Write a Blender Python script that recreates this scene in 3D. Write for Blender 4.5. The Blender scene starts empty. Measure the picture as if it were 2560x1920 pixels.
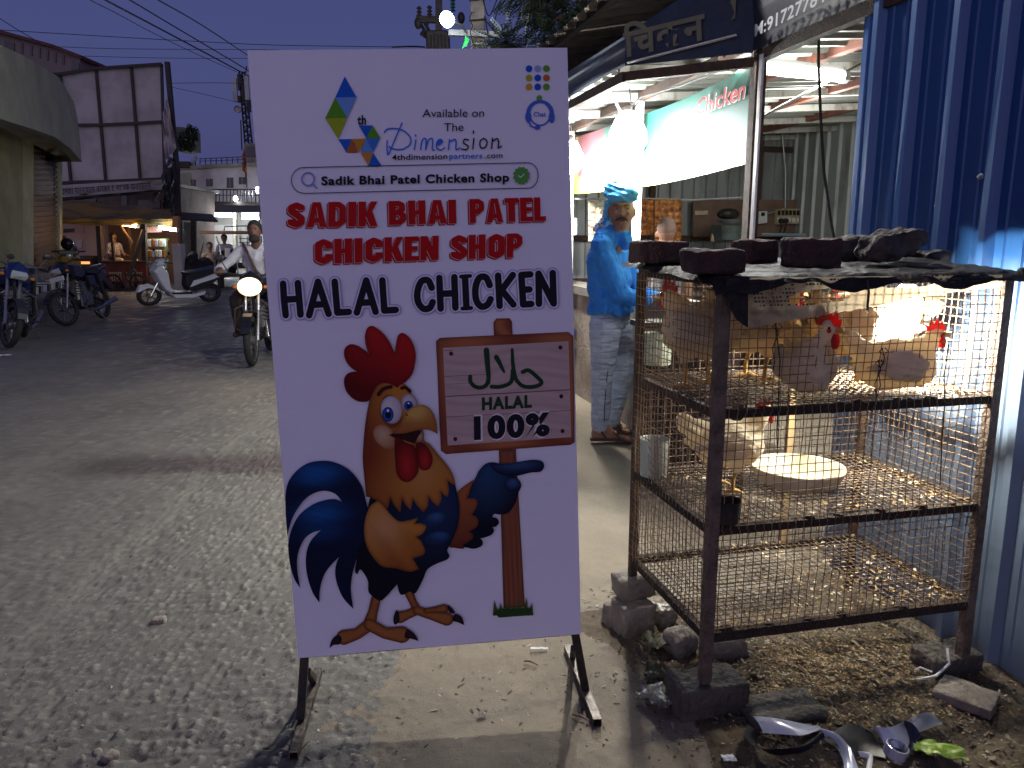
import bpy, bmesh, math, random
import numpy as np
from mathutils import Vector, Matrix, noise
from mathutils.geometry import delaunay_2d_cdt
random.seed(7)
sc = bpy.context.scene
COL = sc.collection
# ------------------------------------------------------------------ camera
CH, CT, CF = 1.4, math.radians(10.6), 1925.0
cam = bpy.data.cameras.new('camera'); camo = bpy.data.objects.new('camera', cam); COL.objects.link(camo)
camo.location = (0, 0, CH); camo.rotation_euler = (math.pi/2-CT, 0, 0)
cam.sensor_width = 36; cam.lens = 36*CF/2560; cam.clip_start = 0.05; cam.clip_end = 2000
sc.camera = camo
# ------------------------------------------------------------------ world (dusk)
world = bpy.data.worlds.new('World'); sc.world = world; world.use_nodes = True
nt = world.node_tree; bg = nt.nodes['Background']
sky = nt.nodes.new('ShaderNodeTexSky'); sky.sky_type = 'NISHITA'; sky.sun_disc = False
sky.sun_elevation = math.radians(-2); sky.sun_rotation = math.pi
mul = nt.nodes.new('ShaderNodeMix'); mul.data_type = 'RGBA'; mul.blend_type = 'MULTIPLY'; mul.inputs[0].default_value = 1
mul.inputs[7].default_value = (.10, .13, .36, 1)
nt.links.new(sky.outputs[0], mul.inputs[6])
add = nt.nodes.new('ShaderNodeMix'); add.data_type = 'RGBA'; add.blend_type = 'ADD'; add.inputs[0].default_value = 1
add.inputs[7].default_value = (.050, .063, .182, 1)
nt.links.new(mul.outputs[2], add.inputs[6])
# dusk: the afterglow stands low behind the camera, the zenith is darker
wtc = nt.nodes.new('ShaderNodeTexCoord'); wsep = nt.nodes.new('ShaderNodeSeparateXYZ'); nt.links.new(wtc.outputs['Generated'], wsep.inputs[0])
def wmath(op, a, b=None, clamp=False):
    n = nt.nodes.new('ShaderNodeMath'); n.operation = op; n.use_clamp = clamp
    for i, v in enumerate((a, b)):
        if v is None: continue
        if isinstance(v, (int, float)): n.inputs[i].default_value = v
        else: nt.links.new(v, n.inputs[i])
    return n.outputs[0]
wz = wmath('MAXIMUM', wsep.outputs[2], 0.0)
zen = wmath('SUBTRACT', 1.0, wmath('MULTIPLY', wz, .55))
vz = nt.nodes.new('ShaderNodeVectorMath'); vz.operation = 'SCALE'; nt.links.new(add.outputs[2], vz.inputs[0]); nt.links.new(zen, vz.inputs['Scale'])
west = wmath('MULTIPLY', wmath('POWER', wmath('MULTIPLY', wsep.outputs[1], -1.0, True), 1.3), wmath('POWER', wmath('SUBTRACT', 1.0, wz), 2.0))
vw = nt.nodes.new('ShaderNodeVectorMath'); vw.operation = 'SCALE'; vw.inputs[0].default_value = (.84, .68, .80); nt.links.new(west, vw.inputs['Scale'])
va = nt.nodes.new('ShaderNodeVectorMath'); va.operation = 'ADD'; nt.links.new(vz.outputs[0], va.inputs[0]); nt.links.new(vw.outputs[0], va.inputs[1])
nt.links.new(va.outputs[0], bg.inputs[0])
bg.inputs[1].default_value = 1.0
sc.view_settings.view_transform = 'Standard'; sc.view_settings.look = 'None'
sc.view_settings.exposure = 0; sc.view_settings.gamma = 1; sc.view_settings.use_curve_mapping = False
sc.render.engine = 'CYCLES'
sc.cycles.use_denoising = True
sc.cycles.max_bounces = 6; sc.cycles.diffuse_bounces = 3; sc.cycles.glossy_bounces = 3; sc.cycles.transmission_bounces = 4
sc.cycles.sample_clamp_indirect = 6
sc.cycles.caustics_reflective = False; sc.cycles.caustics_refractive = False

# ------------------------------------------------------------------ place helpers (metres; camera at 0,0,1.4 looking along +y)
def ray(px, py):
    a = (px-1280)/CF; b = -(py-960)/CF
    return Vector((a, math.cos(CT)+b*math.sin(CT), -math.sin(CT)+b*math.cos(CT)))
O = Vector((0, 0, CH))
def G(px, py, z=0.0):
    d = ray(px, py); return O+d*((z-CH)/d.z)
def AY(px, py, y):
    d = ray(px, py); return O+d*(y/d.y)
V = Vector((-.23, .973, 0)).normalized(); U = Vector((V.y, -V.x, 0)); Z = Vector((0, 0, 1))
def W(s, r, z=0.0): return V*s+U*r+Z*z
def PR(px, py, r):
    d = ray(px, py); return O+d*(r/d.dot(U))
def PS(px, py, s):
    d = ray(px, py); return O+d*(s/d.dot(V))
def onplane(px, py, p, n):
    d = ray(px, py); return O+d*((p-O).dot(n)/d.dot(n))

# ------------------------------------------------------------------ materials
MATS = {}
def M(name, col, rough=.6, metal=0., col2=None, nscale=6., thr=(.4, .65), bump=0., bscale=60., emit=0., vcol=False, spec=.5, detail=6, sx=(1, 1, 1), alpha=1., trans=0., coord='Object', two=None):
    m = bpy.data.materials.new(name); m.use_nodes = True; t = m.node_tree; N = t.nodes; b = N['Principled BSDF']
    b.inputs['Roughness'].default_value = rough; b.inputs['Metallic'].default_value = metal
    b.inputs['Specular IOR Level'].default_value = spec
    tc = N.new('ShaderNodeTexCoord'); mp = N.new('ShaderNodeMapping'); mp.inputs['Scale'].default_value = sx
    t.links.new(tc.outputs[coord], mp.inputs[0])
    src = None
    if vcol:
        a = N.new('ShaderNodeAttribute'); a.attribute_name = 'Col'; src = a.outputs[0]
    if col2 is not None:
        n = N.new('ShaderNodeTexNoise'); n.inputs['Scale'].default_value = nscale; n.inputs['Detail'].default_value = detail
        n.inputs['Roughness'].default_value = .65
        t.links.new(mp.outputs[0], n.inputs[0])
        r = N.new('ShaderNodeMapRange'); r.inputs[1].default_value = thr[0]; r.inputs[2].default_value = thr[1]
        t.links.new(n.outputs[0], r.inputs[0])
        mx = N.new('ShaderNodeMix'); mx.data_type = 'RGBA'
        t.links.new(r.outputs[0], mx.inputs[0])
        if src: t.links.new(src, mx.inputs[6])
        else: mx.inputs[6].default_value = (*col, 1)
        mx.inputs[7].default_value = (*col2, 1); src = mx.outputs[2]
        if vcol:
            mx.blend_type = 'MULTIPLY'
    else:
        # a faint natural unevenness on every surface
        n = N.new('ShaderNodeTexNoise'); n.inputs['Scale'].default_value = nscale; n.inputs['Detail'].default_value = 3
        t.links.new(mp.outputs[0], n.inputs[0])
        r = N.new('ShaderNodeMapRange'); r.inputs[3].default_value = .88; r.inputs[4].default_value = 1.08
        t.links.new(n.outputs[0], r.inputs[0])
        mx = N.new('ShaderNodeMix'); mx.data_type = 'RGBA'; mx.blend_type = 'MULTIPLY'; mx.inputs[0].default_value = 1
        if src: t.links.new(src, mx.inputs[6])
        else: mx.inputs[6].default_value = (*col, 1)
        t.links.new(r.outputs[0], mx.inputs[7]); src = mx.outputs[2]
    t.links.new(src, b.inputs['Base Color'])
    if bump:
        n2 = N.new('ShaderNodeTexNoise'); n2.inputs['Scale'].default_value = bscale; n2.inputs['Detail'].default_value = 5
        t.links.new(mp.outputs[0], n2.inputs[0])
        bu = N.new('ShaderNodeBump'); bu.inputs['Strength'].default_value = min(1, bump); bu.inputs['Distance'].default_value = .01*max(1, bump)
        t.links.new(n2.outputs[0], bu.inputs['Height']); t.links.new(bu.outputs[0], b.inputs['Normal'])
    if emit:
        b.inputs['Emission Color'].default_value = (*col, 1); b.inputs['Emission Strength'].default_value = emit
    if trans: b.inputs['Transmission Weight'].default_value = trans
    if alpha < 1: b.inputs['Alpha'].default_value = alpha
    MATS[name] = m
    return m
def translucent(m, fac, col):
    t = m.node_tree; b = t.nodes['Principled BSDF']; o = t.nodes['Material Output']
    tr = t.nodes.new('ShaderNodeBsdfTranslucent'); tr.inputs[0].default_value = (*col, 1); mx = t.nodes.new('ShaderNodeMixShader'); mx.inputs[0].default_value = fac
    t.links.new(b.outputs[0], mx.inputs[1]); t.links.new(tr.outputs[0], mx.inputs[2]); t.links.new(mx.outputs[0], o.inputs[0]); return m
def hexc(r, g, b):
    return tuple(((c/255/12.92) if c/255 <= .04045 else ((c/255+.055)/1.055)**2.4) for c in (r, g, b))

# ------------------------------------------------------------------ mesh builder
ORG = {}
class MB:
    def __init__(s): s.v = []; s.f = []; s.c = []; s.cur = (1, 1, 1)
    def add(s, vs, fs, col=None):
        o = len(s.v); s.v += [Vector(v) for v in vs]; s.f += [tuple(i+o for i in f) for f in fs]
        if isinstance(col, list): s.c += col
        else: s.c += [col or s.cur]*len(vs)
    def box(s, c, half, ax=None, bev=0.0):
        ax = ax or (Vector((1, 0, 0)), Vector((0, 1, 0)), Vector((0, 0, 1)))
        c = Vector(c)
        if bev <= 0:
            vs = [c+ax[0]*(half[0]*i)+ax[1]*(half[1]*j)+ax[2]*(half[2]*k) for i in (-1, 1) for j in (-1, 1) for k in (-1, 1)]
            s.add(vs, [(0, 1, 3, 2), (4, 6, 7, 5), (0, 4, 5, 1), (2, 3, 7, 6), (0, 2, 6, 4), (1, 5, 7, 3)])
        else:
            pts = []
            for i in (-1, 1):
                for j in (-1, 1):
                    for k in (-1, 1):
                        for q in range(3):
                            h = [half[0], half[1], half[2]]
                            for w in range(3):
                                if w != q: h[w] -= bev
                            pts.append(c+ax[0]*h[0]*i+ax[1]*h[1]*j+ax[2]*h[2]*k)
            s.hull(pts)
    def boxab(s, a, b):
        a = Vector(a); b = Vector(b); s.box((a+b)/2, [abs(x)/2 for x in (b-a)])
    def hull(s, pts):
        bm = bmesh.new()
        for p in pts: bm.verts.new(p)
        bmesh.ops.convex_hull(bm, input=bm.verts)
        for v in [v for v in bm.verts if not v.link_faces]: bm.verts.remove(v)
        bm.verts.index_update()
        s.add([v.co.copy() for v in bm.verts], [tuple(v.index for v in f.verts) for f in bm.faces]); bm.free()
    def bar(s, a, b, w, h=None, up=None):
        a = Vector(a); b = Vector(b); d = b-a; L = d.length
        if L < 1e-6: return
        d /= L; up = Vector(up) if up is not None else (Z if abs(d.z) < .95 else Vector((0, 1, 0)))
        x = d.cross(up).normalized(); y = x.cross(d)
        s.box((a+b)/2, (L/2, w/2, (h or w)/2), (d, x, y))
    def tube(s, pts, r, n=8, cap=True):
        pts = [Vector(p) for p in pts]; m = len(pts)
        rs = r if isinstance(r, (list, tuple)) else [r]*m
        o = []; prev = None
        for i, p in enumerate(pts):
            d = (pts[min(i+1, m-1)]-pts[max(i-1, 0)]).normalized()
            if prev is None:
                a = Z if abs(d.z) < .9 else Vector((1, 0, 0)); x = d.cross(a).normalized()
            else: x = (prev-d*prev.dot(d)).normalized()
            prev = x; y = d.cross(x)
            o += [p+(x*math.cos(2*math.pi*k/n)+y*math.sin(2*math.pi*k/n))*rs[i] for k in range(n)]
        f = [(i*n+k, i*n+(k+1) % n, (i+1)*n+(k+1) % n, (i+1)*n+k) for i in range(m-1) for k in range(n)]
        if cap: f += [tuple(range(n-1, -1, -1)), tuple((m-1)*n+k for k in range(n))]
        s.add(o, f)
    def lathe(s, prof, c=(0, 0, 0), ax=None, n=24, close=False):
        # prof (r, h) along axis
        c = Vector(c); ax = Vector(ax).normalized() if ax is not None else Z
        a = Z if abs(ax.z) < .9 else Vector((1, 0, 0)); x = ax.cross(a).normalized(); y = ax.cross(x)
        vs = [c+ax*h+(x*math.cos(2*math.pi*k/n)+y*math.sin(2*math.pi*k/n))*r for r, h in prof for k in range(n)]
        m = len(prof)
        f = [(i*n+k, i*n+(k+1) % n, ((i+1) % m)*n+(k+1) % n, ((i+1) % m)*n+k) for i in range(m if close else m-1) for k in range(n)]
        s.add(vs, f)
    def quad(s, a, b, c, d): s.add([a, b, c, d], [(0, 1, 2, 3)])
    def slab(s, pts, off):
        # thick polygon: pts ring, off vector
        off = Vector(off); n = len(pts); P = [Vector(p) for p in pts]
        s.add(P+[p+off for p in P], [tuple(range(n-1, -1, -1)), tuple(range(n, 2*n))]+[(i, (i+1) % n, (i+1) % n+n, i+n) for i in range(n)])
    def prof(s, pts, w, bev=.02, org=(0, 0, 0), ax=(1, 0, 0), up=(0, 0, 1)):
        # side profile (x,z) pts extruded to both sides, with chamfered flanks
        org = Vector(org); ax = Vector(ax); up = Vector(up); sd = up.cross(ax)
        cx = sum(p[0] for p in pts)/len(pts); cz = sum(p[1] for p in pts)/len(pts)
        R = []
        size = max(max(p[0] for p in pts)-min(p[0] for p in pts), max(p[1] for p in pts)-min(p[1] for p in pts))
        k = 1-2*bev/size
        for y, q in ((-w/2, k), (-w/2+bev, 1), (w/2-bev, 1), (w/2, k)):
            R.append([org+ax*(cx+(p[0]-cx)*q)+up*(cz+(p[1]-cz)*q)+sd*y for p in pts])
        n = len(pts); vs = sum(R, [])
        f = [(j*n+i, j*n+(i+1) % n, (j+1)*n+(i+1) % n, (j+1)*n+i) for j in range(3) for i in range(n)]
        f += [tuple(range(n-1, -1, -1)), tuple(3*n+i for i in range(n))]
        s.add(vs, f)
    def ball(s, c, r, n=12, m=8, ax=None):
        c = Vector(c); r = r if isinstance(r, (list, tuple)) else (r, r, r)
        ax = ax or (Vector((1, 0, 0)), Vector((0, 1, 0)), Vector((0, 0, 1)))
        vs = []
        for i in range(m+1):
            t = math.pi*i/m
            for k in range(n):
                a = 2*math.pi*k/n
                vs.append(c+ax[0]*(r[0]*math.sin(t)*math.cos(a))+ax[1]*(r[1]*math.sin(t)*math.sin(a))+ax[2]*(r[2]*math.cos(t)))
        s.add(vs, [(i*n+k, (i+1)*n+k, (i+1)*n+(k+1) % n, i*n+(k+1) % n) for i in range(m) for k in range(n)])
    def build(s, name, mat, parent=None, local=False, smooth=False, vcol=False, off=None):
        org = Vector((0, 0, 0))
        if parent is not None and not local: org = ORG.get(parent.name, Vector((0, 0, 0)))
        if off is not None: org = Vector(off)
        me = bpy.data.meshes.new(name)
        me.from_pydata([v-org for v in s.v], [], s.f); me.update()
        if vcol:
            a = me.color_attributes.new('Col', 'FLOAT_COLOR', 'POINT')
            a.data.foreach_set('color', np.array([(c[0], c[1], c[2], 1) for c in s.c], dtype=np.float32).ravel())
        if smooth: me.polygons.foreach_set('use_smooth', [True]*len(me.polygons))
        me.materials.append(mat)
        o = bpy.data.objects.new(name, me); COL.objects.link(o)
        if parent is not None: o.parent = parent; ORG[o.name] = org
        elif off is not None: o.location = off; ORG[o.name] = Vector(off)
        else: ORG[o.name] = Vector((0, 0, 0))
        return o
def tag(o, label=None, cat=None, group=None, kind=None):
    if label: o['label'] = label
    if cat: o['category'] = cat
    if group: o['group'] = group
    if kind: o['kind'] = kind
    return o
def thing(name, label, cat, loc=(0, 0, 0), rz=0., group=None):
    o = bpy.data.objects.new(name, None); COL.objects.link(o); o.location = loc; o.rotation_euler = (0, 0, rz)
    o.empty_display_size = .1
    tag(o, label, cat, group); ORG[o.name] = Vector(loc) if rz == 0 else Vector((0, 0, 0))
    return o
def solo(mb, name, mat, label, cat, group=None, base=None, **k):
    lo = Vector([min(v[i] for v in mb.v) for i in range(3)]); hi = Vector([max(v[i] for v in mb.v) for i in range(3)])
    c = (lo+hi)/2; c.z = lo.z
    o = mb.build(name, mat, None, off=c, **k)
    return tag(o, label, cat, group)
def blob(name, items, mat, parent=None, vox=.01, smooth_it=4, disp=0., dscale=8., local=False, fn=None, dsx=(1, 1, 1)):
    """one continuous surface out of capsules (p0,r0,p1,r1) and ellipsoids ('e',c,(rx,ry,rz),axes)"""
    mb = MB()
    def sph(c, r, k=10):
        out = []
        for i in range(7):
            t = math.pi*i/6
            for j in range(k):
                a = 2*math.pi*j/k; out.append(Vector(c)+Vector((math.sin(t)*math.cos(a), math.sin(t)*math.sin(a), math.cos(t)))*r)
        return out
    for it in items:
        if it[0] == 'e': mb.ball(it[1], it[2], 16, 10, it[3] if len(it) > 3 else None)
        elif it[0] == 'h': mb.hull([Vector(p) for p in it[1]])
        else: mb.hull(sph(it[0], it[1])+sph(it[2], it[3]))
    org = ORG.get(parent.name, Vector((0, 0, 0))) if (parent is not None and not local) else Vector((0, 0, 0))
    me = bpy.data.meshes.new(name); me.from_pydata([v-org for v in mb.v], [], mb.f)
    o = bpy.data.objects.new(name, me); COL.objects.link(o)
    md = o.modifiers.new('r', 'REMESH'); md.mode = 'VOXEL'; md.voxel_size = vox
    ms = o.modifiers.new('s', 'SMOOTH'); ms.iterations = smooth_it; ms.factor = .5
    dg = bpy.context.evaluated_depsgraph_get(); dg.update()
    me2 = bpy.data.meshes.new_from_object(o.evaluated_get(dg)); o.modifiers.clear(); o.data = me2; bpy.data.meshes.remove(me)
    me2.name = name
    if disp or fn:
        n = len(me2.vertices); co = np.empty(n*3); me2.vertices.foreach_get('co', co); co = co.reshape(-1, 3)
        no = np.empty(n*3); me2.vertices.foreach_get('normal', no); no = no.reshape(-1, 3)
        if fn: co = fn(co, no)
        if disp:
            d = np.array([noise.fractal(Vector((c[0]*dsx[0], c[1]*dsx[1], c[2]*dsx[2]))*dscale, 1., 2., 3) for c in co])
            co = co+no*(d*disp)[:, None]
        me2.vertices.foreach_set('co', co.ravel()); me2.update()
    me2.polygons.foreach_set('use_smooth', [True]*len(me2.polygons))
    me2.materials.clear(); me2.materials.append(mat)
    if parent is not None: o.parent = parent; ORG[o.name] = org
    else: ORG[o.name] = Vector((0, 0, 0))
    return o
def rebase(o, base):
    b = Vector(base); o.data.transform(Matrix.Translation(-b)); o.location = b; return o
def copy_tree(o, parent=None):
    c = o.copy(); COL.objects.link(c); c.parent = parent
    for ch in list(o.children): copy_tree(ch, c)
    return c
# ------------------------------------------------------------------ text and flat print
_tc = {}
def text2d(s, bold=0.):
    k = (s, bold)
    if k in _tc: return _tc[k]
    cu = bpy.data.curves.new('t', 'FONT'); cu.body = s; cu.size = 1; cu.offset = bold; cu.resolution_u = 4; cu.space_character = 1+bold*3
    o = bpy.data.objects.new('t', cu); COL.objects.link(o)
    dg = bpy.context.evaluated_depsgraph_get(); dg.update()
    me = bpy.data.meshes.new_from_object(o.evaluated_get(dg))
    vs = [(v.co.x, v.co.y) for v in me.vertices]; fs = [tuple(p.vertices) for p in me.polygons]
    bpy.data.objects.remove(o); bpy.data.curves.remove(cu); bpy.data.meshes.remove(me)
    _tc[k] = (vs, fs); return _tc[k]
def cdt(polys, pts=()):
    vs = []; fs = []
    for p in polys:
        o = len(vs); vs += [Vector(q[:2]) for q in p]
        a = sum(p[i-1][0]*p[i][1]-p[i][0]*p[i-1][1] for i in range(len(p)))
        idx = list(range(o, o+len(p)))
        fs.append(idx if a > 0 else idx[::-1])
    vs += [Vector(q) for q in pts]
    r = delaunay_2d_cdt(vs, [], fs, 1, 1e-5)
    return r[0], [f for f, o_ in zip(r[2], r[5]) if o_]
def smoothpoly(P, closed=True, n=6):
    """Catmull-Rom ring; a point with a third entry is a sharp corner"""
    out = []; m = len(P)
    for i in range(m if closed else m-1):
        p1 = P[i]; p2 = P[(i+1) % m]; p0 = P[i-1] if (closed or i > 0) else p1; p3 = P[(i+2) % m] if (closed or i+2 < m) else p2
        if len(p1) > 2: p0 = p1
        if len(p2) > 2: p3 = p2
        for k in range(n):
            t = k/n
            out.append(tuple(.5*((2*p1[j])+(-p0[j]+p2[j])*t+(2*p0[j]-5*p1[j]+4*p2[j]-p3[j])*t*t+(-p0[j]+3*p1[j]-3*p2[j]+p3[j])*t**3) for j in (0, 1)))
    if not closed: out.append(tuple(P[-1][:2]))
    return out
def ellipse(cx, cy, rx, ry, a=0, n=28):
    c, s = math.cos(a), math.sin(a)
    return [(cx+rx*math.cos(t)*c-ry*math.sin(t)*s, cy+rx*math.cos(t)*s+ry*math.sin(t)*c) for t in [2*math.pi*i/n for i in range(n)]]
def thick(L, w, closed=False):
    out = []; m = len(L)
    for i in range(m if closed else m-1):
        p, q = L[i], L[(i+1) % m]; dx, dy = q[0]-p[0], q[1]-p[1]; l = math.hypot(dx, dy) or 1; nx, ny = -dy/l*w/2, dx/l*w/2
        out.append([(p[0]+nx, p[1]+ny), (q[0]+nx, q[1]+ny), (q[0]-nx, q[1]-ny), (p[0]-nx, p[1]-ny)])
        if closed or i: out.append(ellipse(p[0], p[1], w/2, w/2, i*.4, 12))
    return out
def _R(x0, y0, x1, y1): return [[(x0, y0), (x1, y0), (x1, y1), (x0, y1)]]
HEAVY = {
 'I': (.30, _R(0, 0, .28, 1)), 'H': (.64, _R(0, 0, .26, 1)+_R(.36, 0, .62, 1)+_R(.2, .40, .42, .60)), 'L': (.48, _R(0, 0, .26, 1)+_R(0, 0, .48, .2)), 'E': (.50, _R(0, 0, .26, 1)+_R(0, 0, .5, .2)+_R(0, .41, .47, .60)+_R(0, .8, .5, 1)),
 'T': (.56, _R(.14, 0, .42, 1)+_R(0, .79, .56, 1)), 'K': (.64, _R(0, 0, .26, 1)+[[(.22, .38), (.42, 1), (.66, 1), (.44, .52)], [(.20, .55), (.45, .70), (.68, 0), (.42, 0)]]), 'N': (.66, _R(0, 0, .23, 1)+_R(.42, 0, .65, 1)+[[(.0, 1), (.25, 1), (.65, 0), (.40, 0)]]),
 'A': (.68, [[(0, 0), (.20, 1), (.34, 1), (.34, .82), (.24, 0)], [(.68, 0), (.48, 1), (.34, 1), (.34, .82), (.44, 0)], [(.18, .17), (.5, .17), (.47, .36), (.21, .36)]]),
 'D': (.63, _R(0, 0, .25, 1)+thick([(.13, .89), (.36, .89), (.49, .78), (.50, .22), (.36, .11), (.13, .11)], .23)), 'P': (.60, _R(0, 0, .25, 1)+thick([(.13, .89), (.36, .89), (.475, .80), (.475, .58), (.36, .47), (.13, .47)], .22)),
 'B': (.63, _R(0, 0, .25, 1)+thick([(.13, .89), (.36, .89), (.47, .82), (.47, .63), (.36, .52), (.13, .52)], .22)+thick([(.13, .50), (.38, .50), (.50, .40), (.50, .22), (.38, .11), (.13, .11)], .22)),
 'C': (.62, thick([(.49, .60), (.49, .79), (.31, .88), (.14, .79), (.14, .21), (.31, .12), (.49, .21), (.49, .40)], .25)), 'O': (.64, thick([(.14, .79), (.32, .88), (.50, .79), (.50, .21), (.32, .12), (.14, .21)], .25, True)),
 'S': (.60, thick([(.47, .68), (.47, .80), (.31, .88), (.14, .80), (.14, .65), (.30, .52), (.47, .37), (.47, .20), (.30, .12), (.13, .20), (.13, .33)], .25))}
def heavy(word):
    x = 0; out = []
    for ch in word:
        w, ps = HEAVY[ch]; out += [[(x+a, b) for a, b in p] for p in ps]; x += w+.06
    return out, x-.06
def strokes(lines, r, n=10):
    """round-ended strokes as a list of polygons; r may be one radius or per point"""
    out = []
    for L in lines:
        rs = r if isinstance(r, (list, tuple)) else [r]*len(L)
        for i, p in enumerate(L):
            out.append(ellipse(p[0], p[1], rs[i], rs[i], i*.37, n+4))
            if i+1 < len(L):
                q = L[i+1]; dx, dy = q[0]-p[0], q[1]-p[1]; l = math.hypot(dx, dy) or 1
                nx, ny = -dy/l, dx/l
                out.append([(p[0]+nx*rs[i], p[1]+ny*rs[i]), (q[0]+nx*rs[i+1], q[1]+ny*rs[i+1]), (q[0]-nx*rs[i+1], q[1]-ny*rs[i+1]), (p[0]-nx*rs[i], p[1]-ny*rs[i])])
    return out
# ================================================================== numpy noise for the ground
def _h(ix, iy, seed):
    n = (ix.astype(np.int64)*374761393+iy.astype(np.int64)*668265263+seed*974634777) & 0x7fffffff
    n = ((n ^ (n >> 13))*1274126177) & 0x7fffffff
    return ((n ^ (n >> 16)) & 0xffff)/65535.
def vnoise(x, y, sc_, seed=0):
    x = x*sc_; y = y*sc_; ix = np.floor(x); iy = np.floor(y); fx = x-ix; fy = y-iy
    fx = fx*fx*(3-2*fx); fy = fy*fy*(3-2*fy)
    a = _h(ix, iy, seed); b = _h(ix+1, iy, seed); c = _h(ix, iy+1, seed); d = _h(ix+1, iy+1, seed)
    return (a*(1-fx)+b*fx)*(1-fy)+(c*(1-fx)+d*fx)*fy-.5
def stones(x, y, cell, seed, prob=.6, rmin=.25, rmax=.5):
    """height 0..1 of flat topped stones scattered one per cell"""
    gx = np.floor(x/cell); gy = np.floor(y/cell); out = np.zeros_like(x)
    for i in (-1, 0, 1):
        for j in (-1, 0, 1):
            cx = gx+i; cy = gy+j
            px = (cx+.15+.7*_h(cx, cy, seed))*cell; py = (cy+.15+.7*_h(cx, cy, seed+1))*cell
            r = (rmin+(rmax-rmin)*_h(cx, cy, seed+2))*cell
            a = _h(cx, cy, seed+4)*3.14; dx = x-px; dy = y-py
            u = dx*np.cos(a)+dy*np.sin(a); v = (-dx*np.sin(a)+dy*np.cos(a))*(1.2+_h(cx, cy, seed+5))
            d = np.sqrt(u*u+v*v)/r
            hgt = np.clip((1-d)*2.2, 0, 1)*(.4+.6*_h(cx, cy, seed+3))+np.clip(1-d, 0, 1)*(u/r)*.5
            out = np.maximum(out, np.where(_h(cx, cy, seed+6) < prob, hgt, 0))
    return out
def ground_h(x, y):
    r = x*U.x+y*U.y; s = x*V.x+y*V.y
    base = vnoise(x, y, .8, 1)*.02+vnoise(x, y, 3, 2)*.008+vnoise(x, y, 11, 3)*.005
    edge = np.clip((r+.10+vnoise(x, y, 1.5, 5)*.5+vnoise(x, y, 9, 6)*.22+vnoise(x, y, 28, 12)*.12)/.55, 0, 1)          # 0 road, 1 dirt
    # keep the far street plain
    near = np.clip((14-np.hypot(x, y))/8, 0, 1)
    s1_ = stones(x, y, .040, 11, .55, .22, .44); s2_ = stones(x, y, .024, 31, .38, .3, .48); s3_ = stones(x, y, .09, 51, .16, .12, .26)
    chip = np.clip(np.maximum(np.maximum(s1_, s2_*.7), s3_)*1.6, 0, 1)*(1-edge)
    pt_ = stones(x, y, .046, 131, .55, .18, .42)*.011+stones(x, y, .028, 151, .4, .25, .45)*.005
    st = s1_*.016+s2_*.008+s3_*.018-pt_*1.3
    pit = -np.clip(vnoise(x, y, 24, 8)-.10, 0, 1)*.028
    road = (st+pit)*(.75+vnoise(x, y, 1.2, 9)*1.0)
    lit = np.clip((r-.72+vnoise(x, y, 2.5, 15)*.4)/.25, 0, 1)*np.clip((2.75-s+vnoise(x, y, 3, 16)*.4)/.3, 0, 1)  # littered corner
    dirt = vnoise(x, y, 60, 7)*.0022+vnoise(x, y, 24, 17)*.003+stones(x, y, .05, 71, .16, .1, .22)*.005
    rough = vnoise(x, y, 17, 21)*.02+vnoise(x, y, 45, 22)*.010+stones(x, y, .07, 91, .35, .15, .4)*.012
    mound = .03*np.exp(-(((r-1.55)/.45)**2+((s-1.95)/.3)**2))
    h = base+(road*(1-edge)+dirt*edge)*near+lit*(rough+mound)
    far = np.clip((np.hypot(x, y)-14)/30, 0, 1)
    # oily stain and pale dusty tyre tracks
    def seg(ax, ay, bx, by, w):
        dx, dy = bx-ax, by-ay; t = np.clip(((x-ax)*dx+(y-ay)*dy)/(dx*dx+dy*dy), 0, 1); d = np.hypot(x-ax-t*dx, y-ay-t*dy)
        return np.exp(-(d/(w*(.6+.8*(vnoise(x, y, 2.5, 41)+.5))))**2)
    stain = np.clip(seg(-2.55, 4.75, -1.0, 4.72, .20)*1.3, 0, 1)
    dust = np.zeros_like(x)
    for a, b, w in (((-3.6, 4.0), (-2.7, 5.6), .05), ((-2.7, 5.6), (-2.4, 7.6), .07), ((-1.75, 2.35), (-1.85, 4.1), .06), ((-1.85, 4.1), (-2.0, 5.4), .06), ((-2.0, 5.4), (-2.1, 8.2), .06), ((-4.5, 8.6), (-2.2, 9.1), .09), ((-4.0, 6.9), (-1.5, 8.8), .05)):
        dust = np.maximum(dust, seg(*a, *b, w))
    h = h-stain*near*.004
    return h*(1-far)-.015, edge, lit, np.stack([chip*(1-.8*dust), stain*(1-edge), dust*(1-edge)], -1)
def axis_pts(lo, hi, d0, c0, c1, growth, last):
    out = list(np.arange(c0, c1, d0)); d = d0; x = c1
    while x < hi: out.append(x); d = min(d*growth, 6); x += d
    d = d0; x = c0-d0
    while x > lo: out.append(x); d = min(d*growth, 6); x -= d
    return np.array(sorted(out+[-last, last]))
xs = axis_pts(-40, 40, .0072, -1.6, 2.1, 1.018, 320)
ys = [.75]; 
while ys[-1] < 40: ys.append(ys[-1]+.0048*(ys[-1]/1.3)**1.4)
ys = np.array([-320., -60., -20., -8., -3., -1., 0., .3, .5, .62]+ys+[60, 90, 140, 320])
X, Y = np.meshgrid(xs, ys); nx, ny = len(xs), len(ys)
Hh, EDG, LIT, CHIP = ground_h(X.ravel(), Y.ravel())
Hh = np.where(Y.ravel() < .7, -.02, Hh)
P_ = np.stack([X.ravel(), Y.ravel(), Hh], 1)
idx = np.arange(nx*ny).reshape(ny, nx)
Q_ = np.stack([idx[:-1, :-1], idx[:-1, 1:], idx[1:, 1:], idx[1:, :-1]], -1).reshape(-1, 4)
qc = P_[Q_].mean(1); rr = qc[:, 0]*U.x+qc[:, 1]*U.y
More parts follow.
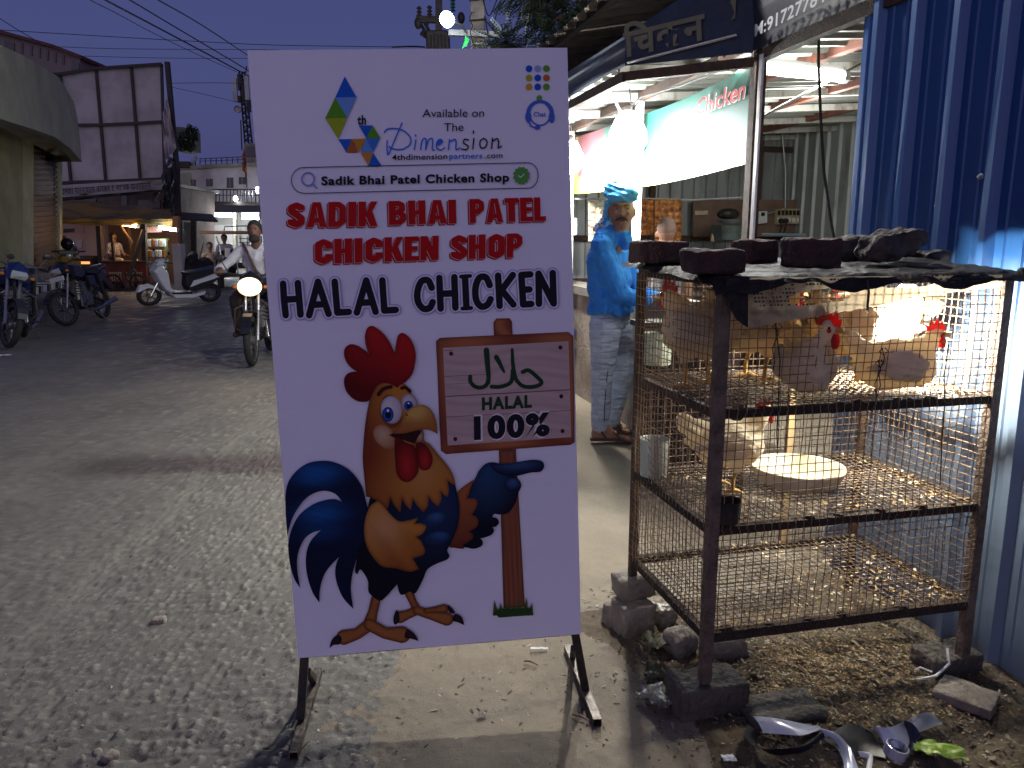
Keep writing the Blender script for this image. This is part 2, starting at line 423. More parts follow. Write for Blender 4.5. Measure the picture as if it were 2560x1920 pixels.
eq = EDG[Q_].mean(1); lq = LIT[Q_].mean(1)
def sub_sheet(name, mask, mat, **t):
    q = Q_[mask]; used, inv = np.unique(q, return_inverse=True)
    me = bpy.data.meshes.new(name); v = P_[used]
    me.vertices.add(len(v)); me.vertices.foreach_set('co', v.ravel())
    me.loops.add(len(q)*4); me.loops.foreach_set('vertex_index', inv.ravel().astype(np.int32))
    me.polygons.add(len(q)); me.polygons.foreach_set('loop_start', np.arange(len(q), dtype=np.int32)*4)
    me.polygons.foreach_set('loop_total', np.full(len(q), 4, dtype=np.int32))
    me.update(); me.validate(); ca = me.color_attributes.new('Col', 'FLOAT_COLOR', 'POINT'); cc = np.ones((len(v), 4), np.float32); cc[:, :3] = CHIP[used]; ca.data.foreach_set('color', cc.ravel()); me.polygons.foreach_set('use_smooth', [True]*len(q))
    me.materials.append(mat); o = bpy.data.objects.new(name, me); COL.objects.link(o); o['kind'] = 'structure'
    for k, w in t.items(): o[k] = w
    return o
def ground_mat(name, c1, c2, c3, rough, fine=180., spk=.5, vor=0., chip=False):
    m = M(name, c1, rough, col2=c2, nscale=1.3, thr=(.38, .66)); t = m.node_tree; N = t.nodes; b = N['Principled BSDF']
    base = b.inputs['Base Color'].links[0].from_socket; tc = [n for n in N if n.type == 'TEX_COORD'][0]
    n = N.new('ShaderNodeTexNoise'); n.inputs['Scale'].default_value = 70; n.inputs['Detail'].default_value = 8; n.inputs['Roughness'].default_value = .8
    t.links.new(tc.outputs['Object'], n.inputs[0])
    r = N.new('ShaderNodeMapRange'); r.inputs[1].default_value = .35; r.inputs[2].default_value = .7; t.links.new(n.outputs[0], r.inputs[0])
    mx = N.new('ShaderNodeMix'); mx.data_type = 'RGBA'; t.links.new(r.outputs[0], mx.inputs[0]); t.links.new(base, mx.inputs[6]); mx.inputs[7].default_value = (*c3, 1)
    mm = N.new('ShaderNodeMath'); mm.operation = 'MULTIPLY'; mm.inputs[1].default_value = spk; t.links.new(r.outputs[0], mm.inputs[0]); t.links.new(mm.outputs[0], mx.inputs[0])
    t.links.new(mx.outputs[2], b.inputs['Base Color'])
    n2 = N.new('ShaderNodeTexNoise'); n2.inputs['Scale'].default_value = fine; n2.inputs['Detail'].default_value = 6; n2.inputs['Roughness'].default_value = .75
    t.links.new(tc.outputs['Object'], n2.inputs[0])
    bu = N.new('ShaderNodeBump'); bu.inputs['Strength'].default_value = .75; bu.inputs['Distance'].default_value = .006
    t.links.new(n2.outputs[0], bu.inputs['Height'])
    if vor:
        vo = N.new('ShaderNodeTexVoronoi'); vo.inputs['Scale'].default_value = vor; t.links.new(tc.outputs['Object'], vo.inputs[0])
        b2 = N.new('ShaderNodeBump'); b2.inputs['Strength'].default_value = .6; b2.inputs['Distance'].default_value = .008; b2.invert = True
        t.links.new(vo.outputs[0], b2.inputs['Height']); t.links.new(bu.outputs[0], b2.inputs['Normal']); t.links.new(b2.outputs[0], b.inputs['Normal'])
    else: t.links.new(bu.outputs[0], b.inputs['Normal'])
    if chip:
        src = b.inputs['Base Color'].links[0].from_socket; a = N.new('ShaderNodeAttribute'); a.attribute_name = 'Col'
        mx = N.new('ShaderNodeMix'); mx.data_type = 'RGBA'; sr_ = N.new('ShaderNodeSeparateColor'); t.links.new(a.outputs['Color'], sr_.inputs[0])
        t.links.new(sr_.outputs[0], mx.inputs[0]); t.links.new(src, mx.inputs[6]); mx.inputs[7].default_value = (.205, .185, .16, 1)
        last = mx.outputs[2]
        for ch, colr, f_ in ((2, (.25, .225, .19, 1), .30), (1, (.055, .038, .036, 1), .8)):
            q_ = N.new('ShaderNodeMath'); q_.operation = 'MULTIPLY'; q_.inputs[1].default_value = f_; t.links.new(sr_.outputs[ch], q_.inputs[0])
            m3 = N.new('ShaderNodeMix'); m3.data_type = 'RGBA'; t.links.new(q_.outputs[0], m3.inputs[0]); t.links.new(last, m3.inputs[6]); m3.inputs[7].default_value = colr; last = m3.outputs[2]
        t.links.new(last, b.inputs['Base Color'])
        r2 = N.new('ShaderNodeMapRange'); r2.inputs[3].default_value = .75; r2.inputs[4].default_value = .34; t.links.new(sr_.outputs[0], r2.inputs[0]); t.links.new(r2.outputs[0], b.inputs['Roughness'])
    return m
m_road = ground_mat('road_surface', (.152, .138, .12), (.10, .092, .081), (.185, .17, .15), .74, 130., chip=True)
m_dirt = ground_mat('packed_dirt', (.25, .205, .15), (.17, .14, .10), (.32, .27, .20), .85)
m_muck = ground_mat('littered_soil', (.11, .08, .05), (.045, .036, .028), (.20, .15, .09), .9, 90.)
isd = eq > .5; isl = lq > .5
sub_sheet('road', ~isd & ~isl, m_road)
sub_sheet('dirt_verge', isd & ~isl, m_dirt)
sub_sheet('littered_ground', isl, m_muck)
_HG = Hh.reshape(ny, nx)
def gz(x, y):
    i = min(max(int(np.searchsorted(xs, x))-1, 0), nx-2); j = min(max(int(np.searchsorted(ys, y))-1, 0), ny-2)
    a = (x-xs[i])/(xs[i+1]-xs[i]); b = (y-ys[j])/(ys[j+1]-ys[j])
    return float((_HG[j, i]*(1-a)+_HG[j, i+1]*a)*(1-b)+(_HG[j+1, i]*(1-a)+_HG[j+1, i+1]*a)*b)

# ================================================================== street-side shop on the right
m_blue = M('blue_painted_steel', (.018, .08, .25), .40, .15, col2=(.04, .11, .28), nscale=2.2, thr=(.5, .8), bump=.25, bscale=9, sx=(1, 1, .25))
# grey-white pallor up to about cage height: dust plus painted-in lamplight
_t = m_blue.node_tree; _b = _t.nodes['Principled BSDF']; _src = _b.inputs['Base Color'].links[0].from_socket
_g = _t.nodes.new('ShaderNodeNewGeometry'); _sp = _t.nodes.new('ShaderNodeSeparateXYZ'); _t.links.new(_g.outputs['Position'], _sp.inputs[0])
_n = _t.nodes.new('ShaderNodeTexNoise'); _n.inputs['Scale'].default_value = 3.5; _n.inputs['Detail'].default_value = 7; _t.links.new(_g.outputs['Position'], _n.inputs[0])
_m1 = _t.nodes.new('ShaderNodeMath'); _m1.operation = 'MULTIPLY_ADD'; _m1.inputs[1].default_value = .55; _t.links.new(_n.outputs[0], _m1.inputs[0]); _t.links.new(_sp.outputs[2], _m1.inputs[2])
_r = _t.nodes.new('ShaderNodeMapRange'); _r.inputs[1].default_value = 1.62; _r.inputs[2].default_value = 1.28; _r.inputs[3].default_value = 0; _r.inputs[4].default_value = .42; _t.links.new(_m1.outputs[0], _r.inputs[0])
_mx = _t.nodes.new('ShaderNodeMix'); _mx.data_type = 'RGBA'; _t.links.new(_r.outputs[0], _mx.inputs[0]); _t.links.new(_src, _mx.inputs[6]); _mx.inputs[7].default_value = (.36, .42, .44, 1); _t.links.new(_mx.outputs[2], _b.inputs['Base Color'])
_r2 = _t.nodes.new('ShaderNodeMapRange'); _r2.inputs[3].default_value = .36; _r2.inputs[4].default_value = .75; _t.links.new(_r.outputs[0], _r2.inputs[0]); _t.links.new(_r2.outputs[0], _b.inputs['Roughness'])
m_galv = M('galvanised_sheet', (.36, .38, .37), .5, .35, col2=(.16, .15, .13), nscale=3.5, thr=(.5, .72), sx=(1, 1, .3), bump=.2, bscale=20)
m_rust = M('rusty_steel', (.055, .035, .025), .8, .2, col2=(.12, .055, .03), nscale=22, thr=(.45, .7), bump=.6, bscale=120)
m_black = M('black_steel', (.015, .015, .017), .55, .3, col2=(.05, .035, .025), nscale=20, bump=.3)
m_dark = M('dark_brown_wood', (.045, .03, .022), .8, bump=.5, bscale=60, sx=(1, 1, .2))  # one even dark brown wood tone
m_white = M('white_paint', (.72, .72, .70), .5, col2=(.42, .38, .32), nscale=9, thr=(.52, .75))
m_concrete = M('weathered_concrete', (.30, .27, .23), .9, col2=(.16, .14, .12), nscale=3, bump=.8, bscale=50)
m_galvroof = M('roof_sheet', (.34, .34, .31), .55, .3, col2=(.20, .13, .09), nscale=4, thr=(.52, .7), sx=(.4, 1, 1))
m_darkroof = M('sooty_roof_sheet', (.11, .09, .075), .7, .1, col2=(.05, .04, .035), nscale=3)

def corr(mb, p0, wd, width, hd, height, pitch=.2, depth=.03, rib=.25, minor=False, jit=0.):
    """trapezoid ribbed sheet standing proud of the plane through p0"""
    wd = Vector(wd).normalized(); hd = Vector(hd).normalized(); n = wd.cross(hd); p0 = Vector(p0)
    prof = []; x = 0
    while x < width-1e-4:
        w = min(pitch, width-x)
        a = pitch*(1-rib)/2
        seq = [(0, 0), (a, 0), (a+pitch*rib*.28, 1), (a+pitch*rib*.72, 1), (a+pitch*rib, 0)]
        if minor: seq = [(0, 0), (a*.42, 0), (a*.5, .18), (a*.58, 0), (a, 0), (a+pitch*rib*.28, 1), (a+pitch*rib*.72, 1), (a+pitch*rib, 0), (a+pitch*rib+a*.42, 0), (a+pitch*rib+a*.5, .18), (a+pitch*rib+a*.58, 0)]
        for q, hgt in seq:
            if q < w: prof.append((x+q, hgt*depth))
        x += pitch
    prof.append((width, 0)); m = 7; vs = []
    for j in range(m+1):
        for q, d in prof:
            vs.append(p0+wd*q+hd*(height*j/m)+n*(d+jit*noise.noise(Vector((q*6, j*1.7, width)))))
    k = len(prof)
    mb.add(vs, [(j*k+i, j*k+i+1, (j+1)*k+i+1, (j+1)*k+i) for j in range(m) for i in range(k-1)])

# blue steel wall beside the cage, two ribbed sheets on a frame
t = thing('steel_wall', 'tall blue ribbed steel wall closing the right side behind the cage', 'wall', W(2, 2.12))
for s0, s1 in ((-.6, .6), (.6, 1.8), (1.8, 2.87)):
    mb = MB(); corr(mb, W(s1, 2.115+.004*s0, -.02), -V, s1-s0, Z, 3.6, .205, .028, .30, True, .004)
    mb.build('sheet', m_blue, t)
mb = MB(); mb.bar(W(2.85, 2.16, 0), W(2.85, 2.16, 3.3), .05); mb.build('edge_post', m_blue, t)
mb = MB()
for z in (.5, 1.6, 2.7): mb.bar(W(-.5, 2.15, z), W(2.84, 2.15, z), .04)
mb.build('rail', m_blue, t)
for (px, py) in ((2452, 442), (2345, 514)):
    mb = MB(); p = PR(px, py, 2.112); mb.lathe([(0, .012), (.006, .011), (.01, .004), (.012, 0)], p, -U, 8); mb.build('bolt', m_galv, t)

# low counter wall with painted letters
t = thing('counter_wall', 'low plastered wall of the shop front with blue painted letters', 'wall', W(6, 2.2))
m_plaster = M('dirty_plaster', (.40, .33, .26), .85, col2=(.22, .17, .13), nscale=2.4, thr=(.42, .62), bump=.7, bscale=30)
m_bluepaint = M('faded_blue_paint', (.05, .08, .20), .7, col2=(.25, .22, .2), nscale=16, thr=(.55, .7))
c0, c1 = W(4.15, 2.32, .45), W(9.2, 2.32, .45)
mb = MB(); mb.bar(c0, c1, .24, .94); mb.build('wall_body', m_plaster, t)
mb = MB(); mb.bar(W(4.13, 2.32, .955), W(9.2, 2.32, .955), .30, .07); mb.build('coping', m_concrete, t)
def on_r(s_, z_, r_): return W(s_, r_, z_)
for txt, sA, sB, z0, hh in (('u', 7.35, 7.12, .44, .22), ('C', 6.95, 6.70, .36, .24)):
    vs, fs = text2d(txt, .03); xm = max(v[0] for v in vs); ym = max(v[1] for v in vs)
    mb = MB(); mb.add([W(sA+(sB-sA)*v[0]/xm, 2.193, z0+hh*v[1]/ym) for v in vs], fs); mb.build('painted_letter', m_bluepaint, t)
# dark timber box closing the gap towards the steel wall
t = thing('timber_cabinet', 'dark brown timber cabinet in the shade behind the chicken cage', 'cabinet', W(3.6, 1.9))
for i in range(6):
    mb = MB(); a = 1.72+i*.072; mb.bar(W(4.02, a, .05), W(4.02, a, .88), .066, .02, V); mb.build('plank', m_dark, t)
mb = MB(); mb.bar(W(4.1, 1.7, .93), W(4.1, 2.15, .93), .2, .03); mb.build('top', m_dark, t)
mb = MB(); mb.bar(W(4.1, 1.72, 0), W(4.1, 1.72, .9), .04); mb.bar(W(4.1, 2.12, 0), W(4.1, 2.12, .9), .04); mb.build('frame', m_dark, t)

# back wall of the shop: ribbed sheets facing the street
t = thing('back_wall', 'grey galvanised ribbed sheet wall at the back of the shop', 'wall', W(8.3, 4))
for i in range(5):
    mb = MB(); corr(mb, W(8.3+.01*(i % 2), 2.3+i*1.0, 0), U, 1.02, Z, 2.75, .145, .03, .22, False, .006)
    mb.build('sheet', m_galv, t)
mb = MB()
for z in (.95, 1.42, 2.42): mb.bar(W(8.24, 2.3, z), W(8.24, 7.3, z), .05, .06)
mb.build('rail', m_rust, t)
mb = MB()
for r_ in (3.55, 4.85): mb.bar(W(8.22, r_, 0), W(8.22, r_, 2.6), .06, .07)
mb.build('stud', m_rust, t)
# side return wall far right inside the shop
t = thing('side_wall', 'ribbed grey side wall inside the shop beyond the wiring board', 'wall', W(6, 5.6))
for i in range(4):
    mb = MB(); corr(mb, W(8.3-i*1.2, 5.3, 0), -V, 1.2, Z, 2.75, .2, .03, .25); mb.build('sheet', m_galv, t)

# shop frame: posts, eave beam, rafters, purlins, roof sheets
t = thing('shop_frame', 'steel post and beam frame holding up the chicken shop roof', 'shop frame', W(5, 2.13))
m_postw = M('pale_post_paint', (.50, .48, .43), .6, col2=(.20, .15, .11), nscale=14, thr=(.5, .7), sx=(1, 1, .3))
for s_, m_ in ((3.67, m_rust), (5.2, m_postw), (6.75, m_postw), (8.2, m_postw)):
    mb = MB(); mb.bar(W(s_, 2.13, 0), W(s_, 2.13, 2.34), .058 if s_ < 4 else .045, .058, V); mb.build('post', m_, t)
mb = MB(); mb.bar(W(3.60, 2.105, .9), W(3.60, 2.105, 2.29), .012, .03, V)
mb.build('post_trim', m_white, t)
for a, b, w_ in ((W(.6, 2.13, 2.30), W(3.64, 2.13, 2.30), .05), (W(3.7, 2.13, 2.36), W(8.3, 2.13, 2.36), .045), (W(3.67, 2.13, 2.27), W(4.16, 1.62, 2.27), .04), (W(4.16, 1.62, 2.27), W(6.3, 1.62, 2.29), .045), (W(6.3, 1.62, 2.29), W(9.4, 1.64, 2.32), .045)):
    mb = MB(); mb.bar(a, b, w_, w_*1.2); mb.build('beam', m_rust, t)
for s_ in (4.3, 5.2, 5.95, 6.75, 7.5, 8.2):
    mb = MB(); mb.bar(W(s_, 1.63, 2.33), W(s_, 5.3, 2.56), .035, .05); mb.build('rafter', m_postw, t)
mb = MB(); mb.bar(W(5.3, 2.16, 2.05), W(4.75, 1.75, 2.31), .014); mb.bar(W(3.7, 2.15, 2.0), W(4.2, 3.1, 2.42), .012); mb.bar(W(5.2, 2.15, 2.0), W(5.9, 2.5, 2.38), .014)
mb.build('brace', m_postw, t)
t = thing('shop_roof', 'low ribbed sheet metal roof over the chicken shop with rusty stripes', 'roof', W(5, 3.5, 2.5))
for i in range(6):
    mb = MB(); s0 = 1.9+i*1.08
    r0 = 2.10 if s0 < 3.6 else 1.69
    p0 = W(s0, r0, 2.385+.012*(i % 2)); corr(mb, p0, V, 1.10, (U*3.4+Z*.21), 5.45-r0, .155, .022, .34, False, .003)
    mb.build('roof_sheet', m_galvroof, t)
m_redox = M('red_oxide_paint', (.22, .07, .045), .7, col2=(.1, .05, .04), nscale=12)
for r_ in (2.75, 3.6, 4.45):
    mb = MB(); z_ = 2.35+(r_-1.6)*.062; mb.bar(W(2.2, r_, z_), W(8.2, r_, z_), .05, .07); mb.build('purlin', m_redox, t)

# big sooty roof above the name board
t = thing('upper_canopy', 'dark sooty ribbed canopy sheet high above the shop name board', 'roof', W(5, 3, 3.1))
for i in range(8):
    mb = MB(); corr(mb, W(1.2+i*1.06, 1.94, 3.10+.01*(i % 2)), V, 1.08, (U*3+Z*.55), 4.2, .26, .035, .3); mb.build('canopy_sheet', m_darkroof, t)
mb = MB()
for r_ in (2.05, 3.1, 4.2): mb.bar(W(1.2, r_, 3.08+(r_-1.94)*.183), W(9.6, r_, 3.08+(r_-1.94)*.183), .05, .07)
mb.build('purlin', m_black, t)

# ---- name board: cloth banner wrapped round the awning edge, with lettering
m_bn = M('navy_banner_cloth', (.005, .016, .04), .5, col2=(.007, .035, .085), nscale=1.5, bump=.4, bscale=5)
m_bk = M('black_banner_cloth', (.022, .024, .032), .5, bump=.5, bscale=6)
m_cream = M('pale_cream_print', (.17, .16, .10), .55)
m_wprint = M('white_print', (.66, .68, .72), .5)
m_wdim = M('greyed_white_print', (.30, .32, .35), .5)
t = thing('name_board', 'navy and black cloth name board wrapped along the shop awning', 'banner', W(5, 1.9, 2.5))
def sheet(mb, a, b, c, d, nu=24, nv=8, wob=.01, sag=0., seed=0.):
    a, b, c, d = map(Vector, (a, b, c, d)); n = (b-a).cross(d-a).normalized(); vs = []
    for j in range(nv+1):
        v = j/nv
        for i in range(nu+1):
            u = i/nu; p = a.lerp(b, u).lerp(d.lerp(c, u), v)
            p = p+n*(wob*noise.noise(Vector((u*5+seed, v*3, seed)))+sag*math.sin(math.pi*u)*math.sin(math.pi*v))
            vs.append(p)
    k = nu+1
    mb.add(vs, [(j*k+i, j*k+i+1, (j+1)*k+i+1, (j+1)*k+i) for j in range(nv) for i in range(nu)])
B1 = W(3.66, 2.09, 2.31); T1 = B1+Z*.49; B2 = W(4.13, 1.60, 2.32); T2 = B2+Z*.155; B3 = W(9.4, 1.62, 2.36); T3 = B3+Z*.22
mb = MB(); sheet(mb, B2, B3, T3, T2, 40, 8, .012, 0, 2); mb.build('long_banner', m_bn, t)
mb = MB(); sheet(mb, B1, B2, T2, T1, 12, 8, .01, 0, 5); mb.build('corner_banner', m_bn, t)
mb = MB(); sheet(mb, W(1.2, 2.085, 2.33), W(3.69, 2.085, 2.315), W(3.69, 2.085, 2.80), W(1.2, 2.085, 2.82), 40, 8, .012, 0, 9); mb.build('phone_banner', m_bk, t)
def print_on(mb, txt, A, B, up, h, bold=.02, lift=None, shear=0.):
    """lettering with its baseline from A to B"""
    vs, fs = text2d(txt, bold); x0 = min(v[0] for v in vs); x1 = max(v[0] for v in vs)
    A = Vector(A); B = Vector(B); up = Vector(up).normalized(); d = B-A
    ref = .73
    mb.add([A+d*((v[0]-x0)/(x1-x0))+up*(h*v[1]/ref)+d.normalized()*(shear*v[1])+(lift or Vector((0, 0, 0))) for v in vs], fs)
# left to right as seen from the street: far end first
mb = MB()
cn = (B1-B2).cross(Z).normalized(); cn = cn if cn.y < 0 else -cn
def CP(px, py): return onplane(px, py, B1+cn*.014, cn)
print_on(mb, 'िचकन', CP(1560, 142), CP(1764, 96), (CP(1760, 15)-CP(1764, 96)), (CP(1760, 15)-CP(1764, 96)).length*.86, .03)
mb.build('board_lettering', m_cream, t)
mb = MB(); print_on(mb, 'श', CP(1800, 50), CP(1858, 34), Z, .24, .03); mb.build('board_lettering', m_cream, t)
mb = MB(); print_on(mb, 'M:9172778449', PR(1886, 92, 2.065), PR(2106, -20, 2.065), Z, .058, .02); mb.build('phone_number', m_wdim, t)
mb = MB(); mb.bar(CP(1570, 158)+cn*.004, CP(1842, 88)+cn*.004, .006, .026, cn); mb.build('trim_strip', m_white, t)

# ---- green chicken banner inside the awning
t = thing('menu_banner', 'green and yellow menu banner with red lettering strung behind the shop posts', 'banner', W(5.5, 2.2, 2))
m_gb = M('banner_print', (1, 1, 1), .45, vcol=True)
bA, bB = 9.2, 3.72
def ban(s_, v): return W(s_, 2.19+.012*math.sin(s_*3), 1.80+.49*v-.03*math.sin((s_-3.7)*1.1))
mb = MB(); nu, nv = 60, 10; vs = []; cs = []
for j in range(nv+1):
    for i in range(nu+1):
        s_ = bA+(bB-bA)*i/nu; v = j/nv; vs.append(ban(s_, v))
        if v < .22+.12*math.sin(i*.1): c = (.78, .72, .10)
        elif i > 34: c = (.012, .12, .085)
        elif i > 26: c = (.16, .05, .06)
        elif i > 10: c = (.45, .33, .12)
        else: c = (.55, .5, .2)
        cs.append(c)
k = nu+1
mb.add(vs, [(j*k+i, j*k+i+1, (j+1)*k+i+1, (j+1)*k+i) for j in range(nv) for i in range(nu)], cs)
mb.build('banner_cloth', m_gb, t, vcol=True)
m_redp = M('red_print', (.55, .02, .02), .5)
mb = MB(); print_on(mb, 'Chicken', W(4.40, 2.165, 2.12), W(3.85, 2.165, 2.13), Z, .10, .02, None, .02); mb.build('banner_lettering', m_wprint, t)
mb = MB(); print_on(mb, 'Chicken', W(4.40, 2.16, 2.122), W(3.85, 2.16, 2.132), Z, .096, .006, None, .02); mb.build('banner_lettering', m_redp, t)
m_dgp = M('dark_green_print', (.02, .06, .03), .5)

# ================================================================== lamps
def lamp_point(loc, power, col=(1, 1, 1), rad=.05, name='lamp_light'):
    l = bpy.data.lights.new(name, 'POINT'); l.energy = power; l.color = col; l.shadow_soft_size = rad
    o = bpy.data.objects.new(name, l); COL.objects.link(o); o.location = loc; return o
def glow_mat(name, col, st): return M(name, col, .5, emit=st)
m_cool = glow_mat('cool_bulb_glow', (.93, .97, 1), 60); m_warm = glow_mat('warm_tube_glow', (1, .52, .16), 30)
m_tube = glow_mat('tube_glow', (.95, 1, .95), 22)
def bulb(loc, label, power, col=(1, 1, 1), r=.035, glow=None, cord=None, group=None):
    loc = Vector(loc); t = thing('light_bulb', label, 'bulb', loc, group=group)
    mb = MB(); mb.lathe([(0, -r*1.1), (r*.6, -r*.95), (r, -r*.3), (r, r*.25), (r*.6, r*1.1), (r*.45, r*1.3), (0, r*1.3)], loc, None, 16); mb.build('glass', glow or m_cool, t, smooth=True)
    mb = MB(); k_ = min(r, .03); mb.lathe([(k_*.5, r*1.2), (k_*.6, r*1.3+k_*1.4), (k_*.3, r*1.3+k_*1.8), (0, r*1.3+k_*1.8)], loc, None, 12); mb.build('holder', m_black, t)
    if cord: mb = MB(); mb.tube([loc+Z*r*2.5, loc+Z*.1+(Vector(cord)-loc)*.3, Vector(cord)], .004, 6); mb.build('flex', m_black, t)
    lamp_point(loc-Z*(r*1.1+.03), power, col, .03)
    return t
def tube_lamp(A, B, label, power, col=(1, 1, 1), glow=None, group=None, r=.014, name='tube_light', lights=3):
    A = Vector(A); B = Vector(B); t = thing(name, label, 'tube light', (A+B)/2, group=group)
    mb = MB(); mb.tube([A, B], r, 12); mb.build('tube', glow or m_tube, t, smooth=False)
    d = (B-A).normalized(); mb = MB(); mb.tube([A-d*.02, A+d*.012], r*1.25, 10); mb.build('end_cap', m_white, t)
    mb = MB(); mb.tube([B-d*.012, B+d*.02], r*1.25, 10); mb.build('end_cap', m_white, t)
    mb = MB(); mb.bar(A+Z*.04, B+Z*.04, .03, .025); mb.build('batten', m_white, t)
    for i in range(lights if power else 0): lamp_point(A.lerp(B, (i+.5)/lights)-Z*(r+.02), power/lights, col, .03)
    return t
# ---- the shop's own lamps
bulb(W(5.02, 1.98, 2.07), 'white bulb, enlarged to the size of its glare, hung in front of the green menu banner', 185, (.97, 1, .96), .125, cord=W(5.2, 2.13, 2.34))  # globe oversized so that its shape stands for the glare
bulb(W(6.35, 2.0, 2.06), 'white bulb on the far side of the blue turban man, beside the poster sign edge', 110, (1, .97, .88), .11, cord=W(6.6, 2.13, 2.34))  # oversized globe, the bulb's glare built into its shape
tube_lamp(PS(1835, 163, 3.95), PS(2108, 192, 4.0), 'lit white tube light crossing behind the main shop post', 34, (.95, 1, .97), group=None, r=.03)
t = tube_lamp(PS(2032, 152, 4.9), PS(2124, 118, 4.6), 'unlit tube light under the shop roof near the blue wall', 0, glow=m_white)
bulb(PS(2265, 760, 2.16), 'small bright bulb inside the top of the chicken cage', 72, (1, .94, .78), .048, glow_mat('cage_bulb_glow', (1, .92, .72), 60), cord=PS(2262, 695, 2.16))  # globe widened beyond the bulb's own size to suggest glare
lamp_point(W(5.3, 3.6, 2.25), 46, (.97, 1, .96), .2, 'shop_interior_fill')  # added fill light inside the shop, no tube drawn here

# street flood lamp bracketed off the canopy edge above the name board (its light and hard shadows show on the road)
t = thing('flood_lamp', 'white flood lamp bracketed out above the shop name board', 'lamp', Vector((.72, 4.5, 3.5)))
q = Vector((.72, 4.5, 3.5)); mb = MB(); mb.bar(q+Z*.06, q+Z*.06+U*.36+Z*-.1, .03); mb.build('bracket', m_galv, t)
mb = MB(); mb.box(q+Z*.02, (.13, .09, .03), bev=.012); mb.build('housing', m_galv, t)
mb = MB(); mb.box(q-Z*.016, (.11, .07, .006)); mb.build('lens', glow_mat('flood_lens_glow', (.97, .98, 1), 30), t)
lamp_point(q-Z*.08, 400, (1, .96, .90), .06, 'flood_lamp_light')
# ---- things in the shop
m_ply = M('brown_plywood', (.20, .125, .09), .7, col2=(.13, .08, .06), nscale=4)
SB = 8.12
def bw(px, py, d=0.): return PS(px, py, SB-d)
t = thing('wiring_board', 'brown plywood panel on the back wall carrying switches', 'panel', bw(1900, 590))
for x0, x1 in ((1733, 1878), (1880, 2070)):
    mb = MB(); a = bw(x0, 592); b = bw(x1, 592); c = bw(x1, 500); d = bw(x0, 499); mb.slab([a, b, c, d], V*.02); mb.build('board_panel', m_ply, t)
m_cream2 = M('aged_cream_plastic', (.55, .45, .28), .5, col2=(.3, .22, .12), nscale=12)
t = thing('switchboard', 'old cream switchboard with a row of switches and two plugs', 'switchboard', bw(1970, 561, .04))
mb = MB(); mb.slab([bw(1936, 561, .02), bw(2003, 560, .02), bw(2002, 522, .02), bw(1938, 523, .02)], -V*.05); mb.build('box', m_cream2, t)
for i in range(6):
    x = 1947+i*9.5; mb = MB(); mb.slab([bw(x-3, 538, .075), bw(x+3, 538, .075), bw(x+3, 526, .075), bw(x-3, 526, .075)], -V*.015); mb.build('switch', m_black, t)
for i in range(5):
    x = 1948+i*12; mb = MB(); mb.slab([bw(x-4, 556, .075), bw(x+4, 556, .075), bw(x+4, 545, .075), bw(x-4, 545, .075)], -V*.006); mb.build('socket', m_white, t)
for x in (1951, 1962):
    mb = MB(); mb.lathe([(0, .05), (.025, .045), (.03, 0)], bw(x, 552, .09), -V, 10); mb.tube([bw(x, 553, .13), bw(x+3, 566, .14), bw(x-4, 585, .08), bw(x-8, 596, .05)], .006, 6); mb.build('plug', m_black, t)
t = thing('meter_box', 'small white meter box wired beside the main post', 'box', bw(1898, 557, .04))
mb = MB(); mb.slab([bw(1891, 560, .02), bw(1912, 557, .02), bw(1912, 528, .02), bw(1892, 529, .02)], -V*.05); mb.build('case', m_white, t)
mb = MB(); mb.slab([bw(1903, 540, .075), bw(1911, 540, .075), bw(1911, 531, .075), bw(1903, 531, .075)], -V*.01); mb.build('window', m_black, t)
mb = MB(); mb.tube([bw(1912, 532, .05), bw(1925, 534, .06), bw(1945, 527, .06), bw(1963, 520, .06), bw(1964, 430, .06), bw(1955, 330, .06)], .009, 6)
solo(mb, 'wiring_cable', m_galv, 'grey cable running up the back wall from the switchboard', 'cable')
mb = MB(); mb.tube([bw(1905, 586, .2), bw(2110, 589, .2)], .016, 8); solo(mb, 'plastic_pipe', M('pale_blue_pvc', (.28, .42, .48), .4), 'pale blue plastic pipe lying along the back of the counter', 'pipe')
m_greybox = M('grey_green_plastic', (.10, .14, .13), .5, col2=(.05, .06, .05), nscale=10)
t = thing('weighing_scale', 'grey green weighing scale with a dented steel pan', 'scale', PS(1830, 600, 7.4))
q = PS(1826, 602, 7.4)
mb = MB(); mb.prof([(-.15, 0), (.15, 0), (.17, .16), (-.17, .16)], .26, .02, q, U); mb.build('body', m_greybox, t)
mb = MB(); mb.lathe([(0, .19), (.1, .19), (.16, .21), (.165, .215), (.1, .17), (0, .17)], q, None, 20); mb.build('pan', m_galv, t)
mb = MB(); mb.ball(q+Z*.27+U*-.04, (.12, .08, .06)); mb.build('lidded_load', m_black, t)
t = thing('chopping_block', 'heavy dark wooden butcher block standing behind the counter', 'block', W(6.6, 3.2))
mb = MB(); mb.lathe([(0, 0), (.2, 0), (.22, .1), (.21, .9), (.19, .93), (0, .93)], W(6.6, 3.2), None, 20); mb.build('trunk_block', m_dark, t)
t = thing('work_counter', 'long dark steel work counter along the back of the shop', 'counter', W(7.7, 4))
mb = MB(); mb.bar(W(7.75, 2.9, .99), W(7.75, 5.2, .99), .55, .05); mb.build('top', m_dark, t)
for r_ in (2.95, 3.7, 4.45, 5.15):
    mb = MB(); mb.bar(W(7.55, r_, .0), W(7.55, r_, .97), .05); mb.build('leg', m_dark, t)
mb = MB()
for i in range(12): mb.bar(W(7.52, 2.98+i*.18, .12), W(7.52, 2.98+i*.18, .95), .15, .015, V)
mb.build('front_panel', m_dark, t)
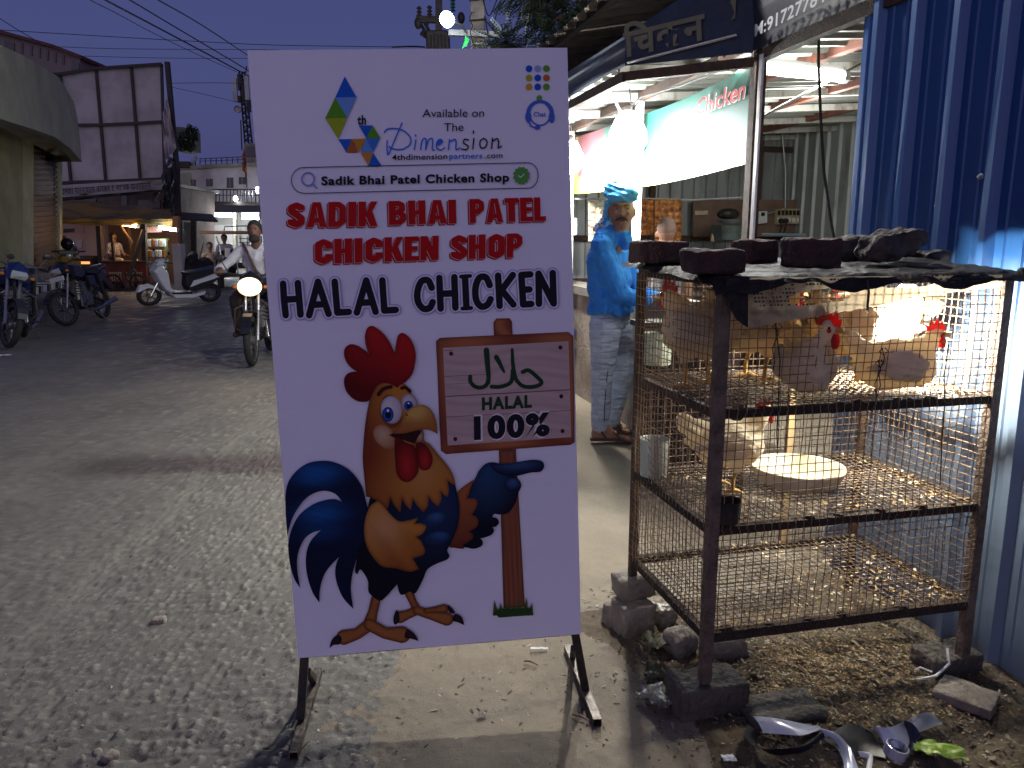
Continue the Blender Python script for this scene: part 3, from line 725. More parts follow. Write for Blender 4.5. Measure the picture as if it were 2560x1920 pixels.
for px, py, h_, lab, mt in ((1785, 604, .07, 'small yellow capped spice jar on the work counter', m_cream2), (1856, 600, .05, 'small white tub on the work counter beside the scale', m_white)):
    p = PS(px, py, 7.5); mb = MB(); mb.lathe([(0, 0), (.035, 0), (.038, h_*.8), (.03, h_), (0, h_)], p, None, 14); t = thing('jar', lab, 'jar', p); mb.build('body', mt, t)
    mb = MB(); mb.lathe([(.03, h_), (.031, h_+.012), (0, h_+.014)], p, None, 14); mb.build('lid', m_wprint, t)
# sachets hanging in strips
m_sach = M('orange_foil', (.50, .19, .03), .3, .2, col2=(.13, .03, .02), nscale=26, thr=(.42, .62), bump=.8, bscale=50)
m_sach2 = M('pale_foil', (.50, .50, .36), .35, .1, col2=(.35, .12, .08), nscale=22, thr=(.5, .62), bump=.8, bscale=50)
def sachets(x0, x1, y0, y1, nc, nr, mat, s_, label):
    t = thing('sachet_strip', label, 'sachets', PS((x0+x1)/2, y1, s_), group='strips of sachets hanging in the shop')
    for i in range(nc):
        for j in range(nr):
            a = PS(x0+(x1-x0)*(i+.04)/nc, y0+(y1-y0)*(j+.97)/nr, s_); b = PS(x0+(x1-x0)*(i+.96)/nc, y0+(y1-y0)*(j+.97)/nr, s_)
            c = PS(x0+(x1-x0)*(i+.96)/nc, y0+(y1-y0)*(j+.03)/nr, s_); d = PS(x0+(x1-x0)*(i+.04)/nc, y0+(y1-y0)*(j+.03)/nr, s_)
            m_ = (a+b+c+d)/4-V*(.02+.012*random.random()); mb = MB()
            e = [(a+b)/2-V*.006, (b+c)/2-V*.006, (c+d)/2-V*.006, (d+a)/2-V*.006]
            mb.add([a, e[0], b, e[1], c, e[2], d, e[3], m_+U*random.uniform(-.01, .01)], [(8, 0, 1), (8, 1, 2), (8, 2, 3), (8, 3, 4), (8, 4, 5), (8, 5, 6), (8, 6, 7), (8, 7, 0)])
            mb.build('sachet', mat, t)
sachets(1599, 1634, 497, 588, 2, 6, m_sach, 6.9, 'narrow strip of orange foil sachets just right of the pale post')
sachets(1636, 1704, 498, 612, 4, 7, m_sach, 6.9, 'wide curtain of orange foil sachets above the bald head')
sachets(1470, 1510, 500, 604, 2, 6, m_sach2, 6.9, 'pale sachets hanging behind the turban of the man in blue')
mb = MB(); mb.tube([PS(1430, 497, 6.92), PS(1600, 496, 6.92), PS(1730, 500, 6.92), PS(1880, 492, 6.92)], .008, 6); solo(mb, 'hanging_rail', m_galv, 'thin metal rail from which the sachets hang', 'rail')
m_sachlid = M('blue_white_print', (.5, .5, .7), .5)
mb = MB(); mb.slab([PS(1430, 588, 6.5), PS(1442, 586, 6.5), PS(1442, 545, 6.5), PS(1430, 547, 6.5)], V*.003); solo(mb, 'hanging_card', m_sachlid, 'small white card with a blue ring at the edge of the poster sign', 'card')
mb = MB(); mb.slab([bw(1737, 538, .03), bw(1770, 537, .03), bw(1770, 526, .03), bw(1737, 527, .03)], -V*.002); solo(mb, 'sticker', m_cream2, 'little yellow sticker on the brown plywood panel', 'sticker')
# dangling black cable by the wall
pts = [PS(2048, 38, 3.5), PS(2046, 150, 3.5), PS(2052, 300, 3.5), PS(2060, 430, 3.5), PS(2075, 540, 3.5), PS(2086, 600, 3.5), PS(2092, 640, 3.5)]
mb = MB(); mb.tube(pts, .0075, 8); solo(mb, 'hanging_cable', m_black, 'thick black cable hanging from the awning beam beside the blue wall', 'cable')
mb = MB(); mb.tube([W(5.9, 2.1, 2.33), W(5.4, 2.05, 2.27), W(4.9, 2.02, 2.31), W(4.4, 2.06, 2.29), W(3.8, 2.12, 2.3)], .006, 6); solo(mb, 'lamp_cable', m_black, 'slack black lamp cable strung along under the awning', 'cable')
# ================================================================== standing poster sign
SA = Vector((.99353799, .10890786, .03195856)).normalized(); SBv = Vector((-.03571282, .0326971, .99882706)).normalized()
SN = SA.cross(SBv).normalized()           # away from camera? fixed below
if SN.y > 0: SN = -SN
SO = Vector((-.62224306, 2.05355858, .205)); SW, SH = .836, 1.6775
sign = thing('poster_sign', 'tall lavender chicken shop poster sign with a cartoon rooster on steel legs', 'sign', SO)
m_flex = M('flex_banner_print', (.84, .82, .99), .42, col2=(.79, .77, .95), nscale=3.2, thr=(.5, .72), bump=.12, bscale=700, sx=(.25, 1, 1), spec=.3)
mb = MB(); sheet(mb, SO, SO+SA*SW, SO+SA*SW+SBv*SH, SO+SBv*SH, 30, 50, .0034, 0, 3)
mb.build('poster', m_flex, sign, smooth=True)
mb = MB(); c = SO+SA*SW/2+SBv*SH/2-SN*.012; mb.box(c, (SW/2-.001, SH/2-.001, .008), (SA, SBv, SN)); mb.build('backing', m_white, sign)
LL, LR = Vector((-.6197, 2.0409, 0)), Vector((.2285, 2.1972, 0))
pl0 = SO+SA*.018-SN*.03; pr0 = SO+SA*(SW-.018)-SN*.03
for a, top in ((LL, pl0), (LR, pr0)):
    mb = MB(); b = Vector((a.x, a.y, .02)); mb.bar(b, top+SBv*.02, .024, .024, SN); mb.bar(top+SBv*.02, top+SBv*(SH-.02), .024, .024, SN); mb.build('post', m_black, sign)
m_legst = M('bare_worn_steel', (.16, .13, .11), .5, .5, col2=(.05, .035, .03), nscale=30, thr=(.4, .6), bump=.4)
for f0, f1 in ((Vector((-.637, 2.315, .014)), Vector((-.6013, 1.895, .014))), (Vector((.193, 2.456, .014)), Vector((.2516, 2.041, .014)))):
    d = (f1-f0).normalized(); x = d.cross(Z); w = .0125; mb = MB()
    f0 = f0.copy(); f1 = f1.copy(); f0.z = gz(f0.x, f0.y)+.016; f1.z = gz(f1.x, f1.y)+.016
    # hollow square bar
    for sx_, sz_, ww, hh in ((0, 1, 2, .16), (0, -1, 2, .16), (1, 0, .16, 1.68), (-1, 0, .16, 1.68)):
        mb.bar(f0+x*w*.92*sx_+Z*w*.92*sz_, f1+x*w*.92*sx_+Z*w*.92*sz_, w*ww, w*hh, Z)
    mb.build('foot_bar', m_legst, sign)
    m_ = f0.lerp(f1, .18); pz = (pl0 if f0.x < 0 else pr0)
    mb = MB(); mb.bar(m_+Z*.012, pz-SBv*.06, .018, .018); mb.build('brace', m_black, sign)
mb = MB(); mb.bar(pl0, pr0, .022); mb.build('crossbar', m_black, sign)

def L(px, py):
    p = onplane(px, py, SO, SN)-SO; return (p.dot(SA), p.dot(SBv))
LAY = [0.0040]
def LP(u, v, lay): return SO+SA*u+SBv*v+SN*lay
def cropf(x0, y0, k): return lambda P: [(L(x0+p[0]/k, y0+p[1]/k)+((1,) if len(p) > 2 else ())) for p in P]
CA = cropf(650, 740, 2.592); CB = cropf(700, 1080, 2.962); CC = cropf(850, 780, 5.53); CD = cropf(680, 470, 2.989); CE = cropf(600, 100, 2.592)
m_print = M('sign_print', (1, 1, 1), .55, vcol=True, spec=.12)
class PrintGroup:
    def __init__(s, name): s.mb = MB(); s.name = name; s.lay = .0042
    def flat(s, polys, col, dl=.00022):
        s.lay += dl; v, f = cdt(polys); s.mb.add([LP(a.x, a.y, s.lay) for a in v], f, col)
    def shaded(s, poly, fn, step=.006, dl=.00022, extra=None):
        """filled shape with airbrushed print colours: fn(u,v,edge distance, local 0..1 x, y)"""
        s.lay += dl; P = np.array([p[:2] for p in poly]); lo = P.min(0); hi = P.max(0)
        gx, gy = np.meshgrid(np.arange(lo[0]+step/2, hi[0], step), np.arange(lo[1]+step/2, hi[1], step)); q = np.stack([gx.ravel(), gy.ravel()], 1)
        A = P; B = np.roll(P, -1, 0); ab = B-A; l2 = (ab**2).sum(1)+1e-12
        def dist(q):
            t = np.clip(((q[:, None]-A)*ab).sum(2)/l2, 0, 1); return np.sqrt((((A+ab*t[..., None])-q[:, None])**2).sum(2)).min(1)
        ins = np.zeros(len(q), bool)
        for a, b in zip(A, B):
            c = (a[1] > q[:, 1]) != (b[1] > q[:, 1]); xx = (b[0]-a[0])*(q[:, 1]-a[1])/((b[1]-a[1]) or 1e-9)+a[0]; ins ^= c & (q[:, 0] < xx)
        if len(q): q = q[ins]; q = q[dist(q) > step*.3]
        v, f = cdt([[tuple(p) for p in P]], [tuple(p) for p in q]); VV = np.array([[a.x, a.y] for a in v]); D = dist(VV)
        cs = [tuple(max(0, c) for c in fn((w[0]-lo[0])/(hi[0]-lo[0]), (w[1]-lo[1])/(hi[1]-lo[1]), d)) for w, d in zip(VV, D)]
        s.mb.add([LP(a[0], a[1], s.lay) for a in VV], f, cs)
    def stroke(s, lines, r, col, dl=.00022): s.flat(strokes(lines, r), col, dl)
    def text(s, txt, BL, BR, TL, col, bold=0., dl=.00022, dx=0, dy=0, ref=None):
        vs, fs = text2d(txt, bold); x0 = min(v[0] for v in vs); x1 = max(v[0] for v in vs)
        ref = ref or .73; BL, BR, TL = [np.array(L(*p)) for p in (BL, BR, TL)]; s.lay += dl
        ex = (BR-BL)/(x1-x0); ey = (TL-BL)/ref
        s.mb.add([LP(*(BL+ex*(v[0]-x0)+ey*v[1]+np.array([dx, dy])), s.lay) for v in vs], fs, col)
    def build(s, mat=None): return s.mb.build(s.name, mat or m_print, sign, vcol=True)
def mix(a, b, t): t = max(0, min(1, t)); return tuple(x*(1-t)+y*t for x, y in zip(a, b))
PXM = abs(L(1001, 800)[0]-L(1000, 800)[0])   # metres per photo pixel on the poster
def A_(x, y): return (650+x/2.592, 740+y/2.592)
def B_(x, y): return (700+x/2.962, 1080+y/2.962)
def D_(x, y): return (680+x/2.989, 470+y/2.989)
def E_(x, y): return (600+x/2.592, 100+y/2.592)
BLK = (.012, .01, .02)
# -- logo
g = PrintGroup('logo_print')
tris = [(((680, 238), (755, 372), (618, 375)), (.01, .12, .62)), (((618, 375), (755, 372), (695, 507)), (.16, .34, .78)), (((618, 375), (695, 507), (553, 510)), (.10, .33, .02)),
 (((553, 510), (695, 507), (638, 642)), (.35, .45, .02)), (((638, 645), (726, 643), (690, 730)), (.01, .12, .62)), (((726, 643), (770, 730), (690, 730)), (.45, .12, .03)), (((728, 643), (818, 640), (775, 728)), (.62, .26, .03)),
 (((818, 640), (865, 730), (783, 730)), (.12, .32, .75)), (((818, 640), (910, 635), (865, 728)), (.05, .2, .7)), (((770, 555), (860, 555), (820, 640)), (.01, .12, .62)), (((860, 555), (910, 635), (820, 640)), (.10, .33, .02)),
 (((783, 732), (865, 730), (832, 815)), (.62, .26, .03)), (((865, 735), (918, 815), (832, 818)), (.01, .12, .62))]
for i, (tr, c) in enumerate(tris): g.flat([CE(tr)], c, .00002)
g.text('th', E_(762, 549), E_(817, 548), E_(761, 487), BLK, .03)
g.build(); g = PrintGroup('dot_grid_print')
cols = [[(.01, .1, .6), (.3, .42, .8), (.12, .36, .03)], [(.42, .45, .04), (.01, .1, .6), (.55, .16, .03)], [(.6, .38, .03), (.01, .1, .6), (.14, .36, .03)]]
for j, y in enumerate((188, 248, 306)):
    for i, x in enumerate((1872, 1928, 1984)): g.flat([CE(ellipse(x, y, 22, 22))], cols[j][i], .00001)
g.flat([CE(ellipse(1938, 378, 19, 19))], (.14, .36, .03))
g.build(); g = PrintGroup('headset_print'); g.lay = .0046
HB = (.06, .15, .62)
ring = [(1943+67*math.cos(t), 480+75*math.sin(t)) for t in [2*math.pi*i/30 for i in range(31)]]
g.flat([CE(p) for p in strokes([ring], 5)], HB)
arc = [(1943+80*math.cos(t), 478+78*math.sin(t)) for t in [math.pi+math.pi*i/12 for i in range(13)]]
g.flat([CE(p) for p in strokes([arc], 10)], HB)
g.flat([CE(ellipse(1867, 500, 20, 38)), CE(ellipse(2018, 503, 20, 38))], HB)
g.flat([CE(p) for p in strokes([[(1870, 530), (1885, 560), (1915, 572)]], 5)]+[CE(ellipse(1925, 570, 20, 13))], HB)
g.text('Chat', E_(1902, 497), E_(1980, 496), E_(1902, 468), HB, .02)
g.build()
# -- header lettering
g = PrintGroup('header_lettering')
g.text('Available on', E_(1182, 502), E_(1580, 498), E_(1183, 448), BLK)
g.text('The', E_(1322, 593), E_(1448, 591), E_(1322, 537), BLK)
DB = (.03, .17, .72)
g.flat([CE(p) for p in strokes([smoothpoly([(1050, 540), (1020, 610), (990, 680), (960, 745), (953, 690), (955, 655)], False, 4)], 4.5)], DB)
g.flat([CE(p) for p in strokes([smoothpoly([(937, 600), (955, 580), (1000, 575), (1060, 590), (1105, 635), (1100, 680), (1060, 708)], False, 4)], 4.5)], DB)
g.flat([CE(p) for p in strokes([smoothpoly([(1060, 708), (1020, 712), (985, 704), (967, 692)], False, 4)], 4.5)], DB)
g.flat([CE(p) for p in strokes([[(1140, 650), (1130, 712)], [(1138, 618), (1139, 624)],
  smoothpoly([(1170, 712), (1182, 650), (1205, 645), (1203, 712)], False, 4), smoothpoly([(1203, 712), (1222, 650), (1248, 645), (1246, 710), (1258, 712)], False, 4),
  smoothpoly([(1275, 685), (1310, 665), (1300, 645), (1278, 660), (1275, 700), (1300, 714), (1325, 700)], False, 4), smoothpoly([(1350, 712), (1358, 648), (1362, 660), (1390, 645), (1400, 665), (1400, 712), (1425, 700)], False, 4)], 4.5)], DB)
g.flat([CE(p) for p in strokes([smoothpoly([(1480, 650), (1455, 645), (1450, 670), (1478, 690), (1465, 712), (1435, 708)], False, 4), [(1515, 640), (1508, 705)], [(1512, 592), (1512, 606)],
  smoothpoly([(1575, 640), (1555, 660), (1560, 700), (1590, 695), (1600, 660), (1580, 640)], False, 4), smoothpoly([(1630, 705), (1635, 640), (1640, 655), (1665, 640), (1675, 665), (1672, 700), (1692, 690)], False, 4)], 4.5)], BLK)
g.text('4thdimension', E_(985, 780), E_(1343, 773), E_(985, 742), BLK, .012)
g.text('partners', E_(1356, 772), E_(1570, 768), E_(1356, 735), DB, .012)
g.text('.com', E_(1586, 768), E_(1700, 765), E_(1586, 733), BLK, .012)
pill = [(420, 828), (800, 819), (1200, 811), (1860, 797)]+[(1868+62*math.cos(t), 879+82*math.sin(t)) for t in [-math.pi/2+math.pi*i/12 for i in range(1, 12)]]+[(1865, 961), (1200, 976), (420, 995)]+[(418+82*math.cos(t), 911+84*math.sin(t)) for t in [math.pi/2+math.pi*i/12 for i in range(1, 12)]]+[(420, 828)]
g.flat([CE(p) for p in strokes([pill], 2.6)], BLK)
g.flat([CE(p) for p in strokes([[(444+40*math.cos(t), 903+42*math.sin(t)) for t in [2*math.pi*i/20 for i in range(21)]], [(475, 935), (500, 962)]], 5)], (.22, .30, .62))
g.text('Sadik Bhai Patel Chicken Shop', E_(530, 941), E_(1742, 917), E_(529, 885), BLK, .035)
bd = [(1822+(56 if i % 2 else 48)*math.cos(2*math.pi*i/24), 880+(60 if i % 2 else 51)*math.sin(2*math.pi*i/24)) for i in range(24)]
g.flat([CE(bd)], (.10, .36, .07)); g.flat([CE(p) for p in strokes([[(1804, 882), (1817, 892), (1838, 872)]], 3)], (.8, .8, .85))
g.build()
# -- red shop name
g = PrintGroup('shop_name_lettering')
RED = (.50, .006, .008); RS = (.36, .012, .02); WL = (.72, .55, .62)
rows = [('SADIK', (118, 297), (782, 286), (118, 110)), ('BHAI', (876, 278), (1382, 266), (870, 98)), ('PATEL', (1478, 263), (2046, 246), (1472, 84)),
        ('CHICKEN', (320, 570), (1246, 538), (318, 385)), ('SHOP', (1335, 537), (1871, 518), (1335, 355))]
for txt, bl, br, tl in rows:
    ps, tw = heavy(txt); p0, p1, p2 = [np.array(L(*D_(*q))) for q in (bl, br, tl)]; ex = (p1-p0)/tw; ey = (p2-p0)
    for dx, dy, c, lay in ((-.0048, -.0040, RS, .0044), (-.0013, -.0010, WL, .0047), (0, 0, RED, .0050)):
        g.lay = lay; g.flat([[tuple(p0+ex*a+ey*b+np.array([dx, dy])) for a, b in p] for p in ps], c, 0)
g.build()
# -- HALAL CHICKEN
g = PrintGroup('halal_lettering')
S_ = [[(85, 715), (92, 830), (105, 950)], [(195, 710), (215, 945)], [(100, 833), (205, 828)],
      [(345, 700), (280, 950)], [(345, 700), (425, 940)], [(305, 872), (400, 867)], [(470, 700), (490, 930), (575, 925)],
      [(705, 690), (635, 930)], [(705, 690), (775, 925)], [(665, 858), (750, 853)], [(825, 690), (840, 915), (925, 910)],
      smoothpoly([(1193, 745), (1165, 690), (1115, 700), (1087, 775), (1092, 850), (1130, 900), (1178, 895), (1200, 852)], False, 5),
      [(1250, 672), (1260, 900)], [(1362, 666), (1370, 893)], [(1255, 790), (1368, 786)], [(1442, 668), (1452, 890)],
      smoothpoly([(1625, 725), (1597, 668), (1548, 672), (1520, 745), (1525, 835), (1562, 885), (1608, 872), (1632, 830)], False, 5),
      [(1688, 655), (1700, 880)], [(1798, 650), (1715, 762), (1802, 870)], [(1928, 645), (1862, 650), (1875, 870), (1935, 866)], [(1868, 760), (1922, 757)],
      [(1990, 640), (1993, 865)], [(1990, 640), (2100, 860)], [(2095, 635), (2103, 862)]]
S2 = [[(1412, 662), (1480, 657)], [(1422, 900), (1488, 896)]]
for r_, c in ((43, (.42, .37, .68)), (36, (.78, .75, .96)), (25, BLK)):
    g.flat([CD(p) for p in strokes(S_, r_)+strokes(S2, r_-10)], c, .0003)
g.build()
# -- wooden board picture
g = PrintGroup('wooden_board_print')
WD = (.22, .055, .03); WD2 = (.42, .14, .06)
wood = lambda c1, c2, fq=26: (lambda x, y, d: mix(mix(c1, c2, .5+.5*math.sin(x*fq+3*math.sin(y*2.2))), (.05, .012, .01), (1-min(1, d/.006))*.7))
g.shaded(CB([(1620, 130), (1745, 125), (1812, 1290), (1655, 1300)]), wood((.30, .10, .05), (.17, .05, .03)), .007)
g.shaded(CA([(1512, 170), (1530, 145), (1615, 143), (1632, 165), (1636, 262), (1516, 268)]), wood(WD2, WD, 6), .006)
g.shaded(CA([(1140, 292), (1165, 270), (1600, 250), (1995, 232), (2028, 258), (2034, 600), (2037, 945), (2010, 962), (1205, 1022), (1172, 1000), (1160, 760), (1150, 500)]), wood(WD2, WD, 9), .009)
g.shaded(CA([(1185, 335), (1997, 292), (2015, 912), (1216, 966)]), lambda x, y, d: mix((.62, .46, .44), (.46, .32, .33), .45+.4*math.sin(y*60+2.3*math.sin(x*7))*math.sin(y*17+x*3)), .006)
for l_, r_ in (([(1197, 650), (2008, 605)], 3.4), ([(1203, 782), (2010, 740)], 1.8), ([(1190, 520), (1500, 505)], 1.4), ([(1200, 570), (1420, 560)], 1.2), ([(1190, 352), (1250, 350)], 2)):
    g.flat([CA(p) for p in strokes([l_], r_)], (.20, .10, .10), .0002)
for x, y in ((1238, 372), (1944, 332), (1950, 648), (1958, 872), (1265, 924)): g.flat([CA(ellipse(x, y, 13, 14))], (.06, .02, .02), .00005)
GR = (.012, .05, .022)
g.lay += .0002
ar = [([(1466, 350), (1472, 430), (1480, 520), (1478, 560)], [18, 17, 14, 13]), (smoothpoly([(1478, 545), (1462, 578), (1425, 592), (1385, 580), (1362, 550), (1362, 520)], False, 4), None),
      ([(1632, 345), (1636, 430), (1646, 500), (1660, 545)], [9, 12, 13, 12]), ([(1530, 395), (1550, 430), (1580, 490)], [16, 14, 8]),
      (smoothpoly([(1500, 585), (1560, 585), (1625, 555), (1636, 480)], False, 4), None), (smoothpoly([(1655, 535), (1690, 575), (1740, 588), (1800, 578), (1822, 555), (1790, 520), (1740, 480), (1700, 490)], False, 5), None)]
g.flat([CA(p) for l_, r_ in ar for p in strokes([l_], r_ or 13)], GR)
g.text('HALAL', A_(1437, 733), A_(1760, 716), A_(1436, 655), GR, .05)
for dl, c, b_ in ((.0002, (.85, .8, .85), .10), (.0002, BLK, .055)): g.text('100%', A_(1386, 920), A_(1874, 893), A_(1384, 778), c, b_, dl)
for bx in (1600, 1640, 1690, 1730, 1770, 1815, 1850):
    hgt = 1215+40*((bx*7) % 3)/2+abs(1725-bx)*.0
    g.shaded(CB([(bx-26, 1352), (bx+(bx-1725)*.12, hgt), (bx+24, 1350)]), lambda x, y, d: mix((.03, .07, .015), (.10, .14, .03), y), .01, .00003)
g.shaded(CB([(1582, 1330), (1620, 1300), (1830, 1295), (1868, 1300), (1835, 1350), (1620, 1366)]), lambda x, y, d: (.025, .06, .015), .02)
g.build()
# -- rooster
g = PrintGroup('rooster_print'); g.lay = .0078
OR1 = (.52, .20, .035); OR2 = (.20, .035, .012); BL1 = (.004, .008, .035); BL2 = (.01, .09, .34); CRM = (.60, .40, .26)
def air(c1, c2, cx, cy, rad, edge=.012, ec=(.04, .01, .01), k=.6):
    return lambda x, y, d: mix(mix(c1, c2, math.hypot(x-cx, y-cy)/rad), ec, (1-min(1, d/edge))*k)
# tail
tail = [(632, 480), (600, 380), (520, 280), (420, 225), (320, 208), (200, 230), (100, 310), (48, 420), (46, 600), (58, 760, 1), (100, 620), (180, 500), (260, 445), (340, 430), (415, 455), (465, 515, 1), (410, 492), (330, 500), (230, 540), (130, 630), (68, 790), (76, 960), (110, 1080), (155, 1150, 1), (132, 1020), (135, 900), (180, 790), (240, 740), (305, 720, 1), (230, 800), (197, 900), (200, 1030), (240, 1170), (295, 1256, 1), (300, 1150), (340, 1030), (440, 915, 1), (412, 1000), (420, 1100), (470, 1220), (546, 1302, 1), (528, 1180), (532, 1080), (560, 960), (600, 850), (645, 760), (660, 620)]
def tailc(x, y, d):
    f = math.exp(-((x-.42)/.28)**2)*(math.exp(-((y-.92)/.07)**2)*1.2+math.exp(-((y-.66)/.08)**2)*1.0+.35*math.exp(-((y-.52)/.05)**2))
    f *= .86+.14*math.sin(y*95+x*14)*math.sin(x*9+y*31)
    return mix(BL1, BL2, f)
g.shaded(smoothpoly(CB(tail), n=5), tailc, .006)
# far arm + legs
def fringe(c1, c2): return lambda x, y, d: mix(mix(c2, c1, y), (.05, .01, .01), (1-min(1, d/.008))*.5)
g.shaded(smoothpoly(CB([(1400, 420), (1440, 345), (1480, 270), (1540, 222), (1620, 230), (1690, 300), (1760, 340), (1785, 390), (1760, 450), (1740, 520), (1690, 590), (1630, 605), (1585, 600), (1570, 625, 1), (1603, 632), (1620, 662), (1600, 692), (1572, 697, 1), (1583, 725), (1560, 757), (1500, 778, 1), (1482, 780, 1), (1500, 803), (1493, 835), (1440, 857), (1390, 850), (1340, 826), (1340, 700), (1350, 500)]), n=4), air((.02, .06, .16), (.004, .006, .018), .45, .85, .55, .01, (.002, .002, .01)), .007)
g.shaded(smoothpoly(CB([(1315, 440), (1435, 345, 1), (1408, 420), (1385, 485, 1), (1435, 485), (1458, 505), (1456, 545), (1422, 608, 1), (1455, 622), (1468, 655), (1455, 695), (1398, 733, 1), (1426, 750), (1424, 785), (1385, 812), (1355, 826, 1), (1362, 856), (1300, 851), (1250, 830), (1310, 700), (1325, 560)]), n=4), fringe((.42, .12, .035), (.13, .03, .02)), .007)
g.shaded(CB([p for p in smoothpoly([(1560, 232), (1700, 226), (1780, 212), (1870, 200), (1935, 210), (1953, 250), (1925, 288), (1850, 296), (1740, 322), (1680, 320), (1600, 290)])]), air((.035, .08, .20), (.006, .01, .04), .5, .8, .6, .007, (.002, .003, .012)), .006)
g.shaded(CB(ellipse(1722, 385, 62, 52)), air((.04, .10, .26), (.006, .01, .04), .5, .7, .6, .007, BL1), .006)
def legc(x, y, d): return mix(mix((.40, .15, .045), (.26, .08, .025), .35+.25*math.sin(y*41+x*9)*math.sin(x*23)), (.06, .012, .008), (1-min(1, d/.011))*.85)
for st_, rr in (([(955, 1180), (985, 1250), (1015, 1310)], [34, 28, 34]), ([(1015, 1310), (950, 1340), (890, 1362)], [34, 34, 44]), ([(1015, 1310), (1120, 1345), (1235, 1375)], [34, 36, 50]), ([(1080, 1315), (1150, 1305), (1215, 1298)], [20, 24, 34]),
                ([(712, 1225), (690, 1320), (665, 1410)], [36, 36, 48]), ([(665, 1415), (570, 1485), (475, 1510)], [46, 42, 56]), ([(665, 1415), (780, 1480), (905, 1490)], [46, 42, 62])):
    Pp = strokes([st_], rr); vs_, fs_ = cdt([CB(p) for p in Pp]); 
    # outline of the union by walking boundary edges
    ec = {}
    for f in fs_:
        for i in range(len(f)):
            e = (f[i], f[(i+1) % len(f)]); 
            if (e[1], e[0]) in ec: del ec[(e[1], e[0])]
            else: ec[e] = 1
    nxt = dict(ec.keys()); st0 = next(iter(nxt)); ring_ = [st0]; c_ = nxt[st0]
    while c_ != st0 and len(ring_) < 500: ring_.append(c_); c_ = nxt[c_]
    g.shaded([(vs_[i].x, vs_[i].y) for i in ring_], legc, .005, .0001)
for cl in ([(860, 1310), (880, 1330), (885, 1390), (850, 1415), (840, 1370)], [(1300, 1335), (1345, 1360), (1365, 1420, 1), (1320, 1400), (1278, 1385), (1285, 1350)], [(1240, 1272), (1275, 1295), (1295, 1330), (1255, 1325)],
           [(430, 1490), (460, 1520), (440, 1560), (400, 1565), (370, 1590, 1), (385, 1530)], [(950, 1450), (1000, 1485), (1028, 1537, 1), (975, 1520), (925, 1510), (930, 1470)]):
    g.shaded(smoothpoly(CB(cl), n=4), lambda x, y, d: mix((.03, .012, .02), (.008, .004, .01), 1-min(1, d/.006)), .006, .0001)
# body
g.shaded(smoothpoly(CB([(690, 440), (1000, 330), (1260, 360), (1312, 450), (1328, 570), (1310, 700), (1262, 820), (1238, 868), (1254, 905), (1235, 935), (1150, 970), (1090, 1010), (1060, 1080), (1010, 1175), (985, 1185, 1), (960, 1172), (910, 1195), (885, 1180), (868, 1118, 1), (780, 1215), (735, 1236), (660, 1178), (652, 1090), (600, 1010), (575, 1045, 1), (558, 1010), (590, 860), (640, 760)]), n=5),
         lambda x, y, d: mix(mix((.012, .03, .10), (.006, .006, .015), math.hypot(x-.85, y-.75)/.6), (.003, .003, .01), (1-min(1, d/.012))*.6), .008)
g.shaded(CB(ellipse(1140, 640, 90, 52, -.35)), air((.035, .11, .27), (.012, .03, .09), .6, .7, .5, .006, (.01, .025, .08)), .006)
g.shaded(CB(ellipse(1165, 775, 95, 48, -.2)), air((.03, .10, .26), (.012, .03, .09), .6, .7, .5, .006, (.01, .025, .08)), .006)
# wing
g.shaded(smoothpoly(CB([(735, 495, 1), (670, 540), (632, 640), (626, 750), (650, 850), (700, 930), (760, 985), (860, 1000), (960, 1025), (1030, 1003, 1), (985, 925, 1), (1050, 905), (1075, 870), (1045, 800), (1010, 768, 1), (1060, 740), (1083, 690), (1045, 668), (1000, 668, 1), (1022, 625, 1), (950, 645), (880, 650), (820, 600), (780, 550)]), n=5),
         lambda x, y, d: mix(mix(mix((.58, .30, .13), OR1, math.hypot(x-.33, y-.62)/.42), OR2, (.62-y)*1.15+.1*math.sin(x*14+y*9)), (.05, .01, .01), (1-min(1, d/.009))*.55), .007)
# neck and head
neck = CB([(624, 120, 1)])
hd = [CA([p])[0] for p in [(790, 556), (735, 605), (702, 715), (682, 840), (672, 950), (668, 1050), (676, 1150), (686, 1250), (692, 1318)]]
fr = CB([(640, 470), (720, 500), (800, 562, 1), (818, 480, 1), (850, 540), (892, 586, 1), (905, 480, 1), (930, 530), (970, 570, 1), (985, 490, 1), (1020, 540), (1060, 585, 1), (1095, 540), (1100, 468, 1), (1130, 510), (1172, 546, 1), (1195, 490), (1190, 432, 1), (1215, 460), (1243, 472, 1), (1250, 420), (1240, 352, 1), (1265, 372), (1300, 392, 1), (1280, 310), (1235, 235), (1180, 170), (1110, 85)])
rt = [CA([p])[0] for p in [(1065, 930), (1055, 860), (1030, 760), (1012, 690), (985, 630), (940, 568), (870, 545)]]
def neckc(x, y, d):
    c = mix(OR2, OR1, min(1, max(0, (x-.02)/.42))*(.55+.45*y)+.15*math.sin(y*9))
    c = mix(c, (.55, .25, .08), math.exp(-((x-.62)/.2)**2-((y-.33)/.16)**2)*.8)
    return mix(c, (.07, .012, .01), (1-min(1, d/.010))*.6)
g.shaded(smoothpoly(hd+fr+rt, n=4), neckc, .007)
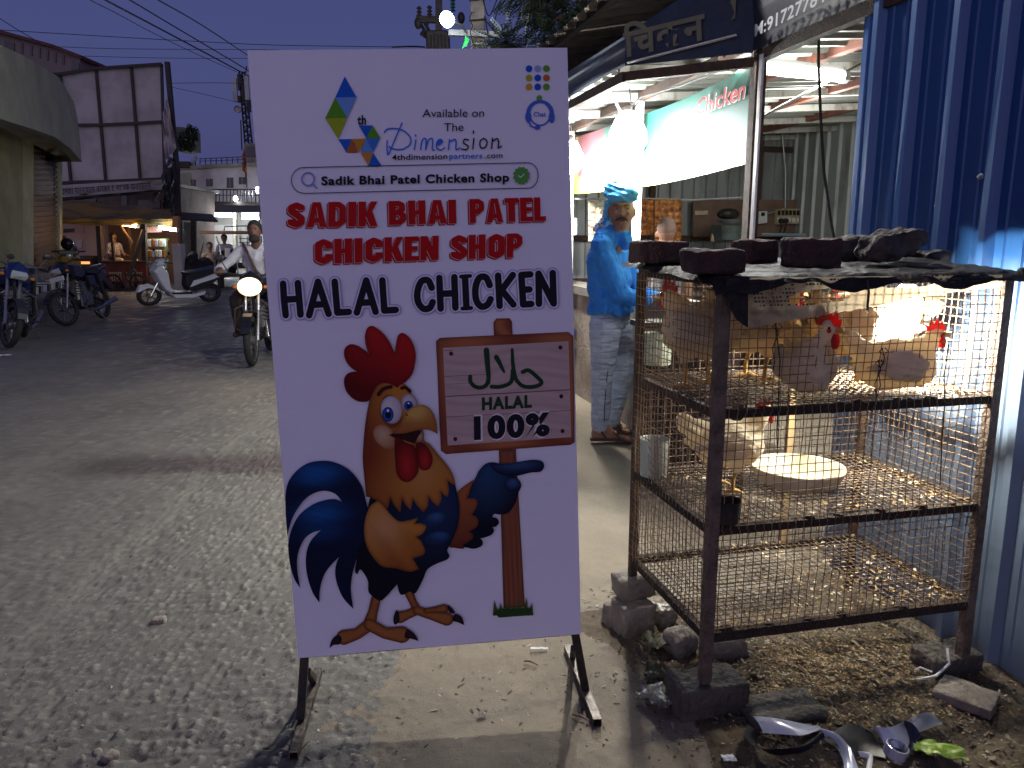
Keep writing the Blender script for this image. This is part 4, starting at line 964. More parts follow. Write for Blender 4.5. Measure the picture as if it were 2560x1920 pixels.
# comb
comb = [(905, 965, 1), (1000, 850), (1040, 700), (1047, 560), (1012, 430), (950, 335), (870, 285), (810, 312), (782, 400), (760, 570, 1), (700, 430), (620, 310), (520, 220), (440, 186), (380, 220), (350, 310), (355, 420), (380, 520), (410, 575, 1), (330, 510), (240, 455), (150, 440), (85, 480), (60, 550), (75, 640), (120, 720), (180, 780), (242, 817, 1), (160, 822), (90, 862), (60, 940), (80, 1060), (150, 1160), (240, 1220), (330, 1235), (410, 1210), (450, 1130), (520, 1010), (600, 975), (700, 990), (795, 1040, 1), (840, 1000)]
g.shaded(smoothpoly(CC(comb), n=5), lambda x, y, d: mix(mix((.50, .014, .014), (.11, .004, .006), 1.25-y*.9-x*.45), (.10, .004, .006), (1-min(1, d/.012))*.6), .006)
# face
def fa(P, fn, st=.005, n=4): g.shaded(smoothpoly(CA(P), n=n), fn, st, .00018)
fa([(735, 870), (770, 830), (830, 840), (870, 890), (885, 950), (860, 985), (800, 975), (750, 930)], air(CRM, (.36, .14, .06), .45, .6, .7, .008, (.3, .1, .05)))
fa([(1010, 880), (1050, 865), (1064, 900), (1050, 940), (1010, 950)], air(CRM, (.36, .14, .06), .5, .6, .7))
fa([(775, 735), (800, 655), (850, 636), (905, 680), (925, 760), (900, 830), (850, 850), (795, 800)], lambda x, y, d: (.20, .05, .025))
g.shaded(CA(ellipse(853, 732, 70, 90, -.12)), air((.74, .68, .78), (.40, .34, .42), .4, .6, .85, .006, (.3, .2, .2), .7), .005)
g.shaded(CA(ellipse(968, 690, 52, 62, -.35)), air((.68, .62, .72), (.34, .28, .36), .4, .6, .8, .006, (.2, .1, .1), .7), .005)
for cx, cy, rx, ry in ((830, 762, 37, 48), (963, 705, 29, 31)):
    g.flat([CA(ellipse(cx, cy, rx, ry))], (.008, .03, .16)); g.flat([CA(ellipse(cx, cy, rx*.82, ry*.84))], (.015, .09, .46)); g.flat([CA(ellipse(cx+2, cy+2, rx*.5, ry*.52))], (.004, .004, .02)); g.flat([CA(ellipse(cx+1, cy-ry*.5, rx*.22, ry*.2))], (.75, .78, .95))
g.flat([CA(p) for p in strokes([smoothpoly([(770, 632), (800, 598), (850, 583)], False, 4)], 12)+strokes([smoothpoly([(920, 592), (945, 588), (972, 612)], False, 4)], 11)], (.05, .008, .008))
fa([(835, 892, 1), (900, 880), (1040, 862), (1015, 920), (1002, 962, 1), (940, 940), (880, 915)], lambda x, y, d: (.03, .006, .008))
fa([(872, 905, 1), (930, 925), (1004, 950, 1), (995, 965), (930, 950)], lambda x, y, d: (.34, .11, .03))
fa([(855, 885, 1), (900, 838), (925, 785), (955, 738), (1010, 705), (1065, 702), (1112, 738), (1143, 810), (1150, 890, 1), (1118, 868), (1060, 856), (1000, 868), (930, 884)], lambda x, y, d: mix(mix((.36, .13, .03), (.62, .36, .09), math.exp(-((x-.55)/.3)**2-((y-.8)/.3)**2)*1.3), (.16, .04, .015), (1-min(1, d/.006))*.6), .005)
g.flat([CA(ellipse(953, 764, 6, 7))], (.12, .04, .02))
fa([(880, 905), (950, 945), (1000, 965), (1022, 1050), (1025, 1130), (985, 1185), (935, 1195), (890, 1150), (878, 1060)], air((.46, .02, .02), (.13, .006, .008), .5, .35, .55, .008, (.07, .004, .005)))
fa([(1010, 960), (1045, 940), (1090, 975), (1118, 1040), (1105, 1100), (1070, 1122), (1035, 1105), (1020, 1040)], air((.46, .02, .02), (.14, .006, .008), .5, .35, .55, .008, (.07, .004, .005)))
g.build()
# ================================================================== chicken cage
S0, S1, R0, R1 = 1.915, 2.49, 1.045, 1.968
ZB, ZL2, ZL1, ZT = .245, .575, .92, 1.29
cage = thing('chicken_cage', 'rusty three tier wire mesh chicken cage beside the poster sign', 'cage', W(S0, R0, 0))
m_wire = M('rusty_wire', (.27, .19, .12), .6, .2, col2=(.13, .08, .05), nscale=30, thr=(.4, .65))
m_crust = M('caked_rust', (.028, .02, .016), .9, .05, col2=(.06, .035, .02), nscale=40, bump=1.2, bscale=150)
m_worn = M('worn_brown_steel', (.17, .125, .10), .75, .1, col2=(.075, .05, .04), nscale=18, thr=(.4, .65), bump=.9, bscale=90)
for s_, r_, z0 in ((S0, R0, .10), (S0, R1, .05), (S1, R0, .18), (S1, R1, .03)):
    mb = MB(); mb.bar(W(s_, r_, z0), W(s_, r_, ZT), .031 if s_ < 2 else .026, .031 if s_ < 2 else .026, V); mb.build('post', m_worn if s_ < 2 else m_rust, cage)
m_lit = M('pale_bare_wood', (.45, .33, .18), .7, col2=(.3, .2, .1), nscale=10, sx=(1, 1, .2))
mb = MB(); mb.bar(W(S1, 1.66, ZB), W(S1, 1.66, ZT), .028, .02, V); mb.build('post', m_lit, cage)
def crusty(a, b, w, h):
    mb = MB(); a = Vector(a); b = Vector(b); n = 22; prev = None
    pts = [a.lerp(b, i/n) for i in range(n+1)]
    mb.bar(a, b, w*.75, h*.8)
    for i, p in enumerate(pts[:-1]):
        if random.random() < .8:
            q = p+(b-a)/n*random.random()+Z*random.uniform(-h*.3, h*.45); rr = random.uniform(.25, .6)*h
            mb.ball(q, (rr*1.4, rr*.8, rr*.8), 6, 4)
    return mb
for z in (ZB, ZL2, ZL1, ZT):
    w_ = .030 if z > ZB else .036
    crusty(W(S0, R0, z), W(S0, R1, z), w_, w_).build('front_rail', m_crust, cage)
    for a, b in ((W(S1, R0, z), W(S1, R1, z)), (W(S0, R0, z), W(S1, R0, z)), (W(S0, R1, z), W(S1, R1, z))):
        mb = MB(); mb.bar(a, b, .022, .026); mb.build('rail', m_rust if z > ZL2 else m_crust, cage)
def mesh_panel(name, o, a, b, na, nb, wob=.002, r=.0014, mat=None):
    """welded wire grid from o spanning a and b"""
    mb = MB(); o = Vector(o); a = Vector(a); b = Vector(b); nrm = a.cross(b).normalized(); sd = random.random()*50
    def wp(u, v, off): 
        w = nrm*(wob*1.8*noise.noise(Vector((u*3.1, v*2.7, sd)))+off)+a.normalized()*(wob*noise.noise(Vector((u*4, v*5, sd+9))))+b.normalized()*(wob*noise.noise(Vector((u*5, v*4, sd+19))))
        return o+a*u+b*v+w
    K = 9
    for i in range(1, na): mb.tube([wp(i/na, k/K, r*.6) for k in range(K+1)], r, 4, False)
    for j in range(1, nb): mb.tube([wp(k/K, j/nb, -r*.6) for k in range(K+1)], r, 4, False)
    o_ = mb.build(name, mat or m_wire, cage); o_['kind'] = 'stuff'; return o_
wf, df, p_ = R1-R0, S1-S0, .0265
for z0, z1 in ((ZB, ZL2), (ZL2, ZL1), (ZL1, ZT)):
    nz = round((z1-z0)/p_); nw = round(wf/p_); nd = round(df/p_)
    mesh_panel('front_mesh', W(S0-.012, R0, z0), U*wf, Z*(z1-z0), nw, nz, .005)
    mesh_panel('back_mesh', W(S1+.008, R0, z0), U*wf, Z*(z1-z0), nw, nz, .004)
    mesh_panel('side_mesh', W(S0, R0-.012, z0), V*df, Z*(z1-z0), nd, nz, .005)
    mesh_panel('side_mesh', W(S0, R1+.008, z0), V*df, Z*(z1-z0), nd, nz, .004)
for z in (ZB, ZL2, ZL1): mesh_panel('floor_mesh', W(S0, R0, z+.016), U*wf, V*df, round(wf/p_), round(df/p_), .006, .0016)
# wire twists, door hasp
for px, py in ((1938, 808), (2205, 870), (2195, 900)):
    p = PS(px, py, S0-.022); mb = MB()
    mb.tube([p, p+Z*-.03+U*.012, p+Z*-.07+U*-.004, p+Z*-.11+U*.006, p+Z*-.16+U*-.006], .0016, 5); mb.tube([p+U*.01, p+U*.022-Z*.01, p+U*.008-Z*.022, p-U*.008-Z*.01, p+U*.004], .0016, 5)
    mb.build('wire_twist', m_black, cage)
for pts in ([(1938, 810), (1950, 900), (1946, 1000), (1942, 1080), (1944, 1120)], [(2372, 860), (2360, 940), (2362, 1010), (2355, 1100), (2350, 1215)]):
    mb = MB(); mb.tube([PS(x, y, S0-.02) for x, y in pts], .002, 5); mb.build('hanging_wire', m_black, cage)
# straw and droppings caked on the tiers
def flakes(name, pts, cols, smin, smax, parent=None, mat=None, flat=.35, kind='stuff', long_=1.):
    mb = MB()
    for p in pts:
        a = random.random()*6.28; w = random.uniform(smin, smax); l = w*random.uniform(.6, 1.4)*random.choice((1, 1, long_))
        x = Vector((math.cos(a), math.sin(a), random.uniform(-flat, flat))).normalized(); y = Vector((-math.sin(a), math.cos(a), random.uniform(-flat, flat))).normalized()
        c = random.choice(cols); k = random.uniform(.7, 1.2); c = tuple(q*k for q in c); p = Vector(p)
        mb.add([p-x*l-y*w*.4, p+x*l*.6-y*w*.6+Z*w*.3, p+x*l+y*w*.4, p-x*l*.4+y*w*.6], [(0, 1, 2, 3)], c)
    return mb.build(name, mat or m_flake, parent, vcol=True)
m_flake = M('dry_flakes', (1, 1, 1), .85, vcol=True)
STR = [(.42, .29, .12), (.30, .19, .07), (.52, .42, .24), (.18, .11, .05), (.62, .55, .42), (.10, .07, .045)]
for z, n_ in ((ZB, 900), (ZL2, 420), (ZL1, 500)):
    P_l = []
    while len(P_l) < n_:
        a, b = random.random(), random.random()
        if z == ZB and random.random() > .25+.75*math.exp(-b*3): continue
        if z > ZB and random.random() > .15+.85*math.exp(-b*5)+.6*(a > .9): continue
        P_l.append(W(S0+.01+b*(df-.02), R0+.02+a*(wf-.04), z+.02+random.random()*.008))
    o = flakes('caked_straw', P_l, STR, .003, .010, cage); o['kind'] = 'stuff'

# ---- cover sheet, flap
m_tarp = M('black_plastic_sheet', (.014, .012, .013), .62, col2=(.05, .035, .03), nscale=9, thr=(.5, .75), bump=1.4, bscale=26, spec=.25)
cover = thing('cover_sheet', 'crumpled black plastic sheet spread over the top of the cage', 'sheet', W(2.2, 1.5, 1.3))
mb = MB(); nu, nv = 70, 44; vs = []
for j in range(nv+1):
    for i in range(nu+1):
        u, v = i/nu, j/nv; r_ = .995+u*1.035; s_ = 1.868+v*.69
        z = 1.304+.03*v+.010*noise.noise(Vector((u*7, v*6, 1)))+.006*noise.noise(Vector((u*22, v*19, 4)))+.022*math.exp(-((u-.86)/.07)**2)*v+.02*max(0, u-.7)*v*3
        e = max(0, .035-v)/.035; z -= e*.030*(1+.5*math.sin(u*19)); e2 = max(0, .03-u)/.03; z -= e2*.02
        r_ += .006*noise.noise(Vector((v*9, 7, u))); s_ += .012*noise.noise(Vector((u*14, 3, v)))
        vs.append(W(s_, r_, z))
k = nu+1
mb.add(vs, [(j*k+i, j*k+i+1, (j+1)*k+i+1, (j+1)*k+i) for j in range(nv) for i in range(nu)]); mb.build('sheet', m_tarp, cover, smooth=True)
mb = MB(); mb.tube([W(1.90, 2.0, 1.30), W(1.88, 2.06, 1.315), W(1.9, 2.10, 1.30)], .018, 7); mb.build('rolled_edge', m_tarp, cover)
m_news = M('worn_printed_sack', (.30, .26, .21), .6, col2=(.05, .045, .04), nscale=13, thr=(.52, .62), bump=.8, bscale=22)
m_news = translucent(m_news, .35, (.55, .45, .32))
flap = thing('torn_flap', 'torn printed sack and black plastic strip hanging over the cage front', 'flap', W(1.89, 1.5, 1.2))
# bottom contour of the flap in the frame of the cage front
bot = [(1805, 690), (1815, 765), (1832, 795), (1866, 820), (1900, 812), (2000, 796), (2150, 770), (2280, 745), (2400, 726), (2500, 716)]
bz = [(PS(x, y, 1.888).dot(U), PS(x, y, 1.888).z) for x, y in bot]
def botz(r_):
    for (a, za), (b, zb) in zip(bz, bz[1:]):
        if a <= r_ <= b: return za+(zb-za)*(r_-a)/(b-a)
    return bz[-1][1]
ra, rb_ = bz[0][0], bz[-1][0]; nu, nv = 90, 16
hole = lambda x, z: (((x-PS(2045, 738, 1.888).dot(U))/.10)**2+((z-PS(2045, 738, 1.888).z-.08*(x-1.38))/.020)**2) < 1 or (((x-PS(2250, 712, 1.888).dot(U))/.11)**2+((z-PS(2250, 706, 1.888).z)/.014)**2) < 1
for nm, mat, cond in (('printed_sack', m_news, lambda u: u > .085), ('black_strip', m_tarp, lambda u: u <= .085)):
    mb = MB(); ids = {}
    for i in range(nu):
        if not cond((i+.5)/nu): continue
        for j in range(nv):
            rc = ra+(rb_-ra)*(i+.5)/nu; zt = 1.30; zc = zt+(botz(rc)-zt)*(j+.5)/nv
            if hole(rc, zc): continue
            q = []
            for a, b in ((i, j), (i+1, j), (i+1, j+1), (i, j+1)):
                if (a, b) not in ids:
                    r_ = ra+(rb_-ra)*a/nu; z = zt+(botz(r_)-zt)*b/nv+(.004*noise.noise(Vector((r_*60, b, 3))) if b == nv else 0)
                    ids[(a, b)] = len(mb.v); mb.v.append(W(1.886+.007*noise.noise(Vector((r_*13, z*14, 2)))-.010*b/nv, r_, z)); mb.c.append((1, 1, 1))
                q.append(ids[(a, b)])
            mb.f.append(tuple(q))
    mb.build(nm, mat, flap, smooth=True)
mb = MB()
for row in range(7):
    for i in range(26):
        px = 1880+i*9+row*2; py = 705+row*10-(px-1880)*.03
        if px > 1985 and 715 < py < 760: continue
        if random.random() < .35: continue
        c = PS(px, py, 1.874); w_ = random.uniform(.002, .0045); mb.quad(c-U*w_-Z*.0022, c+U*w_-Z*.0022, c+U*w_+Z*.0026, c-U*w_+Z*.0026)
for i in range(60):
    px = 2330+random.random()*150; py = 690-(px-2330)*.05+random.choice((0, 9, 18)); c = PS(px, py, 1.874); mb.quad(c-U*.004-Z*.002, c+U*.004-Z*.002, c+U*.004+Z*.0025, c-U*.004+Z*.0025)
o = mb.build('print_marks', m_black, flap); o['kind'] = 'stuff'
mb = MB(); p = PS(2168, 700, 1.876)
mb.tube([p, PS(2172, 730, 1.87), PS(2170, 752, 1.872), PS(2168, 775, 1.876)], .0035, 6); mb.build('tie', m_black, flap)

# ---- bricks and stones on the cover
m_brick = M('dark_old_brick', (.075, .035, .03), .9, col2=(.035, .022, .022), nscale=14, bump=1.5, bscale=70)
m_stone = M('dark_stone', (.05, .042, .04), .9, col2=(.09, .07, .06), nscale=10, bump=1.5, bscale=50)
def cz(s_): return 1.306+.03*(s_-1.868)/.69
def rough_block(name, label, cat, x0, x1, y0, y1, s_, dep, mat, yaw=0, irr=.006, fr=14, group=None, kind='brick', z0=None):
    """a weathered block whose front spans the given view extents at street distance s_"""
    a = PS(x0, y1, s_); b = PS(x1, y0, s_); w = (b-a).dot(U); h = b.z-a.z; zb = z0 if z0 is not None else cz(s_)
    c = (a+b)/2; c = W(s_+dep/2, c.dot(U), 0); h = max(.02, b.z-zb) ; c.z = zb+h/2
    ax = U*math.cos(yaw)+V*math.sin(yaw); ay = -U*math.sin(yaw)+V*math.cos(yaw)
    hw, hd, hh = w/2, dep/2, h/2
    pts = []
    for i in (-1, 1):
        for j in (-1, 1):
            for k in (-1, 1):
                g_ = .78 if kind == 'rock' else .93
                for q in range(3):
                    f = [1, 1, 1]; 
                    for z_ in range(3):
                        if z_ != q: f[z_] = g_*random.uniform(.86, 1.0) if kind == 'rock' else random.uniform(.88, .97)
                    pts.append(c+ax*hw*i*f[0]+ay*hd*j*f[1]+Z*hh*k*f[2])
    return tag(rebase(blob(name, [('h', pts)], mat, None, .006, 3, irr, fr), (c.x, c.y, zb)), label, cat, group)
rough_block('brick', 'flat dark brick on the cage cover nearest the bald head and sachets', 'brick', 1601, 1727, 603, 655, 2.33, .11, m_brick)
rough_block('brick', 'chipped dark brick on the cage cover above the front post beside the black flap', 'brick', 1736, 1871, 624, 690, 1.93, .10, m_brick, .05, .008)
rough_block('brick', 'broken brick half behind the nearest brick on the cage cover', 'brick', 1862, 1945, 600, 650, 2.36, .09, m_brick, .2, .012)
rough_block('brick', 'rounded dark brick in the middle of the cage cover', 'brick', 1990, 2110, 596, 660, 2.12, .10, m_brick, -.1, .010)
rough_block('stone', 'low dark stone behind the middle brick against the blue wall', 'stone', 2104, 2215, 594, 636, 2.38, .08, m_stone, .1, .02, 12, None, 'rock')
cp = [PS(x, y, 2.14) for x, y in ((2182, 650), (2182, 632), (2200, 600), (2240, 582), (2300, 570), (2325, 592), (2322, 602), (2296, 625), (2288, 650))]
tag(rebase(blob('stone', [('h', [q+V*k for q in cp[:8] for k in (0, .1)]+[q+V*.05 for q in cp])], m_stone, None, .006, 1, .018, 16), W(2.2, 1.78, cz(2.2))), 'big craggy pointed rock, the tallest on the cage cover, against the blue wall', 'stone')
rough_block('cloth_bundle', 'low crumpled black plastic bundle just past the craggy rock on the cage cover', 'bundle', 2322, 2385, 628, 660, 2.25, .12, m_tarp, 0, .012, 12, None, 'rock')

# ---- chickens
m_feather = M('cream_feathers', (.74, .64, .46), .75, col2=(.50, .38, .24), nscale=22, thr=(.45, .75), bump=2.2, bscale=42, sx=(.45, 1, 1))
m_feather = translucent(m_feather, .42, (.85, .64, .36))
m_whitef = M('white_feathers', (.88, .80, .64), .75, col2=(.58, .50, .38), nscale=22, thr=(.48, .75), bump=2.2, bscale=42, sx=(.45, 1, 1))
m_whitef = translucent(m_whitef, .45, (.9, .76, .52))
m_comb = translucent(M('red_comb', (.55, .03, .02), .5, bump=.6, bscale=140), .35, (.8, .05, .03))
m_shank = M('yellow_shank', (.55, .33, .08), .6, bump=.5, bscale=200)
m_eye = M('dark_eye', (.01, .008, .005), .15)
def chicken(loc, head, label, pose='stand', k=1., mat=None, turn=0., neck=1., combk=1.):
    mat = mat or m_feather
    t = thing('chicken', label, 'chicken', loc, head, 'broiler chickens in the cage'); t.scale = (k, k, k)
    lift = 0 if pose == 'stand' else -.085
    def q(x, y, z): return Vector((x, y, z+lift))
    ct, st = math.cos(turn), math.sin(turn)
    nb = q(.085, 0, .235); hx = Vector((.058*ct, .058*st, .115*neck)); hc = nb+hx
    f = Vector((ct, st, 0)); sd = Vector((-st, ct, 0)); AX = (f, sd, Z)
    items = [('e', q(-.01, 0, .19), (.145, .088, .092)), ('e', q(.06, 0, .185), (.085, .078, .085)), ('e', q(-.09, 0, .215), (.08, .06, .06)), (q(-.12, 0, .235), .045, q(-.20, 0, .295), .018),
             (nb, .052, hc-f*.012-Z*.02, .028), ('e', hc, (.036, .024, .026), AX), (q(-.14, .02, .23), .03, q(-.19, .035, .27), .012), (q(-.14, -.02, .23), .03, q(-.19, -.035, .27), .012)]
    if pose == 'stand':
        for s in (-1, 1): items.append((q(.0, s*.045, .15), .045, q(.015, s*.05, .095), .018))
    blob('body', items, mat, t, .007, 4, .013, 24, local=True, dsx=(.55, 1, 1))
    for s in (-1, 1):
        blob('wing', [('e', q(-.025, s*.078, .20), (.100, .026, .058), (Vector((1, 0, -.2)).normalized(), Vector((0, 1, 0)), Vector((.2, 0, 1)).normalized())), (q(-.08, s*.075, .185), .022, q(-.15, s*.055, .19), .008)], mat, t, .006, 1, .013, 30, local=True, dsx=(.4, 1, 1.3))
        if pose == 'stand':
            mb = MB(); a = q(.015, s*.05, .10); b = Vector((.0, s*.055, .012)); mb.tube([a, a.lerp(b, .5)+Vector((-.006, 0, 0)), b], [.010, .0075, .008], 7)
            for an in (-.5, 0, .5, math.pi): mb.tube([b, b+Vector((math.cos(an)*.025, math.sin(an)*.025, 0)), b+Vector((math.cos(an)*.045, math.sin(an)*.045, -.008))], [.007, .006, .002], 6)
            mb.build('leg', m_shank, t, local=True)
    mb = MB(); mb.tube([hc+f*.028, hc+f*.045-Z*.003, hc+f*.058-Z*.012], [.012, .008, .001], 7); mb.build('beak', m_shank, t, local=True)
    mb = MB(); c0 = hc+Z*.016; pr = [(-.035, -.004), (-.045, .018), (-.030, .012), (-.024, .036), (-.012, .018), (-.002, .044), (.008, .020), (.020, .038), (.024, .014), (.034, .016), (.030, -.008)]
    mb.prof([(a*combk, b*combk) for a, b in pr], .007, .002, c0, f); mb.build('comb', m_comb, t, local=True)
    for s in (-1, 1):
        mb = MB(); mb.ball(hc+f*.026+sd*s*.009-Z*.030*combk, (.011, .006, .022*combk), 8, 6, AX); mb.ball(hc+f*.012+sd*s*.021-Z*.003, (.009, .003, .009), 8, 6, AX); mb.build('wattle', m_comb, t, local=True)
        mb = MB(); mb.ball(hc+f*.014+sd*s*.0245+Z*.006, .0045, 8, 6); mb.build('eye', m_eye, t, local=True)
    return t
vy = math.atan2(V.y, V.x); uy = math.atan2(U.y, U.x)
def gz1(px, py, z): p = G(px, py, z+.018); return Vector((p.x, p.y, z+.02))
chicken(gz1(1742, 968, ZL1), vy+.35, 'pale chicken on the top tier nearest the green tin can', k=.97, neck=.5)
chicken(gz1(1885, 950, ZL1), uy+.1, 'cream chicken standing side on behind the printed flap', k=.98, neck=.5)
chicken(gz1(2008, 990, ZL1), -1.75, 'white rooster with a tall red comb facing out of the top tier', 'sit', k=.84, mat=m_whitef, turn=.85, neck=.9, combk=1.3)
chicken(gz1(2098, 962, ZL1), uy+.5, 'tall cream chicken with yellow legs lit by the cage bulb', k=1.0, mat=m_feather, neck=.45)
chicken(gz1(2235, 985, ZL1), uy-.05, 'white chicken sitting on the top tier closest to the blue steel wall', 'sit', k=.84, mat=m_whitef, turn=-.1, neck=.55)
chicken(gz1(2190, 935, ZL1), uy+2.6, 'white chicken at the back of the top tier below the bulb', k=.93, mat=m_whitef, neck=.5)
chicken(gz1(1815, 1225, ZL2), uy-.05, 'scruffy hen standing alone beside the feed tray', k=.84, mat=m_whitef, neck=.65)
# feed tray, tins, cup
m_tray = M('cream_enamel', (.62, .55, .42), .45, col2=(.35, .26, .16), nscale=6, thr=(.5, .7))
p = gz1(2000, 1215, ZL2); p = W(p.dot(V)+.02, p.dot(U), ZL2+.02)
mb = MB(); mb.lathe([(0, .004), (.10, .004), (.125, .02), (.148, .062), (.152, .064), (.152, .058), (.132, .016), (.104, -.002), (0, -.002)], p, None, 36); solo(mb, 'feed_tray', m_tray, 'wide cream feed tray on the middle tier lit from above', 'tray', smooth=True)
m_tin = M('pale_green_tin', (.38, .45, .38), .45, .2, col2=(.18, .17, .12), nscale=7, thr=(.5, .7))
def tin(px, py, z, r_, h_, mat, label, name='tin'):
    p = gz1(px, py, z); t = thing(name, label, 'tin', p); mb = MB()
    mb.lathe([(0, .002), (r_*.93, .002), (r_, h_), (r_*1.03, h_+.003), (r_*1.03, h_), (r_*.97, h_-.002), (r_*.90, .006), (0, .006)], p, None, 28); mb.build('side', mat, t, smooth=False)
    mb = MB(); mb.lathe([(0, h_*.55), (r_*.93, h_*.55)], p, None, 24); mb.build('water', m_eye, t); return t
tin(1640, 912, ZL1, .058, .115, m_tin, 'pale green tin can full of water hooked to the top tier mesh')
tin(1634, 1190, ZL2, .050, .13, m_galv, 'round grey tin hooked to the middle tier mesh')
tin(1813, 1306, ZL2, .040, .065, m_black, 'small black cup in the front corner of the middle tier', 'cup')

# ---- supports under the cage
def prop(name, label, cat, x0, x1, y0, y1, s_, dep, mat, **k): return rough_block(name, label, cat, x0, x1, y0, y1, s_, dep, mat, z0=gz(W(s_, 0).x, W(s_, 0).y)-.01, **k)
def prop2(name, label, cat, cx, cyb, w, h, d, mat, yaw=0, kind='brick', irr=.006, fr=14, z0=None):
    c = G(cx, cyb, z0 or 0); c = c+V*d/2; zb = (gz(c.x, c.y)-.012) if z0 is None else z0
    ax = U*math.cos(yaw)+V*math.sin(yaw); ay = -U*math.sin(yaw)+V*math.cos(yaw); pts = []
    for i in (-1, 1):
        for j in (-1, 1):
            for k in (-1, 1):
                for q in range(3):
                    f = [1, 1, 1]
                    for z_ in range(3):
                        if z_ != q: f[z_] = random.uniform(.55, .9) if kind == 'rock' else random.uniform(.88, .97)
                    pts.append(Vector((c.x, c.y, zb))+ax*w/2*i*f[0]+ay*d/2*j*f[1]+Z*(h/2+h/2*k*f[2]))
    return tag(rebase(blob(name, [('h', pts)], mat, None, .006, 2, irr, fr), (c.x, c.y, zb)), label, cat)
m_cblock = M('grey_cement_block', (.10, .088, .075), .9, col2=(.05, .045, .04), nscale=8, bump=1.5, bscale=50)
m_rock2 = M('pale_rock', (.28, .24, .20), .9, col2=(.14, .12, .10), nscale=6, bump=1.3, bscale=40)
prop2('cement_block', 'big dark cement block carrying the cage post beside the stone slab', 'block', 1790, 1792, .225, .11, .13, m_cblock, .02)
prop2('cement_block', 'grey cement block under the cage leg beside the blue wall and pale root', 'block', 2400, 1690, .19, .08, .12, m_cblock, .05)
prop2('brick', 'upright brick below the pale rounded rock behind the cage side', 'brick', 1597, 1588, .125, .128, .11, m_rock2, .1)
prop2('stone', 'pale rounded rock with the rear left cage leg standing on it', 'stone', 1598, 1506, .15, .09, .12, m_rock2, .1, 'rock', .01, 10, .095)
prop2('stone', 'small rock leaning left of the rear cage support', 'stone', 1540, 1560, .07, .09, .07, m_rock2, .4, 'rock', .01)
prop2('stone', 'tan rock just behind the front left cage leg', 'stone', 1712, 1640, .09, .09, .09, m_rock2, .3, 'rock', .012)
prop2('stone', 'broken tan brick lying under the cage front rail', 'stone', 1830, 1648, .13, .07, .08, m_rock2, -.1, 'rock', .012)
prop2('stone_slab', 'flat dark stone slab in front of the cage above the silver strips', 'slab', 1990, 1818, .25, .03, .14, m_cblock, .05, 'rock', .008, 8)
prop2('brick', 'broken brick half buried at the lower right beside the blue wall', 'brick', 2468, 1790, .13, .035, .16, m_rock2, .6, 'brick', .008)
prop2('stone', 'small flat stone on the straw below the cage', 'stone', 2080, 1632, .045, .015, .03, m_rock2, 0, 'rock', .004)
prop2('stone', 'pale rock in the corner by the rear right cage leg', 'stone', 2450, 1545, .07, .10, .07, m_rock2, .2, 'rock', .012)
for i, (cx, cy, w_) in enumerate(((395, 1555, .05), (270, 1890, .045), (240, 1875, .03))):
    prop2('stone', ['loose grey stone lying alone on the road left of the sign', 'loose stone in the shallow pothole at the bottom left', 'smaller stone beside the pothole stone at the bottom left'][i], 'stone', cx, cy, w_, w_*.6, w_*.8, m_rock2, i, 'rock', .005)
# clear plastic bundle
m_plastic = M('cloudy_plastic', (.32, .30, .24), .25, col2=(.15, .13, .1), nscale=10, bump=1.6, bscale=30, spec=.8)
prop2('plastic_bag', 'crumpled cloudy plastic bag beside the rear cage support', 'bag', 1668, 1560, .09, .085, .07, m_plastic, .4, 'rock', .02, 22)
def crumple(name, label, cat, px, py, w, h, mat, yaw=0, amp=.012, seed=1., tilt=.1, curl=0., n=12):
    c = G(px, py); c.z = gz(c.x, c.y)+.010; mb = MB(); vs = []
    ax = Vector((math.cos(yaw), math.sin(yaw), 0)); ay = Vector((-math.sin(yaw), math.cos(yaw), 0))
    for j in range(n+1):
        for i in range(n+1):
            u, v = i/n-.5, j/n-.5
            k = 1-.25*abs(noise.noise(Vector((math.atan2(v, u)*1.5, seed, 0))))
            p = c+ax*u*w*k+ay*v*h*k; p.z += amp*(.6+noise.noise(Vector((u*4+seed, v*4, seed))))+amp*.5*noise.noise(Vector((u*11, v*11, seed)))+curl*u*u*w; p.z = max(p.z, gz(p.x, p.y)+.002)
            vs.append(p)
    k = n+1; mb.add(vs, [(j*k+i, j*k+i+1, (j+1)*k+i+1, (j+1)*k+i) for j in range(n) for i in range(n)])
    return solo(mb, name, mat, label, cat, smooth=True)
m_leafd = M('dried_olive_leaf', (.075, .085, .045), .7, col2=(.14, .10, .05), nscale=20, bump=.8, bscale=40)
m_leafg = M('lime_green_plastic', (.22, .36, .03), .4, col2=(.12, .2, .03), nscale=8)
m_silver = M('silver_blue_strap', (.50, .52, .66), .2, .25)
m_paper = M('white_paper', (.75, .75, .80), .6)
crumple('plastic_sheet', 'torn clear plastic sheet lying left of the front cement block', 'plastic', 1645, 1750, .10, .13, m_plastic, .5, .022, 3.)
crumple('lime_wrapper', 'lime green wrapper on the ground at the bottom right', 'wrapper', 2345, 1895, .13, .06, m_leafg, -.35, .014, 5.)
crumple('paper_scrap', 'small white folded paper scrap on the bare ground below the cage', 'paper', 1822, 1895, .038, .028, m_paper, .1, .006, 6.)
crumple('paper_scrap', 'bright white paper strip behind the right sign leg', 'paper', 1348, 1622, .062, .013, m_paper, .0, .003, 2.)
crumple('paper_scrap', 'tan paper scrap on the sand below the sign', 'paper', 1206, 1785, .03, .02, m_rock2, .3, .004, 4.)
crumple('paper_scrap', 'pale scrap on the road at the far left below the parked motorbike', 'paper', 8, 886, .18, .08, m_paper, .3, .01, 8.)
crumple('cardboard_piece', 'ragged grey cardboard piece near the tan rock', 'cardboard', 1660, 1620, .14, .09, m_leafd, .2, .03, 9.)
